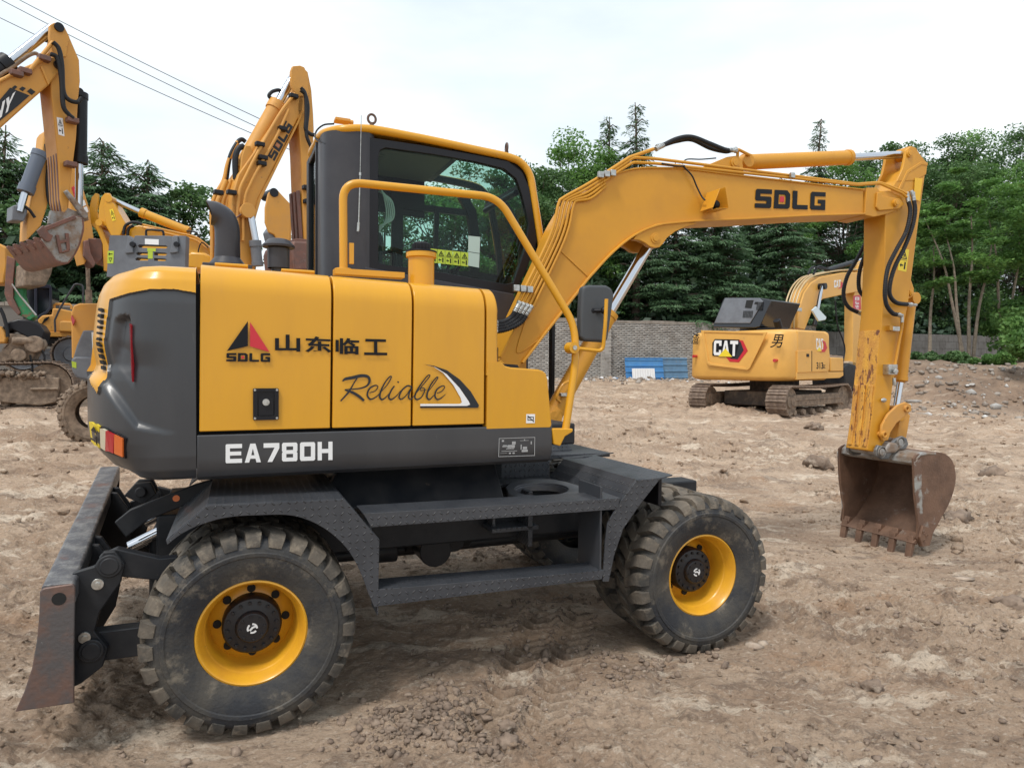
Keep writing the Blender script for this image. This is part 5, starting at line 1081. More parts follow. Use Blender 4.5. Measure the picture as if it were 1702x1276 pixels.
p = sample(15000, -3.5, 5.5, 1.9, 8.5, .44); tag(scatter('soil_crumbs', p, .003 + .012 * rng.random(len(p)) ** 3.5, DIRT), 'brown soil crumbs and gravel strewn over the near yard', 'gravel')
p = sample(5200, -12, 15, 6, 20, .42); tag(scatter('soil_lumps', p, .010 + .045 * rng.random(len(p)) ** 4, DIRT), 'brown soil lumps strewn over the far part of the yard', 'soil lumps')
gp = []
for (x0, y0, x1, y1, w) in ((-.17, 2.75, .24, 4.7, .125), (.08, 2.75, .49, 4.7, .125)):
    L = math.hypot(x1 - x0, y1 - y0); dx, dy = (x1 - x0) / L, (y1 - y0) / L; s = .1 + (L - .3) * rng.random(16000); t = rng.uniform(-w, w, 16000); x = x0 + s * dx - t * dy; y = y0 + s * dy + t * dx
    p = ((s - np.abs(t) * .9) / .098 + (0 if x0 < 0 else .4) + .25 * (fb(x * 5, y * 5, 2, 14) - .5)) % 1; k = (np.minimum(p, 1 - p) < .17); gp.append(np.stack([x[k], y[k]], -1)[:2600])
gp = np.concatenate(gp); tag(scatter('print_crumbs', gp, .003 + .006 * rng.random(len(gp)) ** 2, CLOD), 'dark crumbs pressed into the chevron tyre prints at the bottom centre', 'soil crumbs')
cl = []
for (cx, cy, n, s) in ((-.44, 3.05, 420, .15), (-.10, 2.78, 60, .05), (.02, 2.05, 24, .04), (4.4, 5.3, 60, .5), (1.5, 2.6, 45, .22), (2.6, 3.2, 50, .3), (5.3, 7.2, 60, .5), (3.2, 3.9, 40, .35), (-1.6, 2.6, 40, .25), (2.1, 2.3, 50, .3)):
    for k in range(n): cl.append((cx + rng.normal(0, s), cy + rng.normal(0, s * .8)))
for k in range(9):
    a0 = rng.uniform(0, 6.28); cx, cy = rng.uniform(-2.5, 4.5), rng.uniform(2.2, 5.5)
    for j in range(90): t = rng.normal(0, .45); cl.append((cx + t * math.cos(a0) + rng.normal(0, .07), cy + t * math.sin(a0) * .5 + rng.normal(0, .05)))
cl = np.array(cl); tag(scatter('clod_heap', cl, .006 + .018 * rng.random(len(cl)) ** 2, CLOD, sub=1), 'crumbled heaps of dark soil clods near the wheels', 'soil clods')
# ---- single lumps and stones large enough to pick out
PALE = mat('pale_earth', (.46, .37, .29), .95, c2=(.34, .26, .2), scale=20, bump=.4)
GREYST = mat('pale_concrete', (.42, .41, .39), .9, c2=(.3, .28, .26), scale=9, bump=.4)
def gpt(u, v):
    r_ = ray(u, v)
    for Yd in np.arange(2, 45, .01):
        q = CAMP + r_ * (Yd / r_[1])
        if q[2] <= gbase(np.array(q[0]), np.array(q[1])): return q
    return q
def stone(name, u, v, size, m, label, cat, sc=(1, 1, .6), group=None, sub=2):
    q = gpt(u, v); V0, F0 = ico(sub); d = 1 + 1.3 * (np.array([fb(np.array([a * 2.6 + u]), np.array([b * 2.6 + c * 2.6 + v]), 4, 5)[0] for a, b, c in V0]) - .5) + rng.normal(0, .10, len(V0)); V = V0 * d[:, None] * np.array(sc) * size
    o = np_mesh(name, V, F0, m, None, False, k=3); o.location = (q[0], q[1], float(gz(q[0], q[1])[0]) + size * sc[2] * .35); o.rotation_euler = (0, 0, rng.uniform(0, 6)); return tag(o, label, cat, group)
for (u, v, s, lab) in ((1352, 715, .16, 'rough brown soil lump on the ground left of the bucket arm, the higher one'), (1360, 775, .19, 'large crumbly soil lump on the ground just left of the bucket'), (1570, 790, .12, 'soil lump behind the bucket at its right side'),
                       (1590, 870, .13, 'dark soil clod right of the bucket teeth'), (1680, 1010, .10, 'crumbly soil clod at the right edge of the photo'), (1650, 795, .16, 'broad soil lump at the right, level with the bucket'), (1450, 1150, .055, 'small dark clod on bare ground below the bucket'),
                       (845, 1262, .05, 'near black clod at the bottom edge in front of the machine'), (843, 1240, .035, 'smaller near black clod above the one at the bottom edge')):
    stone('soil_clod', u, v, s, CLOD, lab, 'clod', (1, .9, .6), sub=3)
for (u, v, s, lab, sc) in ((1252, 1075, .045, 'flat pale flake of earth right of the front wheel', (1.2, .8, .35)), (1268, 1073, .035, 'small pale stone beside a flake right of the front wheel', (1, 1, .5)), (1655, 678, .16, 'square grey concrete block lying before the dirt bank', (1, .8, .7)),
                       (1615, 655, .14, 'pale rock on the dirt bank at the right', (1.2, .8, .5)), (1560, 628, .12, 'pale rock near the top of the dirt bank', (1, .8, .6)), (1520, 668, .22, 'long grey slab of concrete lying right of the arm', (1.6, .7, .3)), (1600, 1270 - 310, .05, 'flat buff flake on the ground at the right', (1.6, .8, .2))):
    stone('stone', u, v, s, PALE if u < 1300 or v > 900 else GREYST, lab, 'stone', sc, sub=1)
# rubble and litter along the wall
def alongwall(t, d): # t = metres along the wall from x=2.37, d = metres in front
    return 2.37 + t * .922 + d * .387, 27 + t * .387 - d * .922
rb = []
for k in range(1500): rb.append(alongwall(rng.uniform(-6, 22), abs(rng.normal(0, 1.3)) + .1))
for k in range(900): rb.append((rng.uniform(10.5, 18), rng.uniform(17, 22.5)))
rb = np.array(rb); tag(scatter('rubble', rb, .02 + .09 * rng.random(len(rb)) ** 3, mat('rubble_mix', (.36, .32, .28), .9, c2=(.2, .16, .13), scale=.9, thr=(.4, .6), c3=(.6, .59, .57), s3=1.7, t3=(.55, .6)), sub=1), 'grey rubble and broken stone along the foot of the wall', 'rubble')
lit = np.array([alongwall(rng.uniform(-4, 18), abs(rng.normal(0, .9)) + .2) for k in range(90)]); tag(scatter('litter', lit, .04 + .06 * rng.random(len(lit)), mat('litter_mix', (.7, .7, .72), .6, c2=(.1, .25, .45), scale=.6, thr=(.58, .6), c3=(.5, .08, .06), s3=.9, t3=(.62, .64)), flat=.4, sub=1), 'scraps of white plastic and rubbish by the wall', 'litter')

# ================================================================== WALL
BRK = mat('whitewashed_brick', (.46, .44, .41), .85, c2=(.34, .31, .28), scale=1.2, thr=(.35, .65), c3=(.22, .19, .16), s3=3, t3=(.55, .7), bump=.3, bscale=60)
def isl(m, a=.78, b=1.1):
    n, l = m.node_tree.nodes, m.node_tree.links; b_ = n['Principled BSDF']; src = b_.inputs['Base Color'].links[0].from_socket
    g = n.new('ShaderNodeNewGeometry'); q = n.new('ShaderNodeMapRange'); q.inputs['To Min'].default_value = a; q.inputs['To Max'].default_value = b; l.new(g.outputs['Random Per Island'], q.inputs['Value'])
    x = n.new('ShaderNodeMix'); x.data_type = 'RGBA'; x.blend_type = 'MULTIPLY'; x.inputs['Factor'].default_value = 1; l.new(src, x.inputs['A']); l.new(q.outputs[0], x.inputs['B']); l.new(x.outputs['Result'], b_.inputs['Base Color'])
isl(BRK)
MORT = mat('grey_mortar', (.17, .155, .14), .95); COPE = mat('wall_coping', (.33, .29, .25), .9, c2=(.2, .17, .14), scale=2, bump=.3)
WM = Matrix.Translation((2.37, 27, 0)) @ Matrix.Rotation(math.atan2(.387, .922), 4, 'Z')
WALL = empty('brick_wall', WM, 'long whitewashed brick wall behind the yard with a rough coping on top', 'wall')
mb = MB(); mb.box(-32, 12.9, .0, .25, .4, 3.42); build('wall_core', mb, MORT, WALL)
mb = MB(); random.seed(3)
x = -32
while x < 12.9: w = random.uniform(.8, 1.6); mb.box(x, min(x + w - .01, 12.9), -.03, .28, 3.42, 3.54 + random.uniform(-.02, .025)); x += w
build('coping_stone', mb, COPE, WALL)
bw, bh = .25, .075; nx_, nz_ = int(24 / bw), 34; K = []
for j in range(nz_):
    for i in range(nx_): K.append((-11.2 + i * bw + (bw / 2 if j % 2 else 0), .86 + j * bh))
K = np.array(K); n = len(K); x0, x1 = K[:, 0] + .006, K[:, 0] + bw - .008; z0, z1 = K[:, 1] + .006, K[:, 1] + bh - .008; yf = -.012 - .012 * rng.random(n); o1 = np.ones(n)
V = np.stack([np.stack(q, -1) for q in ((x0, yf, z0), (x1, yf, z0), (x1, yf, z1), (x0, yf, z1), (x0, .01 * o1, z0), (x1, .01 * o1, z0), (x1, .01 * o1, z1), (x0, .01 * o1, z1))], 1)
f8 = np.array([(0, 1, 2, 3), (1, 0, 4, 5), (2, 1, 5, 6), (3, 2, 6, 7), (0, 3, 7, 4)]); tag(np_mesh('brickwork', V.reshape(-1, 3), (f8[None] + (np.arange(n) * 8)[:, None, None]).reshape(-1, 4), BRK, WALL), kind='stuff')
for t in (-9.2, -3.9, 1.3, 6.3, 11.6):
    mb = MB(); mb.box(t, t + .42, -.14, 0, .6, 3.44)
    for j in range(36): mb.box(t - .004 + (0 if j % 2 else .12), t + (.30 if j % 2 else .424), -.152, -.14, .8 + j * bh, .8 + j * bh + bh - .012)
    build('pier', mb, BRK, WALL)
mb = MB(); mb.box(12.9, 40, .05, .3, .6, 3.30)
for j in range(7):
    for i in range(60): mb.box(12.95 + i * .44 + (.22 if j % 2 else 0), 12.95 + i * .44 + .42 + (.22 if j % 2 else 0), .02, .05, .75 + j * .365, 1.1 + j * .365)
BW = empty('block_wall', WM, 'concrete block wall right of the arm, its shade put into the dark grey colour, continuing the brick wall', 'wall'); build('blockwork', mb, mat('shaded_block', (.17, .16, .15), .9, c2=(.11, .10, .09), scale=1.5, bump=.2), BW, kind='stuff')  # the shade on this wall is painted into its dark block colour

# ---- blue metal sheets leaning on the wall, and a white panel
def sheet(name, u0, u1, v0, v1, d, m, label, rib=.16, lean=.16, vert=True, thick=.012):
    a = gpt(u0, v1); inv = WM.inverted(); la = inv @ Vector(CAMP + ray(u0, v1) * 0 + 0 * a) if False else None
    def hitp(u, v):   # intersection with the plane parallel to the wall at distance d in front
        o = np.array(inv @ Vector(CAMP)); r = np.array(inv.to_3x3() @ Vector(ray(u, v))); t = (-d - o[1]) / r[1]; return o + r * t
    A, Bq, C = hitp(u0, v1), hitp(u1, v1), hitp(u0, v0); w = Bq[0] - A[0]; h = C[2] - A[2]; mb = MB()
    zz = []; k = 0; s = 0
    L = h if not vert else w
    while s < L - 1e-3:
        e = min(s + rib, L); zz += [(s, 0), (s + (e - s) * .72, 0), (s + (e - s) * .8, .03), (s + (e - s) * .93, .03)]; s = e
    zz.append((L, 0))
    pol = offset(zz, thick)
    if vert: mb.prism(pol, 0, h, f=lambda a_, b_, c_: (a_, -b_, c_))
    else: mb.prism(pol, 0, w, f=lambda a_, b_, c_: (c_, -b_, a_))
    o = build(name, mb, m, None, label=label, cat='metal sheet'); o.matrix_world = WM @ Matrix.Translation((A[0], -d, A[2])) @ Matrix.Rotation(-lean, 4, 'X'); return o
sheet('metal_sheet', 1080, 1144, 594, 637, .42, BLUE2, 'faded dark blue corrugated sheet leaning on the wall, right one', .27, .12, False)
sheet('metal_sheet', 1041, 1104, 594, 636, .62, BLUE, 'bright blue corrugated sheet leaning on the wall, left one', .24, .14, False)
sheet('panel', 1052, 1089, 612, 637, .78, WHITE, 'small white ribbed panel leaning on the blue sheet', .12, .14, True)['category'] = 'panel'

# ================================================================== TREES
def leafmat(name, a, b, pale, tr=.35):
    m = bpy.data.materials.new(name); n, l, p = nodes(m); p.inputs['Roughness'].default_value = .6
    g = n.new('ShaderNodeNewGeometry'); tc = n.new('ShaderNodeTexCoord'); t = n.new('ShaderNodeTexNoise'); t.inputs['Scale'].default_value = .55; t.inputs['Detail'].default_value = 4
    l.new(tc.outputs['Object'], t.inputs['Vector'])
    r = n.new('ShaderNodeMapRange'); r.inputs['From Min'].default_value = .35; r.inputs['From Max'].default_value = .68; l.new(t.outputs['Fac'], r.inputs['Value'])
    x = n.new('ShaderNodeMix'); x.data_type = 'RGBA'; x.inputs['A'].default_value = (*a, 1); x.inputs['B'].default_value = (*b, 1); l.new(r.outputs[0], x.inputs['Factor'])
    y = n.new('ShaderNodeMix'); y.data_type = 'RGBA'; y.inputs['B'].default_value = (*pale, 1); l.new(x.outputs['Result'], y.inputs['A'])
    q = n.new('ShaderNodeMapRange'); q.inputs['From Min'].default_value = .45; q.inputs['From Max'].default_value = 1; q.inputs['To Max'].default_value = .75; l.new(g.outputs['Random Per Island'], q.inputs['Value']); l.new(q.outputs[0], y.inputs['Factor'])
    l.new(y.outputs['Result'], p.inputs['Base Color'])
    tl = n.new('ShaderNodeBsdfTranslucent'); l.new(y.outputs['Result'], tl.inputs[0]); ms = n.new('ShaderNodeMixShader'); ms.inputs[0].default_value = tr
    l.new(p.outputs[0], ms.inputs[1]); l.new(tl.outputs[0], ms.inputs[2]); l.new(ms.outputs[0], n['Material Output'].inputs['Surface']); return m
CED = leafmat('cedar_needles', (.055, .11, .055), (.10, .185, .085), (.16, .28, .12), .3)
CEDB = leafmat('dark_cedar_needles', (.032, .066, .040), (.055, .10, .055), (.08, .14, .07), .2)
BRD = leafmat('broad_leaves', (.075, .17, .045), (.14, .28, .065), (.22, .38, .10), .4)
BRD2 = leafmat('grey_green_leaves', (.065, .135, .05), (.11, .21, .07), (.17, .28, .10), .35)
BARK = mat('tree_bark', (.16, .12, .095), .9, c2=(.09, .07, .055), scale=12, bump=.5)
def quads(C, D, W, L):      # centre, direction, width vector -> leaf quads (diamond-ish)
    n = len(C); V = np.empty((n, 4, 3)); V[:, 0] = C - D * L[:, None] * .5; V[:, 1] = C + W; V[:, 2] = C + D * L[:, None] * .5; V[:, 3] = C - W
    return V.reshape(-1, 3), np.arange(n * 4).reshape(n, 4)
def trunk(root, H, r0, lean=0, limbs=(), y=0, m=BARK):
    mb = MB(); pts = [(rng.normal(0, .05) * (k > 0) + lean * k / 7 * H, rng.normal(0, .05) * (k > 0), H * k / 7) for k in range(8)]; mb.tube(pts, r0, 9, rs=[max(.02, r0 * (1 - k / 7.6)) for k in range(8)])
    for a, b, r in limbs: mb.tube([a, (np.array(a) * .5 + np.array(b) * .5) + np.array([0, 0, .15]), b], r, 6, rs=[r, r * .7, r * .3])
    return build('trunk', mb, m, root)
def cedar(root, H, Rm, m, z0=.24, dens=1.0, seed=0):
    g = np.random.default_rng(seed); C = []; D = []; Wd = []; Ls = []; limbs = []
    z = z0 * H
    while z < H * .985:
        f = 1 - z / H; nb = g.integers(4, 7) if f > .2 else 3; az0 = g.uniform(0, 6.28)
        for b in range(nb):
            az = az0 + b * 6.283 / nb + g.normal(0, .3); L = Rm * (f ** .85) * g.uniform(.5, 1.15) + .12; rise = .30 * f + g.normal(0, .06) + .25 * (f < .15)
            if L < .3: continue
            n = int(dens * (30 + 150 * L * (.5 + .5 * min(1, L / 2))) * (.45 if f < .16 else 1)); t = g.random(n) ** .65; half = (.16 + .34 * L * np.sin(np.clip(t, .02, 1) * 2.6) * .55)
            s = g.uniform(-1, 1, n); lat = s * half; r = t * L
            zz = z + rise * r * 1.0 - (.14 + .05 * g.random()) * r ** 2 / max(L, 1) * 1.25 - .10 * np.abs(s) * half - .05 * g.random(n) - .22 * (g.random(n) ** 4) * (t > .3)
            c, sn = math.cos(az), math.sin(az); P = np.stack([c * r - sn * lat, sn * r + c * lat, zz], -1)
            d = np.stack([c * (1 - .3 * np.abs(s)) - sn * s * .8, sn * (1 - .3 * np.abs(s)) + c * s * .8, -.25 - .35 * g.random(n) + 0 * s], -1) + g.normal(0, .22, (n, 3)); d /= np.linalg.norm(d, axis=1)[:, None]
            up = np.array([0, 0, 1.]) + g.normal(0, .35, (n, 3)); w = np.cross(d, up); w /= np.linalg.norm(w, axis=1)[:, None] + 1e-6; wl_ = g.uniform(.016, .034, n)
            C.append(P); D.append(d); Wd.append(w * wl_[:, None]); Ls.append(g.uniform(.13, .28, n)); limbs.append(((0, 0, z), (c * L * .85, sn * L * .85, z + rise * L * .85 - .16 * L), .03 + .012 * L))
        z += g.uniform(.26, .46) * (.45 + .65 * f) * (H / 11)
    C, D, Wd, Ls = np.concatenate(C), np.concatenate(D), np.concatenate(Wd), np.concatenate(Ls)
    V, Q = quads(C, D, Wd, Ls)
    if root is None: return V
    np_mesh('crown', V, Q, m, root); trunk(root, H * .97, .02 * H, limbs=limbs[::2] if len(limbs) < 400 else limbs[::4])
def broad(root, H, Rm, m, z0=.35, ncl=46, nl=460, seed=0, lean=0, rt=.12, ls=.11, fill=1):
    g = np.random.default_rng(seed); C = []; limbs = []; cz = H * (z0 + 1) / 2; hz = H * (1 - z0) / 2
    for k in range(ncl):
        d = g.normal(0, 1, 3); d /= np.linalg.norm(d); rr = g.uniform(.35, 1) ** .5; c = np.array([d[0] * Rm * rr, d[1] * Rm * rr, cz + d[2] * hz * rr]); s = Rm * g.uniform(.17, .38)
        n = int(nl * g.uniform(.5, 1.3)); p = g.normal(0, 1, (n, 3)); p /= np.linalg.norm(p, axis=1)[:, None]; p *= (g.random(n) ** .45)[:, None] * s; p[:, 2] *= .5; p[:, 2] -= .12 * (p[:, 0] ** 2 + p[:, 1] ** 2) / s
        C.append(c + p); limbs.append(((lean * H * .5, 0, H * g.uniform(.25, .6)), tuple(c), .035))
    C = np.concatenate(C); n = len(C); d = g.normal(0, 1, (n, 3)); d[:, 2] = d[:, 2] * .5 - .3; d /= np.linalg.norm(d, axis=1)[:, None]; up = np.array([0, 0, 1.]) + g.normal(0, .5, (n, 3)); w = np.cross(d, up); w /= np.linalg.norm(w, axis=1)[:, None] + 1e-6
    L = g.uniform(.6, 1.3, n) * ls * 1.5; V, Q = quads(C, d, w * (L * .3)[:, None], L); np_mesh('crown', V, Q, m, root); trunk(root, H * .8, rt, lean, limbs)
def Zwall(u): return 1130 * 1.87 / (104 - .0306 * (u - 130))
def tree(kind, u, vtop, dz, label, **k):
    Zt = Zwall(u) + dz; x = (u - 851) / CF * Zt; ztop = CH + (608 - vtop) / CF * Zt; zb = float(gbase(np.array(x), np.array(Zt))) - .05; H = ztop - zb
    if k.pop('mass', None): return cedar(None, H, seed=int(abs(u * 7 + vtop)), **k) + [x, Zt, zb]
    root = empty({'c': 'cedar_tree', 'b': 'broadleaf_tree'}[kind], Matrix.Translation((x, Zt, zb)), label, 'tree', k.pop('group', None))
    (cedar if kind == 'c' else broad)(root, H, seed=int(abs(u * 7 + vtop)), **k); return root
GT = 'trees beyond the wall'
T_ = [('c', 14, 198, 3.5, 'tall pointed cedar at the far left behind the raised bucket', dict(Rm=2.6, m=CED)),
 ('b', 95, 262, 4, 'rounded grey green tree between the left cedars', dict(Rm=2.6, m=BRD2, z0=.1)),
 ('c', 178, 232, 3, 'dark spreading cedar with its top above the folded arm', dict(Rm=5.0, m=CED, dens=1.2, z0=.25)),
 ('c', 248, 268, 3.2, 'broad dark cedar with tiered boughs left of the exhaust stack', dict(Rm=4.8, m=CED, dens=1.2, z0=.25)),
 ('b', 292, 282, 4, 'thin leafed tree at the right end of the left tree group', dict(Rm=1.7, m=BRD2, z0=.2, ncl=34, nl=200)),
 ('b', 352, 400, 6, 'low rounded tree seen left of the standing boom', dict(Rm=2.0, m=BRD2, z0=.05)),
 ('b', 425, 392, 6, 'low rounded tree seen under the standing boom', dict(Rm=1.7, m=BRD2, z0=.05)),
 ('c', 528, 305, 4, 'dark cedar seen through the rear glass of the cab', dict(Rm=2.6, m=CED)),
 ('b', 640, 300, 5, 'leafy tree seen through the left part of the cab window', dict(Rm=3.6, m=BRD2, z0=.1)),
 ('b', 735, 285, 4, 'leafy tree seen through the sliding window of the cab', dict(Rm=3.8, m=BRD, z0=.05)),
 ('b', 815, 262, 4, 'leafy tree seen through the front of the cab', dict(Rm=3.2, m=BRD2, z0=.05)),
 ('b', 893, 236, 4, 'grey green tree right beside the cab roof', dict(Rm=2.4, m=BRD2, z0=.1, ncl=120, nl=260)),
 ('b', 945, 228, 5, 'tall light topped tree behind the rising boom', dict(Rm=2.8, m=BRD, z0=.1, ncl=130, nl=260)),
 ('c', 1010, 186, 5, 'dark cedar with a blunt top left of the pointed one', dict(Rm=3.4, m=CED)),
 ('c', 1056, 160, 3, 'slender cedar with the tallest needle point above the boom', dict(Rm=2.9, m=CED, dens=.8)),
 ('c', 1120, 262, 3, 'dark cedar right under the bend of the boom', dict(Rm=3.6, m=CED)),
 ('c', 1185, 300, 2.6, 'cedar with drooping pale boughs behind the black engine cover', dict(Rm=4.0, m=CED)),
 ('c', 1250, 292, 4.5, 'dark cedar behind the middle of the boom', dict(Rm=4.0, m=CED)),
 ('c', 1357, 190, 7, 'lone cedar spire rising above the arm cylinder', dict(Rm=3.0, m=CED)),
 ('c', 1300, 290, 2.6, 'cedar with drooping boughs above the far excavator boom', dict(Rm=3.8, m=CED)),
 ('b', 1400, 262, 5, 'leafy tree under the chrome rod of the arm cylinder', dict(Rm=3.0, m=BRD, z0=.1, ncl=60)),
 ('c', 1440, 300, 3, 'cedar directly behind the vertical arm', dict(Rm=3.4, m=CED)),
 ('b', 1480, 238, 6, 'tall dark tree behind the head of the arm', dict(Rm=3.6, m=BRD2, z0=.03, ncl=110)),
 ('b', 1560, 228, 5, 'tall tree with a domed crown right of the arm head', dict(Rm=3.8, m=BRD2, z0=.03, ncl=120)),
 ('b', 1630, 226, 5, 'tall green tree second from the right edge', dict(Rm=3.8, m=BRD, z0=.03, ncl=120)),
 ('b', 1700, 208, 4, 'tallest broadleaf tree at the right edge', dict(Rm=3.8, m=BRD2, z0=.03, ncl=120))]
for kind, u, v, dz, lab, k in T_: tree(kind, u, v, dz, lab, group=GT, **k)
# second row, darker, closes the wood behind
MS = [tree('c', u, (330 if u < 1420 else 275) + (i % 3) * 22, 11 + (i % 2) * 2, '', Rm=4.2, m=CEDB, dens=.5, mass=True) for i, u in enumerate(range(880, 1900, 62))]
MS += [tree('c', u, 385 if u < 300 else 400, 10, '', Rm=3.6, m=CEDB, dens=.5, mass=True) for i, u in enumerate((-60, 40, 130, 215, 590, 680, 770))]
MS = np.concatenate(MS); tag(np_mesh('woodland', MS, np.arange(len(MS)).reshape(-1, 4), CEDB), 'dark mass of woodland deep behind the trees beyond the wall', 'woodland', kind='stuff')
# understorey behind the wall
g_ = np.random.default_rng(5); n = 52000; tt = g_.uniform(-24, 42, n); dd = g_.uniform(.8, 9, n); hh = g_.random(n) ** .8 * (3.6 + 1.3 * np.sin(tt * 1.3)); 
C = np.stack([2.37 + tt * .922 - dd * .387, 27 + tt * .387 + dd * .922, 1.2 + hh], -1); d_ = g_.normal(0, 1, (n, 3)); d_ /= np.linalg.norm(d_, axis=1)[:, None]; w_ = np.cross(d_, g_.normal(0, 1, (n, 3))); w_ /= np.linalg.norm(w_, axis=1)[:, None]; L_ = g_.uniform(.22, .5, n)
V, Q = quads(C, d_, w_ * (L_ * .28)[:, None], L_); tag(np_mesh('undergrowth', V, Q, CEDB), 'dark tangled undergrowth beneath the trees behind the wall', 'undergrowth', kind='stuff')
# slender trees and bushes in front of the shaded block wall, right of the arm
def small_tree(u, vb, vtop, Yd, lab, stems, m=BRD, Rm=1.6, **k):
    x = (u - 851) / CF * Yd; zb = float(gz(x, Yd)[0]); H = CH + (608 - vtop) / CF * Yd - zb; root = empty('slender_tree', Matrix.Translation((x, Yd, zb)), lab, 'tree'); g = np.random.default_rng(int(abs(u)))
    mb = MB()
    for (dx, top, dx2) in stems: mb.tube(catmull([(dx, 0, 0), (dx + dx2 * .3, .1, H * top * .4), (dx + dx2 * .6, .0, H * top * .7), (dx + dx2, .2, H * top)], 4), .06, 7, rs=[.075 * (1 - i / 16) for i in range(13)])
    build('trunk', mb, mat('pale_bark%d' % u, (.30, .25, .19), .85, c2=(.18, .14, .11), scale=8), root); C = []
    for i in range(k.get('n', 34)):
        c = np.array([g.normal(0, Rm * .55), g.normal(0, Rm * .5), H * g.uniform(k.get('zlo', .42), 1)]); s = g.uniform(.3, .7); q = g.normal(0, 1, (190, 3)); q /= np.linalg.norm(q, axis=1)[:, None]; q *= (g.random(190) ** .5)[:, None] * s; q[:, 2] *= .35; C.append(c + q)
    C = np.concatenate(C); n = len(C); d = g.normal(0, 1, (n, 3)); d[:, 2] *= .4; d /= np.linalg.norm(d, axis=1)[:, None]; w = np.cross(d, np.array([0, 0, 1.]) + g.normal(0, .4, (n, 3))); w /= np.linalg.norm(w, axis=1)[:, None]; L = g.uniform(.10, .2, n); V, Q = quads(C, d, w * (L * .3)[:, None], L); np_mesh('crown', V, Q, m, root)
small_tree(1604, 600, 285, 27.5, 'slender tree with a fan of pale forked trunks right of the arm', [(0, .75, -1.6), (.15, .8, .1), (-.1, .7, -.7), (.3, .7, .9)], Rm=2.6, n=60)
small_tree(1545, 600, 360, 28, 'thin tree standing close to the right side of the arm', [(0, .8, .2)], Rm=1.2, n=26)
small_tree(1668, 600, 300, 27.5, 'thin leafy tree near the right edge with a leaning trunk', [(0, .8, -.6), (.2, .75, .5)], Rm=2.0, n=46)
def bush(u, vtop, w, Yd, lab, m=BRD, n=4200, ls=.12):
    x = (u - 851) / CF * Yd; zb = float(gz(x, Yd)[0]); H = max(.35, CH + (608 - vtop) / CF * Yd - zb); g = np.random.default_rng(int(u) + 9); C = []
    for i in range(14):
        c = np.array([g.normal(0, w * .4), g.normal(0, w * .35), H * g.uniform(.15, .8)]); s = g.uniform(.25, .5) * max(w, H) * .6; k = n // 14; q = g.normal(0, 1, (k, 3)); q /= np.linalg.norm(q, axis=1)[:, None]; q *= (g.random(k) ** .4)[:, None] * s; C.append(c + q * [1, 1, .7])
    C = np.concatenate(C); C[:, 2] = np.abs(C[:, 2]); k = len(C); d = g.normal(0, 1, (k, 3)); d /= np.linalg.norm(d, axis=1)[:, None]; w_ = np.cross(d, g.normal(0, 1, (k, 3)) + [0, 0, 1]); w_ /= np.linalg.norm(w_, axis=1)[:, None]; L = g.uniform(.7, 1.5, k) * ls; V, Q = quads(C, d, w_ * (L * .3)[:, None], L)
    o = np_mesh('bush', V, Q, m); o.location = (x, Yd, zb); return tag(o, lab, 'bush')
bush(1702, 520, .55, 20, 'big bright green bush at the right edge on the dirt bank', BRD, 7000, .14)
bush(1620, 598, .6, 24.5, 'small green bush on top of the dirt bank below the forked tree', BRD2)
bush(1575, 590, .9, 26, 'low bush at the wall foot right of the arm', BRD2)
bush(1532, 592, .7, 26.5, 'low bush close beside the arm at the wall foot', BRD2, 3000)
bush(1660, 585, .8, 23.5, 'round bush left of the big bush on the bank', BRD)
bush(1700, 470, 1.6, 27, 'tall pale green bush behind the big bush at the right edge', BRD, 7000, .14)
# ================================================================== OTHER MACHINES
def ghit_frame(u, v, yaw):
    q = gpt(u, v); return Fr(q, R(yaw))
def mach(fr, lab, cat='excavator', name='tracked_excavator'): return empty(name, fr.mw(), lab, cat)
def pp(name, fr, root, px, y0, y1, m, bevel=.01, parent=None, sm_=None, holes=None, **k):
    """plate or box section traced on the local plane y0 and given its real width"""
    p = fr.p(px, y0); mb = MB(); mb.prism(p, y0, y1, [fr.p(h, y0) for h in holes] if holes else None); return build(name, mb, m, parent or root, bevel, **k)
def V3(fr, u, v, y): return Vector(fr.at(u, v, y=y))
def ct(name, fr, root, px, y, r, m, n=10, sm_=True, parent=None):
    P = [V3(fr, u, v, y) for u, v in px]; mb = MB(); mb.tube(catmull(P, 6) if sm_ and len(P) > 2 else P, r, n); return build(name, mb, m, parent or root, 0, ang=50)
def hyd(fr, root, a, b, c, y, rb, rr, m, name='hydraulic_cylinder'):
    A, B_, C_ = V3(fr, *a, y), V3(fr, *b, y), V3(fr, *c, y); d = (B_ - A).normalized(); mb = MB(); mb.cyl(A, B_, rb, n=22); mb.cyl(B_ - d * rb * 1.2, B_, rb * 1.15, n=22); mb.cyl(A - d * rb * .3, A + d * rb * .6, rb * 1.1, n=22); o = build(name, mb, m, root, .003); mb = MB(); mb.cyl(B_, C_, rr, n=16); build('rod', mb, CHR, o); return o
SHOE_ME = {}
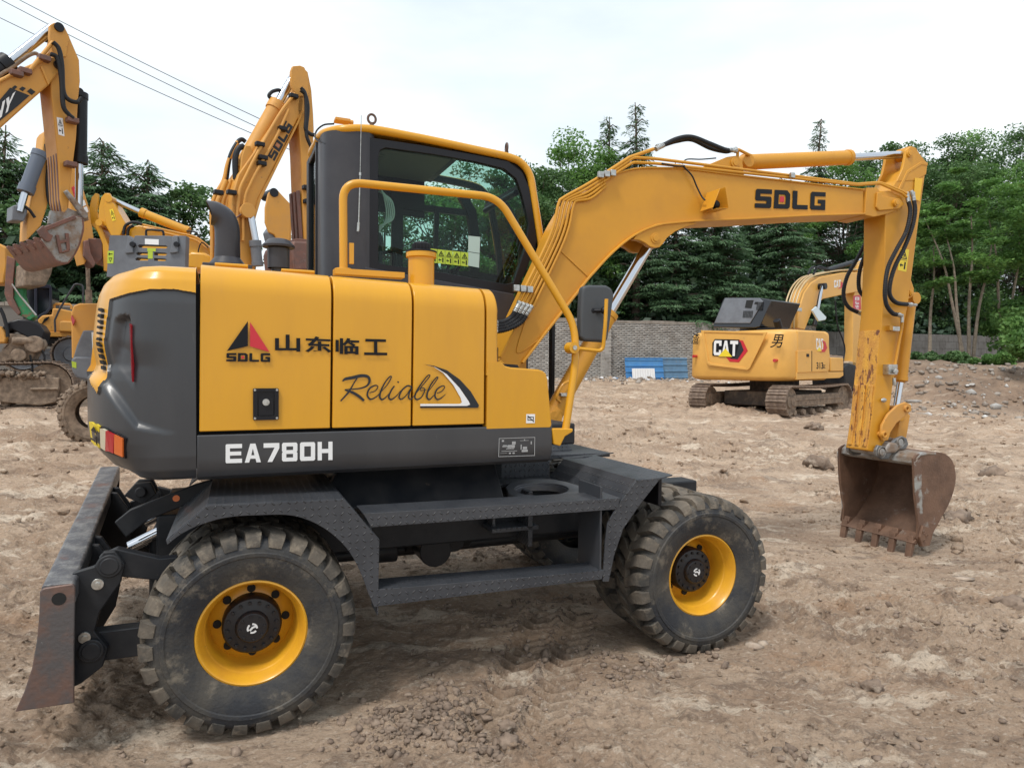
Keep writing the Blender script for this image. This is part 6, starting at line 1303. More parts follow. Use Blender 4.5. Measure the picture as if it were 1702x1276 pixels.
def track(fr, root, x0, x1, y0, y1, z0, h, m=SHOE, frame=MUD, rollers=6):
    r = h / 2 - .03; cxa, cxb, cz = x0 + h / 2, x1 - h / 2, z0 + h / 2; per = 2 * (cxb - cxa) + 2 * math.pi * r; N = int(per / .165); pitch = per / N; key = (round(pitch, 3), round(y1 - y0, 2))
    if key not in SHOE_ME:
        mb = MB(); hw = pitch * .47; mb.box(-hw, hw, y0 - (y0 + y1) / 2, y1 - (y0 + y1) / 2, -.012, .012); mb.box(-hw, -hw + .02, y0 - (y0 + y1) / 2, y1 - (y0 + y1) / 2, .012, .035); mb.box(hw * .0, hw * .0 + .016, y0 - (y0 + y1) / 2, y1 - (y0 + y1) / 2, .012, .028)
        mb.box(-hw, hw, -.09, .09, -.05, -.012); o = build('track_shoe', mb, m, None); SHOE_ME[key] = o.data; bpy.data.objects.remove(o)
    me = SHOE_ME[key]
    for k in range(N):
        s = k * pitch; L = cxb - cxa
        if s < L: x, z, a = cxa + s, cz + r, 0
        elif s < L + math.pi * r: t = (s - L) / r; x, z, a = cxb + r * math.sin(t), cz + r * math.cos(t), t
        elif s < 2 * L + math.pi * r: x, z, a = cxb - (s - L - math.pi * r), cz - r, math.pi
        else: t = (s - 2 * L - math.pi * r) / r; x, z, a = cxa - r * math.sin(t), cz - r * math.cos(t), math.pi + t
        o = bpy.data.objects.new('track_shoe', me); COL.objects.link(o); o.parent = root; sag = -.03 * math.sin(math.pi * min(1, s / L)) if s < L else 0
        o.matrix_local = Matrix.Translation((x, (y0 + y1) / 2, z + sag)) @ Matrix.Rotation(a, 4, 'Y')
    mb = MB(); mb.prism([(cxa + .1, cz - .12), (cxb - .1, cz - .12), (cxb, cz - .05), (cxb, cz + .10), (cxb - .2, cz + .16), (cxa + .2, cz + .16), (cxa, cz + .1), (cxa, cz - .05)], y0 + .06, y1 - .06); mb.box(cxa + .2, cxb - .2, y0 + .04, y0 + .07, cz + .02, cz + .05); build('track_frame', mb, frame, root, .015)
    for xx, nm in ((cxa, 'idler_wheel'), (cxb, 'drive_sprocket')):
        mb = MB(); mb.lathe([(0, .03), (r * .4, .03), (r * .45, .06), (r * .8, .07), (r * .9, .05), (r * .9, y1 - y0 - .12), (0, y1 - y0 - .1)], 28, (xx, y0 + .04, cz)); build(nm, mb, frame, root, .004)
    for k in range(rollers):
        xx = cxa + .25 + (cxb - cxa - .5) * k / (rollers - 1); mb = MB(); mb.lathe([(0, 0), (.07, 0), (.075, .03), (.09, .05), (.09, y1 - y0 - .16), (0, y1 - y0 - .15)], 16, (xx, y0 + .08, z0 + .12)); build('roller', mb, frame, root, .003)

# ---------------- far excavator at the right
FC = ghit_frame(1305, 697, 40); CT = mach(FC, 'dusty yellow tracked excavator seen from behind with black engine cover and CAT lettering')
track(FC, CT, .0, 3.62, .0, .52, .0, .80); track(FC, CT, -.0, 3.62, 2.22, 2.74, .0, .80)
mb = MB(); mb.box(.7, 2.9, .5, 2.1, .25, .62); mb.cyl((1.8, 1.28, .55), (1.8, 1.28, .98), .62, n=32); build('undercarriage', mb, mat('dark_muddy_frame', (.045, .036, .03), .8, c2=(.12, .09, .065), scale=5, thr=(.45, .65)), CT, .03)
# body: plan outline with soft rear corners, lower edge tucked in
zt, zb = 2.16, .90
plan = [(2.30, .06), (.95, .06), (.62, .07), (.40, .12), (.24, .25), (.16, .50), (.12, .9), (.11, 1.40), (.12, 2.1), (.15, 2.5), (.22, 2.74), (.40, 2.90), (.7, 2.95), (2.3, 2.95)]
ps = [(2.30, .06)] + smooth2(plan[1:-1], 4) + [(2.3, 2.95)]
def loft(name, rings, m, root, bevel=0, ang=40, cap=True):
    n = len(rings[0]); mb = MB(); v = [p for r_ in rings for p in r_]; f = [(i * n + k, i * n + (k + 1) % n, (i + 1) * n + (k + 1) % n, (i + 1) * n + k) for i in range(len(rings) - 1) for k in range(n)]
    f += [tuple(range(n))[::-1], tuple(range((len(rings) - 1) * n, len(rings) * n))]; mb.add(v, f); return build(name, mb, m, root, bevel, ang=ang)
def ring(z, ins, rear=0): 
    out = []
    for x, y in ps: cx_, cy_ = 1.3, 1.4; dx, dy = x - cx_, y - cy_; L = math.hypot(dx, dy); out.append((x - dx / L * ins - (0 if x > 1.2 else rear), y - dy / L * ins * (1 if x < 2.2 else .6), z))
    return out
CW = loft('counterweight', [ring(zb, .16), ring(zb + .06, .03), ring(zb + .12, 0), ring(zt - .12, .0, -.05), ring(zt - .05, .03, -.06), ring(zt, .14, -.08)], CATY, CT)
F = lambda px, x: [(q[1], q[2]) for q in (FC.at(u, v, x=x) for u, v in px)]
def rearplate(name, px, x, t, m, parent, holes=None, bevel=.01):
    mb = MB(); mb.prism(F(px, x), 0, t, [F(h, x) for h in holes] if holes else None, f=lambda a, b, c: (x - c, a, b)); return build(name, mb, m, parent, bevel)
XR = .095
pnl = [(1166, 549), (1276, 552), (1247, 612), (1243, 615), (1180, 607), (1176, 603)]; inn = [(1171, 552), (1270, 555), (1243, 609), (1240, 611), (1183, 604), (1179, 601)]
rearplate('rear_panel_frame', pnl, XR, .035, CATY, CW, [inn], .006)
mb = MB(); mb.prism(F(inn, XR), 0, .012, f=lambda a, b, c: (XR - c, a, b)); build('rear_panel', mb, CATY, CW)
def rmap(c, x):
    a, b, c_, d_ = [FC.at(u, v, x=x) for u, v in c]
    def f(s, t, e): q = (a * (1 - s) + b * s) * (1 - t) + (c_ * (1 - s) + d_ * s) * t; return (x - .002 - e, q[1], q[2])
    return f
XL = XR - .016
mb = MB(); f = rmap([(1183, 592), (1234, 594), (1183, 564), (1234, 565)], XL)
rearplate('emblem_plate', [(1206, 592), (1213, 601), (1228, 602), (1243, 583), (1235, 566), (1220, 564)], XL, .004, RED, CW, [[(1207, 591), (1215, 597), (1226, 598), (1238, 583), (1232, 569), (1222, 567)]] if False else None, 0)
rearplate('emblem_plate', [(1208, 590), (1215, 596), (1226, 597), (1236, 582), (1231, 568), (1208, 567)], XL - .006, .004, INKG, CW, None, 0)
rearplate('emblem_plate', [(1184, 591), (1184, 570), (1188, 563.5), (1229, 564.5), (1228, 573), (1222, 594)], XL - .011, .003, INK, CW, None, 0)
mb = MB(); word(mb, 'CAT', rmap([(1186, 590), (1226, 592), (1187, 565.5), (1227, 566.5)], XL - .016), gap=.06); build('rear_lettering', mb, WHITE, CW)
rearplate('emblem_triangle', [(1194, 592), (1206, 579), (1217, 593)], XL - .022, .003, WARN, CW, None, 0)
for c in ((1156, 592), (1290, 599)):
    q = FC.at(*c, x=.14 if c[0] < 1200 else .12); xx = .15 if c[0] < 1200 else .20; q = FC.at(*c, x=xx); mb = MB(); mb.cyl((xx - .09, q[1], q[2]), (xx + .05, q[1], q[2]), .04); build('rear_reflector', mb, REDL, CW)
mb = MB(); q = FC.at(1291, 567, x=.16); text(mb, '男', rmap([(1280, 578), (1303, 578), (1282, 555), (1303, 556)], .10), bold=.01, shear=.25); build('handwritten_character', mb, INK, CW)
mb = MB(); text(mb, '渣', rmap([(1149, 572), (1162, 572), (1150, 553), (1163, 553)], .11), bold=.01, shear=.2); build('handwritten_character', mb, INK, CW)
# right side: doors, lettering, front box
y_ = .055
pp('side_door', FC, CT, [(1326, 549), (1369, 551), (1377, 557), (1380, 592), (1379, 616), (1326, 618)], y_, .3, CATY, .03)
pp('side_door', FC, CT, [(1326, 583), (1350, 582), (1362, 587), (1376, 602), (1376, 617), (1326, 619)], y_ - .02, y_ + .02, CATY, .006)
pp('door_seam', FC, CT, [(1349, 583), (1350, 583), (1350, 617), (1349, 617)], y_ - .024, y_ - .018, GAP, 0)
pp('battery_box', FC, CT, [(1381, 594), (1402, 595), (1402, 617), (1381, 617)], y_, .7, CATY, .02)
pp('lower_sill', FC, CT, [(1324, 619), (1402, 618), (1402, 624), (1396, 628), (1324, 631)], y_, 2.6, CATY, .01)
pp('door_lock', FC, CT, [(1341, 588), (1345, 588), (1345, 593), (1341, 593)], y_ - .03, y_, INK, 0)
mb = MB(); f = plane_map(FC, [(1357, 581), (1369, 583), (1356, 562), (1368, 563)], y_, -1, .003); word(mb, 'CAT', f, gap=.08); build('side_lettering', mb, WHITE, CT)
pp('side_emblem', FC, CT, [(1366, 565), (1372, 568), (1375, 578), (1371, 585), (1364, 585), (1364, 582), (1369, 580), (1370, 572)], y_ - .008, y_ - .002, RED, 0)
pp('side_emblem', FC, CT, [(1358, 583), (1362, 577), (1366, 584)], y_ - .014, y_ - .010, WARN, 0)
mb = MB(); text(mb, '313', plane_map(FC, [(1357, 613), (1368, 613), (1357, 602), (1368, 602)], y_ - .02, -1, .003), bold=.02); text(mb, 'GC', plane_map(FC, [(1367.5, 612), (1371.5, 612), (1367.5, 606), (1371.5, 606)], y_ - .02, -1, .003), bold=.02); build('model_lettering', mb, INK, CT)
# black engine cover with grilles
xk = .55
f0 = [(q[1], q[2]) for q in (FC.at(u, v, x=xk) for u, v in ((1183, 544), (1254, 545), (1262, 543), (1276, 498), (1255, 494), (1196, 494), (1193, 500)))]
mb = MB(); mb.prism(f0, 0, 1.5, f=lambda a, b, c: (xk + c + max(0, (b - 2.2)) * .25, a, b)); HC = build('engine_cover', mb, mat('black_gloss_cover', (.012, .012, .015), .18, coat=.4), CT, .02)
f1 = [(q[1], q[2]) for q in (FC.at(u, v, x=xk - .03) for u, v in ((1185, 537), (1245, 537), (1262, 500), (1255, 495), (1197, 495)))]
mb = MB(); mb.prism(f1, 0, .06, f=lambda a, b, c: (xk - .03 + c + max(0, (b - 2.2)) * .25, a, b)); RC = build('rear_cover', mb, LGREY, HC, .01)
mb = MB()
for (ua, va, ub, vb, nx2, nz2) in ((1231, 516, 1248, 528, 7, 6), (1252, 501, 1262, 515, 5, 6)):
    for i in range(nx2):
        for j in range(nz2):
            u_ = ua + (ub - ua) * (i + .15) / nx2; w_ = (ub - ua) / nx2 * .7; v_ = va + (vb - va) * (j + .15) / nz2; h_ = (vb - va) / nz2 * .68
            Pq = [(q[1], q[2]) for q in (FC.at(a, b, x=xk - .035) for a, b in ((u_, v_), (u_ + w_, v_), (u_ + w_, v_ + h_), (u_, v_ + h_)))]; mb.prism(Pq, 0, .01, f=lambda a, b, c: (xk - .038 + c + max(0, (b - 2.2)) * .25, a, b))
for c in ([(1234, 498), (1246, 498), (1244, 512), (1233, 511)], [(1249, 501), (1254, 501), (1253, 505), (1248, 505)]):
    Pq = [(q[1], q[2]) for q in (FC.at(a, b, x=xk - .035) for a, b in c)]; mb.prism(Pq, 0, .01, f=lambda a, b, c: (xk - .038 + c + max(0, (b - 2.2)) * .25, a, b))
build('grille', mb, GAP, RC)
# boom, stick, bucket, pipes
yc0 = 1.15
CB = pp('boom', FC, CT, [(1326, 545), (1328, 515), (1337, 486), (1348, 470), (1362, 461), (1400, 453), (1440, 452), (1450, 460), (1440, 482), (1400, 490), (1368, 497), (1352, 512), (1338, 548)], yc0, yc0 + .36, CATY, .02)
mb = MB()
for k in range(4):
    yk = yc0 + .03 + .10 * k; mb.tube(catmull([Vector((q.x, yk, q.z)) for q in (V3(FC, a, b, yc0) for a, b in ((1321, 546), (1323, 513), (1332, 482), (1345, 464), (1362, 456), (1400, 449), (1436, 448)))], 6), .024, 8)
build('boom_pipes', mb, mat('worn_pipe', (.50, .36, .18), .4), CT, 0)
mb = MB(); mb.tube(catmull([V3(FC, 1343, 456, 1.2), V3(FC, 1350, 444, 1.2), V3(FC, 1362, 446, 1.2), V3(FC, 1380, 448, 1.2)], 5), .03, 8); mb.tube(catmull([V3(FC, 1352, 456, 1.2), V3(FC, 1360, 443, 1.2), V3(FC, 1372, 446, 1.2)], 5), .03, 8); build('hose', mb, HOSE, CT)
mb = MB(); q0, q1 = V3(FC, 1306, 512, yc0 - .07), V3(FC, 1332, 512, yc0 - .07); mb.box(min(q0.x, q1.x), max(q0.x, q1.x), yc0 - .09, yc0 - .03, q0.z - .05, q0.z + .05); build('pipe_clamp', mb, ZINC, CT, .01)
hyd(FC, CT, (1375, 449), (1418, 436), (1448, 425), yc0 + .18, .075, .04, BLK); hyd(FC, CT, (1354, 540), (1359, 515), (1366, 476), yc0 - .12, .06, .045, BLK)
mb = MB(); q = V3(FC, 1367, 476, yc0 - .1); mb.cyl(q - Vector((0, .1, 0)), q + Vector((0, .5, 0)), .09); build('boom_pin', mb, BLK, CT)
pp('stick', FC, CT, [(1430, 440), (1450, 428), (1456, 470), (1446, 620), (1417, 618), (1418, 500)], yc0 + .05, yc0 + .32, CATY, .015)
mb = MB(); mb.prism([(0, 0), (1, 0), (1, 1), (0, 1)], 0, .002, None, 0, plane_map(FC, [(1418, 516), (1431, 514), (1418, 492), (1430, 490)], yc0 + .045, -1, .002))
text(mb, '自', plane_map(FC, [(1421, 499), (1428, 499), (1421, 493), (1428, 493)], yc0 + .04, -1, .002), .02, mi=1); text(mb, '德', plane_map(FC, [(1421, 506), (1428, 506), (1421, 500), (1428, 500)], yc0 + .04, -1, .002), .02, mi=1); text(mb, '珠', plane_map(FC, [(1421, 513.5), (1428, 513.5), (1421, 507), (1428, 507)], yc0 + .04, -1, .002), .02, mi=1)
build('name_sticker', mb, [RED, WHITE], CT)
mb = MB(); word(mb, 'CAT', plane_map(FC, [(1386, 478), (1397, 477), (1386, 466), (1397, 465)], yc0, -1, .006), gap=.06); build('boom_lettering', mb, WHITE, CT)
pp('boom_emblem', FC, CT, [(1393, 480), (1400, 478), (1401, 470), (1398, 468), (1398, 476)], yc0 - .008, yc0, RED, 0)
pp('bucket', FC, CT, [(1403, 610), (1411, 603), (1440, 612), (1446, 640), (1425, 650), (1405, 642)], yc0 - .3, yc0 + .7, BLACK, .04)
pp('bucket_linkage', FC, CT, [(1404, 607), (1412, 600), (1424, 602), (1420, 616), (1406, 616)], yc0 + .05, yc0 + .3, mat('sandy_casting', (.42, .32, .22), .8), .02)
mb = MB(); mb.tube(catmull([V3(FC, 1396, 622, 1.0), V3(FC, 1404, 585, 1.0), V3(FC, 1401, 565, 1.0), V3(FC, 1392, 540, 1.0), V3(FC, 1388, 500, 1.0)], 6), .022, 8); build('hose', mb, HOSE, CT)
# mirror, exhaust, grab rail
mp_ = FC.p([(1349, 516), (1356, 509), (1373, 527), (1371, 532), (1360, 534)], .1); mb = MB(); mb.prism(mp_, .08, .13); build('mirror', mb, mat('pale_mirror', (.55, .62, .64), .15, .3), CT, .015)
ct('mirror_stalk', FC, CT, [(1357, 512), (1361, 490), (1366, 474)], .2, .015, BLK)
mb = MB(); mb.cyl(V3(FC, 1295, 545, .55), V3(FC, 1291, 532, .55), .09); mb.box(*(lambda q: (q.x - .25, q.x + .2, .5, 1.1, q.z - .25, q.z - .02))(V3(FC, 1300, 543, .55))); build('exhaust', mb, BLK, CT, .01)
mb = MB(); mb.box(2.2, 3.2, 1.65, 2.6, .95, 1.6); mb.box(2.2, 3.1, 1.7, 2.6, 1.6, 2.35); build('cab', mb, BLACK, CT, .05)

# ---------------- raised arm and bucket at the upper left
FS = fpx(110, 340, 9.5, 52); SA = mach(FS, 'worn orange excavator arm holding a rusty bucket high at the upper left')
YS = .42
SB = pp('boom', FS, SA, [(-60, 166), (0, 130), (60, 104), (77, 98), (92, 92), (100, 104), (99, 120), (88, 133), (82, 141), (60, 160), (0, 214), (-60, 262)], -.04, YS + .04, YELO, .02)
pp('boom_rib', FS, SA, [(67, 111), (71, 109), (83, 139), (80, 141)], -.06, -.03, YELO, .004, parent=SB)
pp('dark_band', FS, SA, [(-60, 218), (0, 166), (17, 146), (49, 159), (30, 176), (0, 201), (-60, 252)], -.05, -.043, INKG, 0, parent=SB)
for c in ([(20, 146), (25, 142), (29, 145), (24, 149)], [(32, 148), (37, 144), (43, 147), (38, 152)], [(45, 152), (51, 147), (59, 153), (53, 158)]): pp('dark_square', FS, SA, c, -.05, -.043, INKG, 0, parent=SB)
mb = MB(); word(mb, 'SANY', plane_map(FS, [(-44, 235), (18, 181), (-44, 208), (26, 152)], -.05, -1, .004), gap=.08); build('boom_lettering', mb, WHITE, SB)
SR = pp('arm', FS, SA, [(84, 142), (88, 100), (96, 60), (100, 45), (110, 52), (115, 60), (132, 100), (133.5, 135), (130, 168), (127, 230), (118.5, 296), (113.6, 349), (105, 358), (100, 330), (97, 270), (90, 200)], 0, YS, YELO, .015)
hd = [(88, 95), (82, 62), (83, 42), (90, 38), (99, 38), (108, 46), (116, 62), (110, 95)]
pp('arm_head', FS, SA, hd, -.02, .05, YELO, .01, parent=SR); pp('arm_head', FS, SA, hd, YS - .05, YS + .02, YELO, .01, parent=SR)
mb = MB(); q = V3(FS, 99, 45, -.05); mb.cyl(q, q + Vector((0, YS + .1, 0)), .06); q = V3(FS, 99, 107, -.09); mb.cyl(q, q + Vector((0, .06, 0)), .06); q = V3(FS, 133, 152, .05); mb.cyl(q, q + Vector((0, .3, 0)), .05); build('pin', mb, BLK, SR)
pp('worn_face', FS, SA, [(99.5, 252), (102, 252), (108, 352), (105, 356)], .01, YS - .01, RUSTB, .004, parent=SR)
mb = MB()
for k in range(4): y = .03 + k * .1; mb.prism([(a - .03, b) for a, b in FS.p([(99, 255), (105, 352)], 0)] + [(a + .0, b) for a, b in FS.p([(105, 352), (99, 255)], 0)], y, y + .04)
build('wear_strip', mb, RUSTB, SR, .004)
hyd(FS, SA, (-45, 140), (15, 104), (88, 46), .21, .12, .065, BLK); hyd(FS, SA, (133, 158), (132, 272), (131, 348), .21, .095, .05, BLK)
mb = MB(); warn_sticker(mb, plane_map(FS, [(97, 224), (107, 227), (94, 195), (104, 197)], 0, -1, .004)); build('warning_sticker', mb, [WHITE, INK], SR)
ct('hose', FS, SA, [(88, 70), (98, 82), (103, 110), (105, 150), (113, 165), (128, 170), (136, 163)], -.12, .03, HOSE); ct('hose', FS, SA, [(84, 90), (95, 97), (102, 130), (105, 175), (114, 190), (122, 197)], -.12, .03, HOSE)
ct('pipe', FS, SA, [(88, 70), (70, 92), (49, 118)], -.08, .025, YELO); ct('pipe', FS, SA, [(64, 92), (58, 89), (45, 94), (20, 112), (-20, 138)], .1, .025, MUD); ct('pipe', FS, SA, [(84, 90), (60, 106), (20, 124), (-20, 146)], -.06, .02, YELO)
mb = MB()
for (u, v) in ((28, 122), (42, 118), (74, 97), (121, 200), (118, 273)): q = V3(FS, u, v, -.1); mb.box(q.x - .07, q.x + .07, -.14, -.02, q.z - .035, q.z + .035)
build('pipe_clamp', mb, RUSTB, SA, .01)
pp('bucket_link', FS, SA, [(107, 318), (112, 315), (147, 355), (146, 363), (140, 364)], -.08, -.02, RUSTG, .01)
pp('bucket_link', FS, SA, [(107, 318), (112, 315), (147, 355), (146, 363), (140, 364)], YS + .02, YS + .08, RUSTG, .01)
WB = 1.25; y0b = -.42
sdp = [(71, 382), (84, 374), (124, 359), (136, 362), (138, 377), (135, 393), (130, 409), (122, 425), (113, 436), (103, 436), (94, 432), (76, 408), (70, 400)]
BS = pp('bucket', FS, SA, sdp, y0b, y0b + .04, RUSTG, .008)
pp('bucket', FS, SA, sdp, y0b + WB - .04, y0b + WB, RUSTG, .008)
mb = MB(); mb.prism(offset(smooth2(FS.p([(124, 361), (135, 364), (137, 378), (134, 393), (129, 409), (121, 424), (112, 435), (103, 435), (94, 431), (76, 407), (70, 399)], y0b), 3), .05), y0b + .005, y0b + WB - .005); build('bucket_shell', mb, RUSTB, BS, .004)
rbp = FS.p([(88, 395), (96, 390), (99, 402), (103, 420), (98, 425), (90, 405)], y0b)
mb = MB(); mb.prism(offset(FS.p([(94, 391), (100, 420), (113, 416)], y0b), .04), y0b - .03, y0b); mb.prism(offset(FS.p([(110, 388), (113, 416)], y0b), .04), y0b - .03, y0b); mb.prism(offset(FS.p([(95, 403), (112, 400)], y0b), .04), y0b - .029, y0b); mb.prism(offset(FS.p([(74, 381), (124, 361)], y0b), .05), y0b - .04, y0b); mb.prism(FS.p([(60, 384), (70, 375), (80, 389), (86, 392), (82, 402), (76, 402), (66, 394)], y0b), y0b - .05, y0b); build('wear_plate', mb, RUSTB, BS, .005)
tb = FS.p([(73, 404), (60, 394)], y0b)
for k in range(5):
    y = y0b + .03 + k * (WB - .2) / 4; mb = MB(); (a, b), (c, d_) = tb; mb.hexa([(a, y, b + .06), (c, y + .02, d_ + .01), (c, y + .02, d_ - .01), (a, y, b - .06)], [(a, y + .12, b + .06), (c, y + .1, d_ + .01), (c, y + .1, d_ - .01), (a, y + .12, b - .06)]); build('tooth', mb, RUSTB, BS, .006)
pp('bucket_ear', FS, SA, [(80, 372), (84, 350), (104, 352), (112, 345), (124, 350), (146, 355), (148, 366), (128, 372), (100, 376)], .0, .06, RUSTG, .01, parent=BS); pp('bucket_ear', FS, SA, [(80, 372), (84, 350), (104, 352), (112, 345), (124, 350), (146, 355), (148, 366), (128, 372), (100, 376)], YS - .06, YS, RUSTG, .01, parent=BS)

# ---------------- second machine of the same make: tall boom and hanging arm behind the exhaust stack
FH = fpx(520, 400, 10, 42); HA = mach(FH, 'dusty yellow excavator with SDLG on its steep boom, standing behind the exhaust stack')
HB = pp('boom', FH, HA, [(385, 455), (386, 400), (384, 352), (388, 318), (396, 290), (480, 170), (492, 152), (501, 150), (506, 165), (503, 185), (494, 200), (430, 330), (421, 365), (421, 455)], 0, .40, YELO, .015)
pp('boom_edge', FH, HA, [(504, 184), (506, 186), (434, 332), (424, 366), (424, 455), (420, 455), (420, 364), (430, 329)], -.02, .42, YELO, .004, parent=HB)
word_f = plane_map(FH, [(456, 268), (487, 211), (444, 259), (474, 200)], 0, -1, .004); mb = MB(); word(mb, 'SDLG', word_f, gap=.14); w = 1 / 4.42; a, b = w * 1.14 + w * .33, w * 1.14 + w * .66
mb.prism([(a, .3), (b, .3), (b, .7), (a, .7)], 0, .003, None, 1, word_f); build('boom_lettering', mb, [INKG, mat('faded_red', (.5, .2, .1), .6)], HB)
HR = pp('arm', FH, HA, [(494, 175), (500, 150), (497, 128), (504, 112), (512, 120), (518, 150), (521, 190), (522, 215), (520, 260), (521, 300), (518, 410), (507, 412), (504, 360), (500, 250)], 0, .38, YELO, .012)
for y in (-.02, .34): pp('arm_head', FH, HA, [(494, 160), (484, 140), (484, 118), (487, 110), (499, 109), (506, 112), (512, 125), (514, 160)], y, y + .06, YELO, .008, parent=HR)
mb = MB(); xr1 = FH.p([(500, 316), (506, 408)], 0); 
for k in range(3): y = .03 + k * .12; mb.prism([(a - .03, b) for a, b in xr1] + [(a + .0, b) for a, b in xr1[::-1]], y, y + .07)
build('wear_strip', mb, RUSTB, HR, .004)
hyd(FH, HA, (402, 280), (462, 172), (494, 117), .2, .11, .06, YELO)
pp('cylinder_lug', FH, HA, [(398, 300), (402, 260), (408, 242), (416, 242), (424, 262), (412, 300)], .03, .08, YELO, .01, parent=HB); pp('cylinder_lug', FH, HA, [(398, 300), (402, 260), (408, 242), (416, 242), (424, 262), (412, 300)], .32, .37, YELO, .01, parent=HB)
ct('pipe', FH, HA, [(395, 400), (397, 325), (410, 290), (436, 240), (466, 188), (490, 156)], -.05, .022, YELO); ct('pipe', FH, HA, [(404, 400), (406, 335), (417, 304), (434, 272), (460, 226), (480, 182)], -.05, .022, YELO)
ct('pipe', FH, HA, [(352, 455), (353, 400), (352, 350), (358, 325), (372, 300), (378, 275), (384, 258), (395, 236)], .3, .03, YELO)
for o in (0, 8, 15): ct('pipe', FH, HA, [(362 + o, 455), (361 + o, 350), (366 + o, 325), (376 + o, 300)], .2, .035, YELO)
ct('hose', FH, HA, [(376, 300), (382, 262), (394, 238), (402, 232), (408, 236)], .3, .03, HOSE); ct('hose', FH, HA, [(392, 298), (391, 265), (396, 248), (405, 243)], .1, .04, HOSE)
ct('hose', FH, HA, [(500, 150), (508, 160), (509, 195), (508, 215), (516, 223), (524, 225)], -.1, .028, HOSE); ct('hose', FH, HA, [(500, 146), (507, 155), (512, 180), (509, 220), (515, 240), (520, 248)], -.1, .025, HOSE); ct('hose', FH, HA, [(454, 166), (447, 160), (452, 153), (462, 150), (468, 152)], .2, .025, HOSE)
mb = MB()
for (u, v) in ((432, 240), (437, 262), (435, 272), (385, 320), (363, 320), (470, 214), (488, 160), (510, 312), (512, 335)): q = V3(FH, u, v, -.05); mb.box(q.x - .06, q.x + .06, -.09, .0, q.z - .03, q.z + .03)
build('pipe_clamp', mb, BLK, HA, .01)
mb = MB(); q = V3(FH, 412, 350, -.16); mb.cyl(q, q + Vector((0, .7, 0)), .085, n=24); mb.cyl(q - Vector((0, .02, 0)), q, .10, n=24); build('boom_pin', mb, YELO, HA, .005)
ct('hose', FH, HA, [(384, 362), (392, 362), (404, 354)], -.1, .01, RUSTB)
pp('bucket', FH, HA, [(484, 412), (488, 400), (520, 402), (526, 412), (524, 450), (488, 450)], -.3, .7, RUSTB, .03); pp('bucket_ear', FH, HA, [(484, 412), (486, 398), (494, 396), (516, 398), (522, 406), (522, 414)], -.04, .42, RUSTB, .01)
hyd(FH, HA, (428, 440), (424, 400), (416, 355), -.1, .07, .05, LGREY)
mb = MB(); o_ = V3(FH, 400, 500, .2); mb.box(o_.x - .6, o_.x + .9, -.6, 1.6, o_.z - 1.3, o_.z + .1); build('upper_body', mb, YELO, HA, .08)

# ---------------- folded arm head between boom and cab
FI = fpx(460, 400, 14, 42); IA = mach(FI, 'yellow excavator arm head with a grey coupler, standing between the second boom and the cab')
for y in (0, .42): pp('arm_head', FI, IA, [(441, 345), (446, 322), (452, 314), (460, 314), (467, 322), (484, 340), (482, 395), (478, 415), (468, 412), (456, 390), (447, 386), (441, 370)], y, y + .06, YELO, .015)
pp('arm', FI, IA, [(463, 335), (470, 330), (485, 344), (484, 412), (472, 416), (465, 380)], .02, .44, YELO, .01)
mb = MB(); q = V3(FI, 456, 320, -.02); mb.cyl(q, q + Vector((0, .5, 0)), .09); build('pin', mb, BLK, IA)
pp('coupler', FI, IA, [(446, 385), (453, 375), (460, 392), (466, 412), (460, 430), (452, 410)], .05, .35, LGREY, .02)
pp('arm_plate', FI, IA, [(516, 420), (519, 385), (536, 366), (542, 366), (542, 425)], 1.2, 1.3, YELO, .01)
ct('pipe', FI, IA, [(516, 380), (525, 366), (540, 364)], 1.2, .02, WHITE)
mb = MB(); warn_sticker(mb, plane_map(FI, [(523, 402), (531, 402), (525, 381), (533, 380)], 1.2, -1, .004)); build('warning_sticker', mb, [WGRN, INK], IA)

# ---------------- lowered boom and arm over a grey slotted counterweight
FF = fpx(240, 420, 9.6, 150); 
FF = fpx(240, 440, 9.6, 8); GA = mach(FF, 'yellow excavator with folded boom lying low behind a grey slotted counterweight')
for y in (0, .32): pp('arm_head', FF, GA, [(151, 372), (148, 345), (152, 328), (158, 321), (163, 322), (163, 335), (160, 350), (166, 372), (172, 385), (165, 390)] if y else [(163, 372), (164, 345), (168, 328), (174, 321), (182, 321), (185, 328), (185, 336), (180, 372), (176, 376)], y, y + .05, YEL, .008)
pp('arm', FF, GA, [(176, 376), (172, 345), (176, 334), (182, 331), (190, 340), (209, 372), (200, 392), (184, 392)], -.01, .3, YEL, .012)
pp('arm', FF, GA, [(158, 376), (166, 372), (181, 410), (178, 450), (172, 450), (170, 405)], .02, .28, YEL, .008)
pp('link', FF, GA, [(146, 396), (170, 397), (170, 430), (160, 440), (150, 420)], .1, .4, RUSTB, .01)
mb = MB(); warn_sticker(mb, plane_map(FF, [(187, 368), (193, 366), (182, 349), (188, 347)], -.01, -1, .004)); build('warning_sticker', mb, [WARN, INK], GA)
mb = MB(); q = V3(FF, 164, 370, -.06); mb.cyl(q, q + Vector((0, .45, 0)), .045); q = V3(FF, 180, 330, -.02); mb.cyl(q, q + Vector((0, .4, 0)), .05); build('pin', mb, YEL, GA)
hyd(FF, GA, (312, 384), (234, 353), (184, 331), .16, .062, .036, YEL)
ct('hose', FF, GA, [(205, 390), (208, 376), (218, 370), (228, 370), (236, 373)], -.04, .02, HOSE); ct('hose', FF, GA, [(212, 392), (214, 380), (222, 375)], -.02, .02, HOSE)
pp('boom', FF, GA, [(206, 392), (214, 378), (230, 374), (270, 380), (318, 390), (346, 408), (352, 430), (350, 450), (206, 450)], .02, .36, YEL, .015)
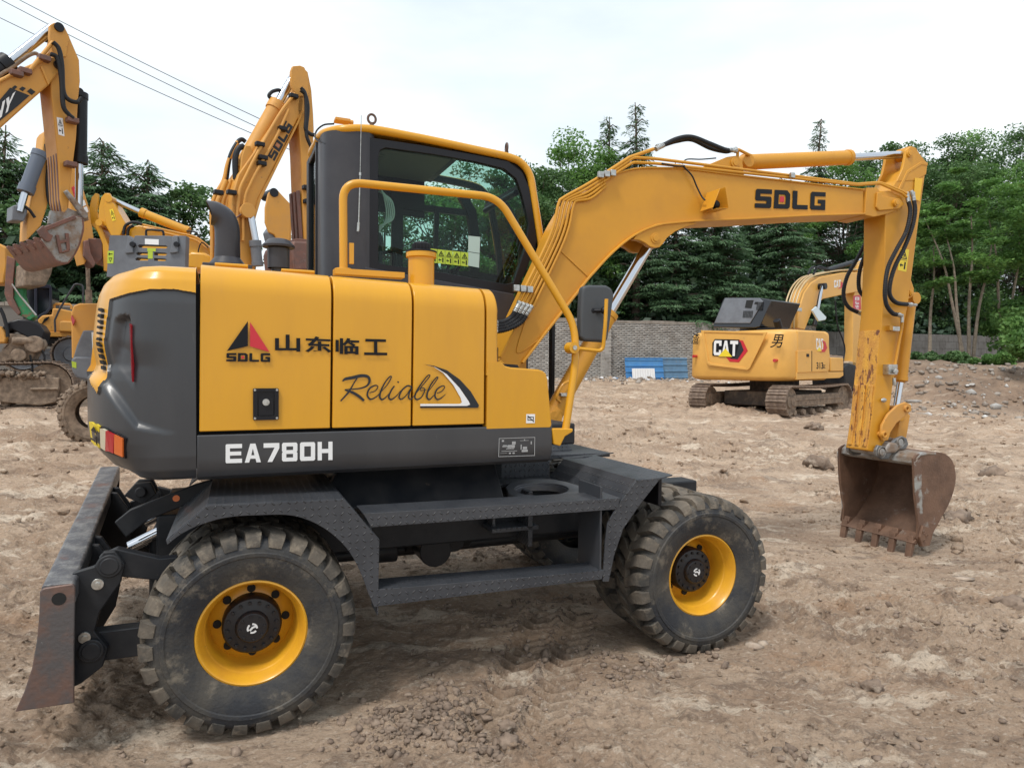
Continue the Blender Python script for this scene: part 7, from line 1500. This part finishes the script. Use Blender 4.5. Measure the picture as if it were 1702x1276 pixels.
for o in (0, 5): ct('pipe', FF, GA, [(236, 373 + o), (262, 379 + o), (300, 388 + o), (325, 394 + o), (345, 408 + o)], -.03, .014, YELO)
ct('hose', FF, GA, [(310, 384), (325, 386), (332, 396)], .1, .012, HOSE); ct('hose', FF, GA, [(328, 440), (330, 415), (336, 403), (346, 412)], -.04, .008, HOSE)
pp('boom_mount', FF, GA, [(306, 445), (308, 424), (318, 418), (340, 420), (352, 428), (352, 450)], -.3, -.1, YEL, .03)
G2 = Fr(FF.o + np.array([0, -1.5, 0]), R(6))
sl = [[(229, 408), (232, 406.5), (275, 408), (279, 410), (276, 413), (231, 412)], [(226, 421), (229, 419), (246, 419.5), (246, 424), (228, 424)], [(256, 419.5), (274, 420), (278, 422), (275, 425), (256, 424.5)], [(225, 430), (228, 428), (246, 429), (246, 433), (226, 433)], [(256, 429), (274, 430), (277, 431.5), (274, 434), (256, 433.5)]]
FSC = empty('slotted_cover', G2.mw(), 'grey slotted plastic engine cover with a black handle on its top edge', 'engine cover')
mb = MB(); mb.prism(G2.p([(177, 460), (182, 393), (184, 391), (214, 391.5), (221, 400), (224, 392), (228, 391.5), (282, 392), (287, 393), (291, 401), (297, 391.5), (309, 392), (307, 460)], 0), 0, .12, [G2.p(h, 0) for h in sl]); build('cover_panel', mb, LGREY, FSC, .008)
mb = MB()
for c in ([(214, 391.5), (222, 402), (223, 421), (209, 422), (212, 405)], [(288, 393), (297, 392), (297, 420), (283, 422), (286, 408)]): mb.prism(G2.p(c, 0), -.03, .0)
build('cover_recess', mb, LGREY, FSC, .01)
for c in ((220, 406), (293, 406)): q = V3(G2, *c, -.035); mb = MB(); mb.cyl(q - Vector((0, .01, 0)), q + Vector((0, .03, 0)), .03); build('bolt', mb, BLK, FSC)
ct('handle', G2, FSC, [(243, 392), (243, 384), (247, 382), (266, 383), (271, 385), (272, 392)], .04, .013, BLK)
mb = MB(); f = plane_map(G2, [(241, 406), (264, 407), (241, 397), (264, 398)], 0, -1, .002); mb.prism([(0, 0), (1, 0), (1, 1), (0, 1)], 0, .001, None, 0, f)
for c in ([(246, 430), (254, 430), (246, 418), (254, 418)], [(245, 417.5), (259, 418), (245, 412.5), (259, 413)], [(178.5, 438), (188.5, 438), (179, 417), (189.5, 417)]): mb.prism([(0, 0), (1, 0), (1, 1), (0, 1)], 0, .001, None, 1, plane_map(G2, c, 0, -1, .002))
fz = plane_map(G2, [(178.5, 438), (188.5, 438), (179, 417), (189.5, 417)], 0, -1, .004); mb.prism([(.5, .1), (.2, .45), (.8, .45)], 0, .001, [[(.5, .18), (.3, .4), (.7, .4)]], 2, fz); mb.prism([(.2, .72), (.8, .72), (.8, .78), (.2, .78)], 0, .001, None, 2, fz); mb.prism([(.2, .66), (.35, .66), (.35, .84), (.2, .84)], .001, .002, None, 2, fz)
build('cover_stickers', mb, [WHITE, WGRN, INK], FSC)

# ---------------- neighbouring wheeled excavator at the left: counterweight and muddy wheel
FW = ghit_frame(135, 737, 22); WA = mach(FW, 'wheeled excavator at the left with yellow and grey counterweight and a mud caked wheel', name='wheeled_excavator')
def pl(name, px, y0, y1, m, b=.02, **k): return pp(name, FW, WA, px, y0, y1, m, b, **k)
pl('counterweight', [(118, 520), (122, 508), (132, 504), (200, 504), (200, 572), (140, 566), (134, 580), (124, 596), (119, 596)], -.55, 1.4, YELO, .05)
pl('counterweight_panel', [(138, 549), (166, 549), (200, 550), (200, 600), (121, 597), (127, 575)], -.57, 1.3, LGREY, .02)
pl('counterweight_base', [(118, 597), (124, 592), (200, 594), (200, 640), (150, 634), (126, 628), (119, 615)], -.6, 1.3, LGREY, .05)
pl('red_reflector', [(119, 523), (125, 533), (121, 541), (118, 530)], -.60, -.54, REDL, .003); mb = MB(); mb.prism([(0, 0), (1, 0), (1, 1), (0, 1)], 0, .001, None, 0, plane_map(FW, [(120, 610), (127, 612), (119, 600), (127, 602)], -.6, -1, .004)); build('warning_sticker', mb, WGRN, WA)
pl('white_panel', [(152, 552), (170, 552), (170, 590), (154, 590)], -.60, -.56, WHITE, .003)
c = FW.at(150, 692, y=0); mb = tyre_mesh(); V = np.array(mb.v) * [1.12, 1.3, 1.12]; V += np.array([FW.at(152, 692, y=.1)[0] + .08, -.1, .50]); mb.v = V.tolist()
build('tyre', mb, [MUD, MUD], WA)
n_ = 900; t_ = rng.uniform(0, 6.28, n_); V0, F0 = ico(1); vv = []
for k in range(500): a = rng.uniform(0, 6.28); r_ = rng.uniform(.44, .53); y = rng.uniform(-.1, .2); s = rng.uniform(.012, .04); vv.append(V0 * s * (1 + rng.normal(0, .2, (len(V0), 1))) + [FW.at(152, 692, y=.1)[0] + .08 + r_ * math.cos(a), y, .50 + r_ * math.sin(a)])
vv = np.concatenate(vv); tag(np_mesh('caked_mud', vv, (F0[None] + (np.arange(500) * len(V0))[:, None, None]).reshape(-1, 3), MUD, WA, k=3), kind='stuff')
pl('chassis', [(150, 625), (200, 628), (200, 690), (150, 690)], .3, 1.6, BLACK, .02)

# ---------------- tracked machine at the left edge with its black coupler, and its green and brown arm
FT = ghit_frame(60, 682, 20); TA = mach(FT, 'mud caked tracked machine cut off by the left edge under a green arm')
ax_ = FT.at(124, 640, y=0)[0]; track(FT, TA, ax_ - 4.2, ax_, 0, .6, FT.at(60, 683, y=0)[2] + .05, 1.02)
tz0 = FT.at(60, 683, y=0)[2] + .05
mb = MB(); mb.prism(FT.p([(-60, 632), (0, 628), (40, 624), (98, 628), (98, 645), (94, 668), (66, 674), (0, 668), (-60, 668)], -.02), -.02, .4)
mb.box(*(lambda a, b: (a[0], b[0], -.08, -.02, b[2], a[2]))(FT.at(50, 644, y=-.05), FT.at(98, 648, y=-.05))); build('track_frame_side', mb, MUD, TA, .02)
V0, F0 = ico(1); vv = [V0 * rng.uniform(.02, .07) * (1 + rng.normal(0, .2, (len(V0), 1))) + [ax_ - rng.uniform(.5, 2.6), rng.uniform(-.1, .3), tz0 + rng.uniform(.62, .78)] for k in range(260)]
tag(np_mesh('caked_mud', np.concatenate(vv), (F0[None] + (np.arange(260) * len(V0))[:, None, None]).reshape(-1, 3), MUD, TA, k=3), kind='stuff')
pp('arm', FT, TA, [(12, 425), (43, 437), (40, 460), (38, 490), (46, 512), (58, 526), (50, 533), (28, 522), (14, 505), (8, 488), (10, 455)], .3, .55, GREENP, .02); pp('arm_edge', FT, TA, [(11, 425), (25, 430), (22, 465), (22, 495), (34, 520), (30, 524), (13, 505), (7, 488), (9, 455)], .24, .31, RUSTB, .01)
pp('coupler', FT, TA, [(2, 545), (10, 536), (30, 530), (50, 532), (66, 540), (74, 552), (68, 575), (60, 588), (48, 582), (44, 560), (20, 548), (4, 556)], .1, .6, BLK, .03)
pp('coupler', FT, TA, [(8, 553), (46, 556), (50, 575), (60, 580), (52, 600), (20, 600), (-8, 608), (-6, 590), (14, 572)], .1, .6, MUD, .05)
mb = MB(); q = V3(FT, 56, 572, .0); mb.cyl(q, q + Vector((0, .3, 0)), .18); q = V3(FT, 30, 590, .0); mb.cyl(q, q + Vector((0, .5, 0)), .14); q = V3(FT, 20, 566, .0); mb.cyl(q, q + Vector((.5, .1, .0)), .08); build('coupler_pin', mb, MUD, TA, .02)
ct('hose', FT, TA, [(0, 512), (6, 525), (12, 548), (13, 560)], .0, .035, HOSE); ct('hose', FT, TA, [(50, 590), (54, 612), (52, 620)], .1, .02, HOSE); ct('hose', FT, TA, [(66, 575), (74, 592), (72, 604)], .1, .02, HOSE)
pp('body_panel', FT, TA, [(-60, 540), (0, 542), (8, 552), (11, 562), (8, 570), (-60, 570)], .0, .6, YELO, .03)
mb = MB(); mb.tube([V3(FT, 20, 472, .2), V3(FT, 34, 492, .2), V3(FT, 60, 524, .2)], .02, 8); build('strut', mb, ZINC, TA)
pp('tall_panel', FT, TA, [(-60, 400), (0, 405), (10, 412), (11, 440), (6, 471), (-60, 471)], 1.6, 2.2, YELO, .03)

# ---------------- far excavator with dark cab behind the left machines
FD_ = fpx(110, 640, 15.6, 26); DA = mach(FD_, 'yellow excavator with a dark glazed cab standing far behind the left machines')
track(FD_, DA, FD_.at(82, 600, y=0)[0], FD_.at(82, 600, y=0)[0] + 3.4, 0, .55, FD_.at(100, 612, y=0)[2] - .1, .85, frame=LGREY)
track(FD_, DA, FD_.at(52, 600, y=2)[0] - .6, FD_.at(52, 600, y=2)[0] + 3.0, 1.9, 2.4, FD_.at(100, 612, y=0)[2] - .1, .85, frame=LGREY)
c_ = [(38, 474), (40, 472), (83, 473), (86, 478), (86, 512), (80, 520), (66, 530), (38, 530)]
pp('cab', FD_, DA, c_, .5, .56, mat('navy_black_paint', (.02, .022, .04), .3), .01, holes=[[(43, 480), (57, 480), (57, 524), (43, 526)], [(61, 478), (82, 479), (82, 510), (76, 517), (62, 525)]]); pp('cab', FD_, DA, c_, .57, 1.7, mat('dark_cab_interior', (.012, .014, .022), .15), .02)
pp('hood', FD_, DA, [(66, 540), (62, 532), (70, 524), (86, 523), (87, 512), (100, 513), (124, 518), (124, 552), (66, 552)], .45, 1.9, YELO, .03)
mb = MB()
for k in range(5):
    p_ = FD_.p([(69 + k * 1.2, 538 - k * 2.2), (80 + k * .4, 530 - k * 1.0), (80 + k * .4, 531 - k * 1.0), (69 + k * 1.2, 539.2 - k * 2.2)], .44); mb.prism(p_, .43, .45)
build('vent_slots', mb, INK, DA)
pp('tool_box', FD_, DA, [(98, 536), (101, 533), (124, 534), (124, 552), (97, 551)], .3, .6, YELO, .03); pp('sill', FD_, DA, [(66, 551), (124, 552), (124, 560), (74, 559), (66, 556)], .42, 1.9, YELO, .01)
ct('handrail', FD_, DA, [(92, 552), (91, 532), (98, 516), (112, 492), (124, 473), (128, 472), (136, 474), (138, 478), (138, 505)], .3, .022, GREY2, sm_=False); ct('handrail', FD_, DA, [(90, 514), (90, 507), (93, 505), (116, 506), (119, 509), (119, 514)], .6, .03, YELO, sm_=False)
mb = MB(); mb.cyl(V3(FD_, 148, 505, 1.2), V3(FD_, 147, 482, 1.2), .075); mb.cyl(V3(FD_, 147, 484, 1.2), V3(FD_, 145, 415, 1.2), .045); build('tall_exhaust', mb, MUD, DA)
mb = MB(); mb.box(*(lambda a, b: (a[0], b[0], .6, 2.1, b[2], a[2]))(FD_.at(66, 558, y=.6), FD_.at(124, 575, y=.6))); build('turntable', mb, BLACK, DA, .05)

# ---------------- arm with slate blue cylinder and lettered boom behind the raised bucket
FJ = fpx(60, 350, 14, 50); JA = mach(FJ, 'dusty excavator arm with a slate grey cylinder, standing behind the raised rusty bucket')
pp('arm', FJ, JA, [(46, 360), (60, 290), (70, 250), (73, 222), (78, 215), (84, 250), (86, 300), (78, 345), (68, 375), (44, 400)], 0, .5, YELO, .02); hyd(FJ, JA, (66, 255), (42, 320), (33, 352), -.1, .13, .065, mat('slate_cylinder', (.10, .12, .16), .4)); pp('link_bracket', FJ, JA, [(20, 366), (21, 342), (30, 340), (44, 342), (46, 352), (40, 368)], -.1, .3, LGREY, .02)
ct('hose', FJ, JA, [(76, 240), (80, 270), (78, 300), (80, 330), (86, 345), (88, 350)], -.05, .03, HOSE); ct('strut', FJ, JA, [(40, 342), (50, 350), (58, 362)], -.1, .03, BLK, sm_=False)
pp('boom', FJ, JA, [(118, 262), (128, 280), (150, 350), (158, 410), (140, 440), (120, 360), (112, 300)], 1.2, 1.7, YELO, .02); pp('red_band', FJ, JA, [(119, 312), (123, 309), (133, 330), (134, 345), (126, 335)], 1.19, 1.198, RED, 0); mb = MB()
for i, (u, v) in enumerate(((128, 318), (135, 334), (139, 345))): mb.prism(FJ.p([(u, v), (u + 5, v - 2), (u + 8, v + 7), (u + 3, v + 9)], 1.185), 1.18, 1.186)
build('white_marks', mb, WHITE, JA)
pp('wide_bucket', FJ, JA, [(42, 437), (90, 436), (86, 455), (76, 476), (40, 476)], .4, 1.4, MUD, .04); pp('lower_arm', FJ, JA, [(140, 400), (160, 395), (165, 430), (155, 445), (140, 425)], 1.1, 1.5, RUSTB, .02)

# ---------------- three overhead wires
for i, (a, b) in enumerate((((30, -1), (430, 197)), ((-2, -2), (422, 209)), ((-2, 29), (414, 220)))):
    Yw = 46; A = CAMP + ray(*a) * Yw; Bq = CAMP + ray(*b) * Yw; D_ = Bq - A; P = [A + D_ * t + np.array([0, 0, .45 * (t - 0) * (t - 1)]) for t in np.linspace(-.9, 1.9, 30)]
    mb = MB(); mb.tube(P, .024, 6); build('power_line', mb, mat('wire%d' % i, (.03, .03, .035), .6), None, label=['highest of the three overhead wires at the upper left', 'middle one of the three overhead wires at the upper left', 'lowest of the three overhead wires at the upper left'][i], cat='wire')
# ------------------------------------------------------------------ separate pieces that only share a mesh become parts of their own
def islands(me):
    n = len(me.vertices); p = list(range(n))
    def find(a):
        while p[a] != a: p[a] = p[p[a]]; a = p[a]
        return a
    for pl_ in me.polygons:
        v = pl_.vertices; a = find(v[0])
        for b in v[1:]:
            b = find(b)
            if a != b: p[b] = a
    return np.array([find(i) for i in range(n)])
_sp = {}
def pieces(me, gap=.002):
    if me.name in _sp: return _sp[me.name]
    ids = islands(me); co = np.array([v.co[:] for v in me.vertices]); roots = np.unique(ids); out = [me]
    if 1 < len(roots) < 120:
        bb = {r: (co[ids == r].min(0) - gap, co[ids == r].max(0) + gap) for r in roots}; par = {r: r for r in roots}
        def find(a):
            while par[a] != a: a = par[a]
            return a
        for i, a in enumerate(roots):
            for b in roots[i + 1:]:
                if find(a) != find(b) and (bb[a][0] <= bb[b][1]).all() and (bb[b][0] <= bb[a][1]).all(): par[find(b)] = find(a)
        cl = {}
        for r in roots: cl.setdefault(find(r), []).append(r)
        if len(cl) > 1:
            out = []
            for c in cl.values():
                keep = np.isin(ids, c); idx = np.cumsum(keep) - 1; m = bpy.data.meshes.new(me.name.split('.')[0]); fs = [q for q in me.polygons if keep[q.vertices[0]]]
                m.from_pydata(co[keep].tolist(), [], [tuple(int(idx[v]) for v in q.vertices) for q in fs])
                for t in me.materials: m.materials.append(t)
                m.polygons.foreach_set('material_index', [q.material_index for q in fs]); finish(m, 38); out.append(m)
    _sp[me.name] = out; return out
KEEP = ('lettering', 'crown', 'tyre', 'brickwork', 'blockwork', 'trunk', 'ground', 'sticker', 'label', 'diagram', 'character', 'counterweight', 'grille', 'emblem', 'marks', 'leaf', 'bush', 'stone', 'clod', 'line', 'pier', 'driveline', 'console')
for o in list(COL.objects):
    if o.type != 'MESH' or o.get('kind') or o.parent is None and not o.get('category'): continue
    if any(k in o.name for k in KEEP) and not o.name.startswith('coping'): continue
    if len(o.data.vertices) > 9000: continue
    ps_ = pieces(o.data)
    if len(ps_) > 1:
        base = o.name.split('.')[0]; o.data = ps_[0]
        for m in ps_[1:]:
            c = o.copy(); c.data = m; c.name = base; COL.objects.link(c)
